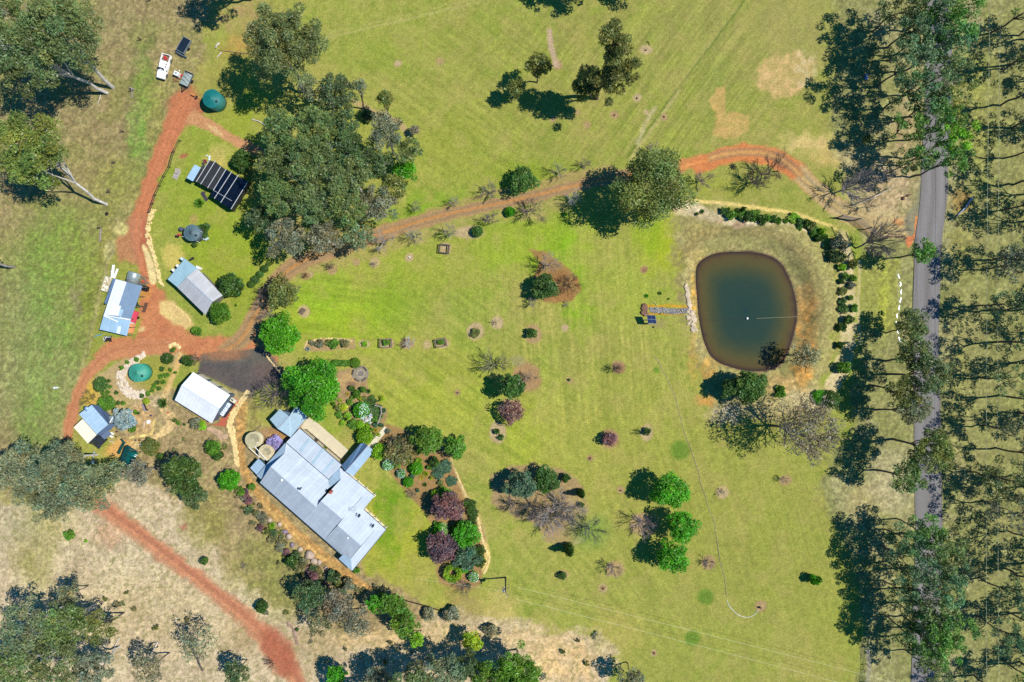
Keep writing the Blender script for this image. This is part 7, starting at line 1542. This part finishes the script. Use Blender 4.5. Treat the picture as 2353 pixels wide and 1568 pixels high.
stones('rock_edge', 'pale rocks lining the dam bank where the creek ends', 'rock edge', [(1576, 652, 2), (1582, 690, 3), (1586, 712, 9), (1590, 745, 5), (1596, 762, 4)], 4, 190, .14, .42, mat('bank_stone', (196, 178, 150), .9, var=.4, scale=1.2), .08)
stones('rock_arc', 'wide arc of pale pinkish rocks around the pale green tank', 'rock wall', [(332, 812, 6), (318, 824, 7), (298, 838, 7), (280, 856, 9), (277, 872, 11), (288, 895, 11), (306, 908, 9), (328, 908, 7), (334, 900, 5)], 8, 620, .12, .34, PST, .08)
stones('rock_edge', 'yellow sandstone edging beside the red drive above the long shed', 'rock edge', [(352, 482, 5), (345, 500, 5), (340, 530, 5), (344, 560, 4), (352, 580, 3), (360, 610, 3), (366, 640, 3), (374, 658, 2)], 4, 230, .13, .34, YST, .06)
stones('rock_wall', 'yellow rock retaining wall curving down right of the garage', 'rock wall', [(570, 900, 4), (552, 926, 5), (538, 948, 6), (527, 972, 6), (535, 1000, 5), (540, 1030, 4), (546, 1072, 3)], 6, 520, .12, .36, YST, .10)
stones('rock_edge', 'yellow stone edging along the curved outer side of the garden bed', 'rock edge', [(1048, 1086, 1), (1070, 1140, 2), (1095, 1180, 2), (1108, 1240, 2), (1124, 1285, 2), (1112, 1318, 3)], 2, 330, .10, .22, YST, .03)
stones('rock_edge', 'thin line of pale stones round the asphalt and bright tree', 'rock edge', [(612, 818, 1), (632, 842, 1), (650, 866, 1)], 1, 60, .1, .2, YST, .04)
stones('rock_edge', 'thin line of pale stones along the yellow sand by the long shed', 'rock edge', [(398, 700, 1), (420, 718, 1), (438, 738, 1)], 1, 60, .08, .16, YST, .04)
stones('rock_edge', 'yellow edging round the top of the long flower bed above the hedge', 'rock edge', [(700, 800, 1), (705, 786, 1), (740, 778, 1), (785, 779, 1), (812, 784, 1)], 1, 90, .1, .2, YST, .04)
stones('rock_edge', 'rocks at the foot of the arc by the sandy path top', 'rock edge', [(388, 796, 3), (402, 790, 3), (414, 800, 3)], 3, 60, .12, .3, YST, .06)
stones('rock_edge', 'reddish rocks beside the end of the lower red track', 'rock edge', [(660, 1422 + 8, 2), (676, 1450, 2), (684, 1480, 2)], 2, 60, .14, .34, mat('red_stone', (150, 124, 108), .95, var=.4), .06)
stones('rubble', 'flat slabs of rock below the garage paving', 'rock slabs', [(480, 985, 4), (505, 998, 8), (520, 1006, 6)], 6, 34, .3, .6, mat('slab_stone', (178, 150, 120), .95, var=.3), .08, .35)
BST = mat('boulder_stone', (176, 158, 140), .95, var=.35, scale=1.0, bump=.5)
for k, (u, v, r, lab) in enumerate([(712, 1275, 1.0, 'largest pale boulder under the long side of the house'), (722, 1290, .7, 'round boulder just below the largest one'), (734, 1292, .65, 'boulder right of the round one on the slope'), (654, 1222, .7, 'purplish boulder on the upper slope'), (664, 1232, .8, 'boulder beside the purplish one'), (672, 1252, .6, 'boulder with lilac tint mid slope'), (643, 1205, .55, 'small boulder near the top of the rocky slope'),
                                    (750, 1306, .5, 'lowest boulder near the house corner'), (620, 1195, .5, 'boulder at the upper end of the rocky slope'), (690, 1262, .55, 'small boulder left of the largest pale boulder')]):
    mb = MB(); p = W(u, v); mb.rock((0, 0, r * .25), r, .6, k + 5); o = mb.build('boulder', BST if k not in (3, 5) else mat('lilac_stone', (132, 116, 128), .95, var=.3), None, True); o.location = (p.x, p.y, 0); tag(o, lab, 'boulder', 'boulders on the slope below the house')
# fire pit with log seats
fp = W(828, 859); ff_p = empty('fire_pit', (fp.x, fp.y, 0), 'round stone fire pit ringed by curved log seats beside the hedge', 'fire pit'); mb = MB()
for k in range(16): mb.rock((.75 * math.cos(k * pi / 8), .75 * math.sin(k * pi / 8), .12), .17, .8)
lp(mb, 'stone_ring', mat('pit_stone', (170, 160, 140), .9, var=.3), ff_p); mb = MB(); mb.lathe((0, 0, 0), [(.6, .0), (.6, .06), (.02, .07)], 20); lp(mb, 'ash', mat('ash', (120, 112, 104), 1), ff_p)
mb = MB(); mb.lathe((0, 0, 0), [(1.75, .0), (1.75, .05), (.95, .05)], 30); lp(mb, 'paving', mat('pit_paving', (136, 126, 106), .95, var=.3, scale=3), ff_p)
for a0 in (.4, 1.5, 2.6, 5.0, 3.9): mb = MB(); mb.tube([(1.5 * math.cos(a0 + t), 1.5 * math.sin(a0 + t), .25) for t in (0, .25, .5, .7)], .16, 8); lp(mb, 'log_seat', mat('log_dark', (92, 84, 76), .9, var=.2), ff_p)
# tree guards and planter frames
def frame(u, v, w_, d_, rz, label, h=.9, m=TIM):
    p = W(u, v); t = empty('tree_guard', (p.x, p.y, 0), label, 'tree guard', 'timber tree guards on the lawn', rz)
    for x, y in ((-w_, -d_), (w_, -d_), (w_, d_), (-w_, d_)): mb = MB(); mb.box((x, y, h / 2), (.14, .14, h)); lp(mb, 'post', m, t)
    for a, b in (((-w_, -d_), (w_, -d_)), ((w_, -d_), (w_, d_)), ((w_, d_), (-w_, d_)), ((-w_, d_), (-w_, -d_))): mb = MB(); mb.beam((*a, h - .08), (*b, h - .08), .2, .1); mb.beam((*a, h * .45), (*b, h * .45), .05, .14); lp(mb, 'rail', m, t)
    return t
frame(1022, 573, .95, .85, -.1, 'empty square timber frame in a sand ring below the drive', 1.0, mat('frame_dark', (92, 78, 72), .9))
frame(888, 789, 1.2, .85, 0, 'timber frame with bright green plants, left in the row above the lawn')
frame(1014, 788, 1.1, .8, .2, 'timber frame with green plants at the right end of the row')
add_shrub('bush', 886, 787, 10, 1.1, 'mid', 'bright green plants inside the left timber frame', 'shrub'); add_shrub('bush', 1012, 786, 9, 1.0, 'mid', 'green plants inside the right timber frame', 'shrub')
for (u, v, r, h, c, lab) in [(716, 787, 9, .8, 'grey', 'pale green plant at the left of the long flower bed'), (736, 790, 13, 1.3, 'grey', 'grey shrub in the left part of the long flower bed'), (752, 788, 9, 1, 'olive', 'olive shrub in the long flower bed'), (768, 790, 14, 1.4, 'mid', 'dark green shrub in the middle of the long flower bed'), (795, 789, 14, 1.3, 'brown', 'brown shrub in the right part of the long flower bed'), (838, 791, 9, .8, 'lime', 'lime plant in the pale ring after the long flower bed'), (706, 802, 8, .8, 'silver', 'white spiky agave at the left tip of the long flower bed')]:
    add_shrub('tuft' if c == 'silver' else 'bush', u, v, r, h, c, lab, 'shrub')
bt = W(698, 716); b_ = empty('rustic_bench', (bt.x, bt.y, 0), 'small timber seat in a bare ring right of the round vivid tree', 'seat', rz=.9)
for k in range(3): mb = MB(); mb.box((0, -.25 + .2 * k, .45), (1.3, .14, .05)); lp(mb, 'slat', TIM, b_)
for x in (-.5, .5): mb = MB(); mb.box((x, 0, .22), (.1, .5, .44)); lp(mb, 'leg', TIM, b_)
mb = MB(); mb.box((0, .33, .8), (1.3, .05, .3)); lp(mb, 'backrest', TIM, b_)
b_ = empty('garden_bench', P3(K_, (1720, 200, 0)), 'slatted purple-grey bench beside the lime ball near the garage', 'bench', rz=math.radians(-68))
for k in range(4): mb = MB(); mb.box((0, -.3 + .19 * k, .45), (1.6, .13, .05)); lp(mb, 'slat', mat('bench_lilac', (150, 138, 142), .8), b_)
for x in (-.65, .65): mb = MB(); mb.box((x, 0, .22), (.1, .6, .44)); lp(mb, 'leg', DKM, b_)
mb = MB(); mb.box((0, .42, .8), (1.6, .05, .4)); lp(mb, 'backrest', DKM, b_)
mb = MB(); p = P3(K_, (1788, 525, .2)); mb.lathe((p.x, p.y, 0), [(.36, 0), (.40, .35), (.24, .35), (.2, .1)], 20); mb.thing('white_pot', WHT, 'white ring-shaped pot in the sandy bed by the cottage', 'pot')
mb = MB(); mb.beam(P3(K_, (1690, 515, .15)), P3(K_, (1686, 665, .15)), .14, .14); mb.thing('pale_log', mat('pale_log', (206, 190, 176), .8), 'thin pale log standing out in the sandy bed', 'log')
for k, (x, y, r, c_, lab) in enumerate(((1840, 385, .22, (74, 72, 98), 'dark blue pot at the corner of the sandy bed'), (1765, 275, .2, (110, 116, 110), 'grey pot at the foot of the lilac-grey bench'), (2215, 325, .18, (210, 96, 84), 'red pot between the spiky plant and the garage'), (1632, 1032, .25, (130, 168, 190), 'pale blue pot beside the olive shrub'), (1085, 740, .2, (80, 60, 62), 'dark pot beside the cottage porch'), (1065, 850, .18, (90, 64, 50), 'brown pot below the cottage porch'), (1500, 932, .16, (70, 60, 50), 'left of two small dark pots on the yellow sand'), (1588, 932, .2, (96, 66, 40), 'right of two small dark pots on the yellow sand'))):
    mb = MB(); p = P3(K_, (x, y, .2)); mb.lathe((p.x, p.y, 0), [(r * .7, 0), (r, r * 1.6), (r * .8, r * 1.6), (r * .6, r)], 14); mb.thing('flower_pot', mat('pot%d' % k, c_, .6), lab, 'pot')
for k, (x, y) in enumerate(((985, 780), (965, 845))): mb = MB(); p = P3(K_, (x, y, .4)); mb.box((p.x, p.y, .42), (.75, .35, .06), -.6); mb.box((p.x - .2, p.y + .1, .2), (.08, .3, .4), -.6); mb.box((p.x + .2, p.y - .1, .2), (.08, .3, .4), -.6); mb.thing('garden_chair', WHT, ['upper white chair at the cottage porch', 'lower white chair at the cottage porch'][k], 'chair', 'white chairs at the cottage')
mb = MB(); mb.tube([P3(K_, (590, 1180, .4)), P3(K_, (575, 1290, .4))], .16, 8); mb.box(tuple(P3(K_, (560, 1415, .3))), (.5, .6, .5)); mb.beam(P3(K_, (575, 1290, .3)), P3(K_, (555, 1400, .3)), .08); mb.thing('boat_trolley', mat('pale_metal', (150, 170, 176), .5), 'pale metal trolley lying left of the canopy shelter', 'trolley')
mb = MB(); mb.tube([P3(K_, (1120, 1340, .25)), P3(K_, (1062, 1460, .25))], .09, 8); mb.beam(P3(K_, (1090, 1400, .25)), P3(K_, (1130, 1470, .25)), .1); mb.thing('fallen_branch', mat('branch_dark', (60, 50, 46), .9), 'dark branch lying left of the canopy shelter', 'branch')
# pond float and cable, pontoon line
mb = MB(); p = W(1718, 732); mb.lathe((p.x, p.y, -.45), [(.02, 0), (.2, .06), (.26, .22), (.2, .38), (.02, .44)], 16); mb.thing('pump_float', WHT, 'small white float in the middle of the dam', 'float', None, True)
mb = MB(); mb.tube([(*W(1592, 734)[:2], .12), (*W(1606, 735)[:2], -.30), (*W(1640, 736)[:2], -.35), (*W(1715, 733)[:2], -.35)], .025, 5, False); mb.thing('pump_cable', DKM, 'dark cable from the rocks to the white float', 'cable')
mb = MB(); mb.tube([(*W(1740, 732)[:2], -.34), (*W(1834, 728)[:2], -.30)], .02, 5, False); mb.thing('float_line', mat('cable_pale', (190, 180, 140), .8), 'thin pale line from the float to the right bank', 'cable')
# irrigation hose on the lawn
mb = MB(); hp = [T(2, 2, *q) for q in ((1310, 140), (1370, 240), (1420, 340), (1460, 430), (1500, 510), (1530, 640), (1560, 740), (1590, 860), (1640, 980), (1680, 1100), (1725, 1240), (1730, 1310), (1770, 1410), (1815, 1568))] + [T(2, 3, *q) for q in ((1850, 60), (1880, 240), (1910, 450), (1955, 620), (1970, 790))]
mb.tube([(*W(*q)[:2], .05) for q in hp], .035, 5); mb.thing('garden_hose', mat('hose_grey', (150, 136, 138), .7), 'long thin grey hose winding down the right lawn', 'hose')
mb = MB(); hq = [T(2, 3, *q) for q in ((1975, 812), (1990, 860), (2030, 910), (2085, 955), (2150, 972), (2200, 965), (2240, 935), (2262, 900))]; mb.tube([(*W(*q)[:2], .06) for q in smooth_open(hq, 2)], .055, 6); mb.thing('garden_hose', mat('hose_white', (214, 216, 206), .6), 'curved white hose ending at the stump on the lower right lawn', 'hose')
mb = MB(); p = W(*T(2, 3, 2275, 878)); mb.lathe((p.x, p.y, 0), [(.22, 0), (.2, .5), (.02, .5)], 12); mb.beam((p.x, p.y, .4), (p.x - .3, p.y + .2, 1.0), .06); mb.thing('stump', mat('stump_dark', (52, 40, 38), .9), 'dark stump where the white hose ends', 'stump')
for k, (u, v, lab) in enumerate([(1386, 1352, 'stump in a brown ring on the lower lawn'), (1503, 1501, 'small stump in the ring near the bottom'), (1426, 1127, 'dark stump left of the topmost bright tree'), (1356, 1053, 'thin stump in a pale ring on the lawn'), (1052, 903, 'tiny stump in the white ring on the open lawn'), (1412, 265, 'stump in the sand ring on the top lawn'), (1464, 226, 'twig in the pale ring right of the tall dark gum'), (1484, 116, 'black twig in the diamond ring at the top'), (1526, 269, 'dark low plant in the ring near the grassy track'), (942, 592, 'white stub in the ring beside the drive')]):
    mb = MB(); p = W(u, v); r = .14; mb.lathe((p.x, p.y, 0), [(r, 0), (r * .8, .3), (.02, .32)], 9); mb.beam((p.x, p.y, .2), (p.x - .3, p.y + .15, .5), .05); mb.beam((p.x, p.y, .2), (p.x + .1, p.y - .3, .45), .05); mb.thing('stump', mat('stump_dark', (52, 40, 38), .9) if k != 9 else WHT, lab, 'stump', 'stumps on the lawn')
mb = MB(); mb.lathe((0, 0, 0), [(.25, 0), (.33, .12), (.25, .26), (.16, .26), (.12, .12)], 20); p = W(247, 492); mb.v = [(a + p.x, b + p.y, c_) for a, b, c_ in mb.v]; mb.lathe((p.x, p.y, .2), [(.25, 0), (.36, .12), (.25, .26), (.16, .26), (.12, .12)], 20); mb.thing('tyre', BLK, 'stacked black tyres under the forked gum at the left', 'tyre')
# sign, yellow
ys = empty('yellow_panel', (*W(680, 672)[:2], 0), 'bright yellow square panel under the yellow-green tree', 'panel', rz=.1); mb = MB(); mb.box((0, 0, 3.9), (.75, 1.2, .05)); lp(mb, 'panel', mat('yellow_bright', (240, 240, 20), .5, var=.02), ys)
for x, y in ((-.3, .5), (.3, -.5)): mb = MB(); mb.box((x, y, 1.95), (.06, .06, 3.9)); lp(mb, 'pole', DKM, ys)
# power pole and wires
pb = W(1162, 1327); pole = empty('power_pole', (pb.x, pb.y, 0), 'wooden power pole with white transformer gear, its shadow pointing left to the garden', 'power pole')
mb = MB(); mb.tube([(0, 0, -.1), (0, 0, 8.4)], [.17, .12], 10); lp(mb, 'pole', mat('pole_wood', (70, 62, 58), .9), pole); mb = MB(); mb.box((0, 0, 8.0), (.16, 2.2, .14), .5); mb.box((.1, .1, 7.0), (1.4, .14, .12), .5); lp(mb, 'crossarm', TIM, pole)
mb = MB(); mb.lathe((-.25, -.25, 6.2), [(.3, 0), (.3, .9), (.1, 1.0), (.02, 1.02)], 14); lp(mb, 'transformer', mat('transformer_white', (206, 210, 214), .5), pole)
for k in range(3): mb = MB(); mb.lathe((-.5 * math.sin(.5) * (k - 1), .9 * (k - 1), 8.07), [(.07, 0), (.1, .12), (.05, .2), (.02, .24)], 10); lp(mb, 'insulator', WHT, pole)
def wire(name, label, pts, sag, r=.016, m=None):
    mb = MB(); a, b = Vector(pts[0]), Vector(pts[1]); q = []
    for i in range(25): t = i / 24; p = a.lerp(b, t); p.z -= sag * 4 * t * (1 - t); q.append(p)
    mb.tube(q, r, 4, False); return mb.thing(name, m or mat('wire_pale', (226, 232, 190), .5, .0), label, 'wire', 'overhead power wires')
tp = Vector((pb.x, pb.y, 8.25))
e1 = W(2150, 1568, 8.0); e2 = W(2110, 1568, 8.0)
def ext(a, b, k): return a + (b - a) * k
s1 = W(1190, 1350, 8.25); s2 = W(1188, 1378, 8.25)
wire('overhead_wire', 'upper of two wires running from the power pole down to the lower right', (s1, W(2120, 1586, 8.0)), .5); wire('overhead_wire', 'lower of two wires running from the power pole down to the lower right', (s2, W(1990, 1586, 8.0)), .5)
wire('service_wire', 'faint service wire from the pole to the house corner', (tp, W(950, 1330, 3.2)), .4)
for k, (u0, u1) in enumerate(((2276, 2268), (2300, 2296))): wire('overhead_wire', ['left of the two parallel wires running up through the forest', 'right of the two parallel wires running up through the forest'][k], (W(u0, -80, 8.5), W(u1, 1640, 8.5)), .6, .024)
for k, (u, v, lab) in enumerate(((2288, -80, 'power pole above the top right corner carrying the two forest wires'), (2282, 1640, 'power pole below the bottom right corner carrying the two forest wires'))):
    p = W(u, v, 8.5); t = empty('power_pole', (p.x, p.y, 0), lab, 'power pole'); mb = MB(); mb.tube([(0, 0, 0), (0, 0, 8.8)], [.17, .12], 10); lp(mb, 'pole', mat('pole_wood', (70, 62, 58), .9), t); mb = MB(); mb.box((0, 0, 8.45), (2.6, .14, .14)); lp(mb, 'crossarm', TIM, t)
# fences
def fence(name, label, pts, h, nr, m, gap=2.6, rail=.05, pr=.07, cat='fence', wirey=False):
    P = [W(*p) for p in pts]; t = empty(name, P[0], label, cat); off = P[0]
    for z_ in range(nr):
        mb = MB(); z = h * (z_ + 1) / nr - .06
        for a, b in zip(P, P[1:]): mb.beam((a.x - off.x, a.y - off.y, z), (b.x - off.x, b.y - off.y, z), rail * (.3 if wirey else 1), rail * (.3 if wirey else 1.6))
        lp(mb, 'wire' if wirey else 'rail', m, t)
    for a, b in zip(P, P[1:]):
        n_ = max(1, int((b - a).length / gap + .5))
        for k in range(n_ + (1 if b is P[-1] else 0)): q = a.lerp(b, k / n_); mb = MB(); mb.box((q.x - off.x, q.y - off.y, h / 2 + .05), (pr * 1.6, pr * 1.6, h + .1)); lp(mb, 'post', m, t)
    return t
FD = mat('fence_dark', (54, 44, 42), .9)
fence('rail_fence', 'dark post and rail fence along the inner side of the red drive', [T(0, 0, 1665, 1300), T(0, 0, 1610, 1400), T(0, 0, 1570, 1540), T(0, 1, 1520, 60), T(0, 1, 1440, 230), T(0, 1, 1385, 390)], 1.1, 2, FD, 2.4, .07)
fence('wire_fence', 'old paddock fence of dark posts down the left side', [T(0, 0, 1380, 10), T(0, 0, 1300, 370), T(0, 0, 1220, 840), T(0, 0, 1140, 1215), T(0, 0, 1060, 1500), T(0, 1, 1015, 200), T(0, 1, 930, 530)], 1.2, 3, mat('old_wood', (88, 76, 72), .9), 9, .04, .12, wirey=True)
mb = MB(); mb.beam((*W(*T(0, 1, 935, 535))[:2], .25), (*W(*T(0, 1, 922, 655))[:2], .15), .22, .2); mb.thing('fence_rail', mat('lilac_wood', (150, 138, 140), .8), 'grey fallen rail in the left paddock', 'log')
mb = MB(); mb.beam((*W(*T(0, 0, 1222, 820))[:2], .5), (*W(*T(0, 0, 1219, 905))[:2], .15), .14, .14); mb.beam((*W(*T(0, 0, 1200, 808))[:2], .3), (*W(*T(0, 0, 1240, 830))[:2], .3), .2, .2); mb.thing('fallen_post', mat('lilac_wood', (150, 138, 140), .8), 'fallen cross-shaped post beside the paddock fence', 'log')
fence('entrance_fence', 'white-capped entrance fence right of the drive mouth', [T(3, 1, 790, 322), T(3, 1, 950, 255), T(3, 1, 1112, 170)], 1.3, 3, mat('rail_whitish', (200, 196, 190), .7), 2.2, .05, .08)
fence('entrance_fence', 'dark railed entrance fence left of the drive mouth, its slatted shadow below it', [T(3, 1, 640, 432), T(3, 1, 800, 460), T(3, 1, 900, 540), T(3, 1, 1040, 640)], 2.5, 6, mat('rail_grey', (120, 108, 104), .8), 2.6, .06, .12)
fence('side_fence', 'rail fence standing on the verge left of the road at the bottom', [T(3, 3, 892, 1240), T(3, 3, 905, 1400), T(3, 3, 890, 1560)], 1.7, 4, mat('rail_pale', (170, 164, 158), .8), 3.2, .05, .09)
fence('garden_fence', 'pale rail fence on the lawn side of the dark juniper', [T(1, 2, 1105, 588), T(1, 2, 1158, 600), T(1, 2, 1162, 660), T(1, 2, 1130, 750)], 1.3, 3, mat('rail_lilac', (164, 152, 150), .8), 1.6, .07, .1)
fence('log_border', 'thin log border along the foot of the lawn below the house', [(905, 1366), (935, 1380), (980, 1392), (1010, 1402), (1040, 1412)], .35, 1, FD, 4, .14, .1)
# fallen timber
def log(a, b, r, label, m, br=0):
    mb = MB(); A0 = W(*a); B0 = W(*b); A0.z = B0.z = r; M0 = A0.lerp(B0, .5) + Vector((rnd.uniform(-.3, .3), rnd.uniform(-.3, .3), .1)); mb.tube([A0, M0, B0], [r, r * .8, r * .4], 8)
    for k in range(br): q = A0.lerp(B0, rnd.uniform(.3, .8)); mb.tube([q, q + Vector((rnd.uniform(-1.5, 1.5), rnd.uniform(-1.5, 1.5), .2))], [r * .5, r * .15], 6)
    mb.thing('fallen_log', m, label, 'log')
WL = mat('log_white', (196, 188, 180), .8, var=.15)
log((232, 219), (225, 240), .09, 'short white branch on the litter under the tall white gum', WL); log((588, 80 + 46), (500, 116), .0001 + .08, 'thin stick near the dry dirt patch at the top', TIM); log((505, 100), (497, 112), .2, 'grey log at the left of the orange dirt patch', WL); log((510, 122), (499, 134), .14, 'pale log below the orange dirt patch', WL)
log((256, 1506), (212, 1531), .3, 'big white fallen limb at the bottom left', WL, 3); log((275, 1466), (256, 1506), .12, 'thin curved white branch above the big fallen limb', WL, 1); log((364, 1474), (345, 1504), .14, 'pale leaning log on the sand at the lower left', WL); log((150, 1510), (172, 1562), .12, 'long thin white branch in the bottom left thicket', WL, 2); log((90, 1500), (115, 1545), .12, 'white branch nearest the bottom left corner', WL, 2)
log((580, 275), (610, 290), .12, 'curved white log left of the big clump', WL); log((1486, 96), (1492, 106), .08, 'dark twig in the diamond ring on the top lawn', FD); log((2232, 455), (2196, 498), .22, 'bluish log lying on the verge right of the road', mat('log_blue', (130, 150, 180), .6)); log((1800, 560), (1812, 566), .04, 'thin stick on the dam bank', WL)
log((1501, 692), (1510, 706), .06, 'thin pale pole beside the bright tuft at the creek', mat('pole_pale', (206, 196, 140), .7)); log((252, 1014), (262, 1020), .12, 'short pale log by the cottage corner', WL); log((600, 978), (560, 1012), .1, 'timber edging left of the two cream tanks', TIM)
mb = MB()
for k in [q for q in range(60) if q % 7 < 4]:
    v = 631 + k * 2.6; p = W(2064 + 6 * math.sin(k * .11) + (k * .06), v + 0); mb.box((p.x + rnd.uniform(-.12, .12), p.y, .03), (rnd.uniform(.06, .2), rnd.uniform(.1, .35), .03), rnd.uniform(-.4, .4))
mb.thing('drain_water', mat('drain_glint', (104, 118, 134), .2, .2, var=.2), 'thin broken line of glinting water in the roadside drain', 'drain')
mb = MB(); p = W(*T(0, 2, 520, 428)); mb.lathe((p.x, p.y, 0), [(.22, 0), (.24, .8), (.1, .9), (.02, .92)], 12); mb.beam((p.x, p.y, .3), (p.x + .7, p.y, .3), .16); mb.thing('stock_trough', mat('trough_pale', (214, 220, 226), .5), 'pale drum with a dark base alone in the left paddock', 'trough')
bg = empty('blue_chair', (*W(1988, 181)[:2], 0), 'bright blue folding chair in the deep shade of the upper road belt', 'chair'); mb = MB(); mb.box((0, 0, .45), (.6, .6, .06)); lp(mb, 'seat', mat('chair_blue', (40, 130, 210), .5), bg); mb = MB(); mb.box((0, .5, .7), (.6, .06, .6)); lp(mb, 'backrest', mat('chair_blue', (40, 130, 210), .5), bg)
for x, y in ((-.25, -.25), (.25, -.25), (-.25, .25), (.25, .25)): mb = MB(); mb.box((x, y, .22), (.05, .05, .44)); lp(mb, 'leg', DKM, bg)
mb = MB(); p = W(*T(3, 1, 1270, 240)); mb.beam((p.x - .8, p.y - .2, .4), (p.x + .9, p.y + .4, .3), .16); mb.rock((p.x - .7, p.y - .5, .2), .35); mb.rock((p.x + .2, p.y + .2, .2), .3); mb.thing('entrance_log', mat('log_red', (96, 60, 54), .9), 'dark red log with rocks on the pale sand by the entrance', 'log')
mb = MB(); p = W(*T(2, 0, 2030, 1535)); 
for k in range(7): a = k * .9; mb.beam((p.x, p.y, .2), (p.x + .7 * math.cos(a), p.y + .7 * math.sin(a), .35), .14)
mb.thing('root_ball', mat('root_black', (24, 20, 26), .9), 'black star-shaped root beside the orange bend', 'root')
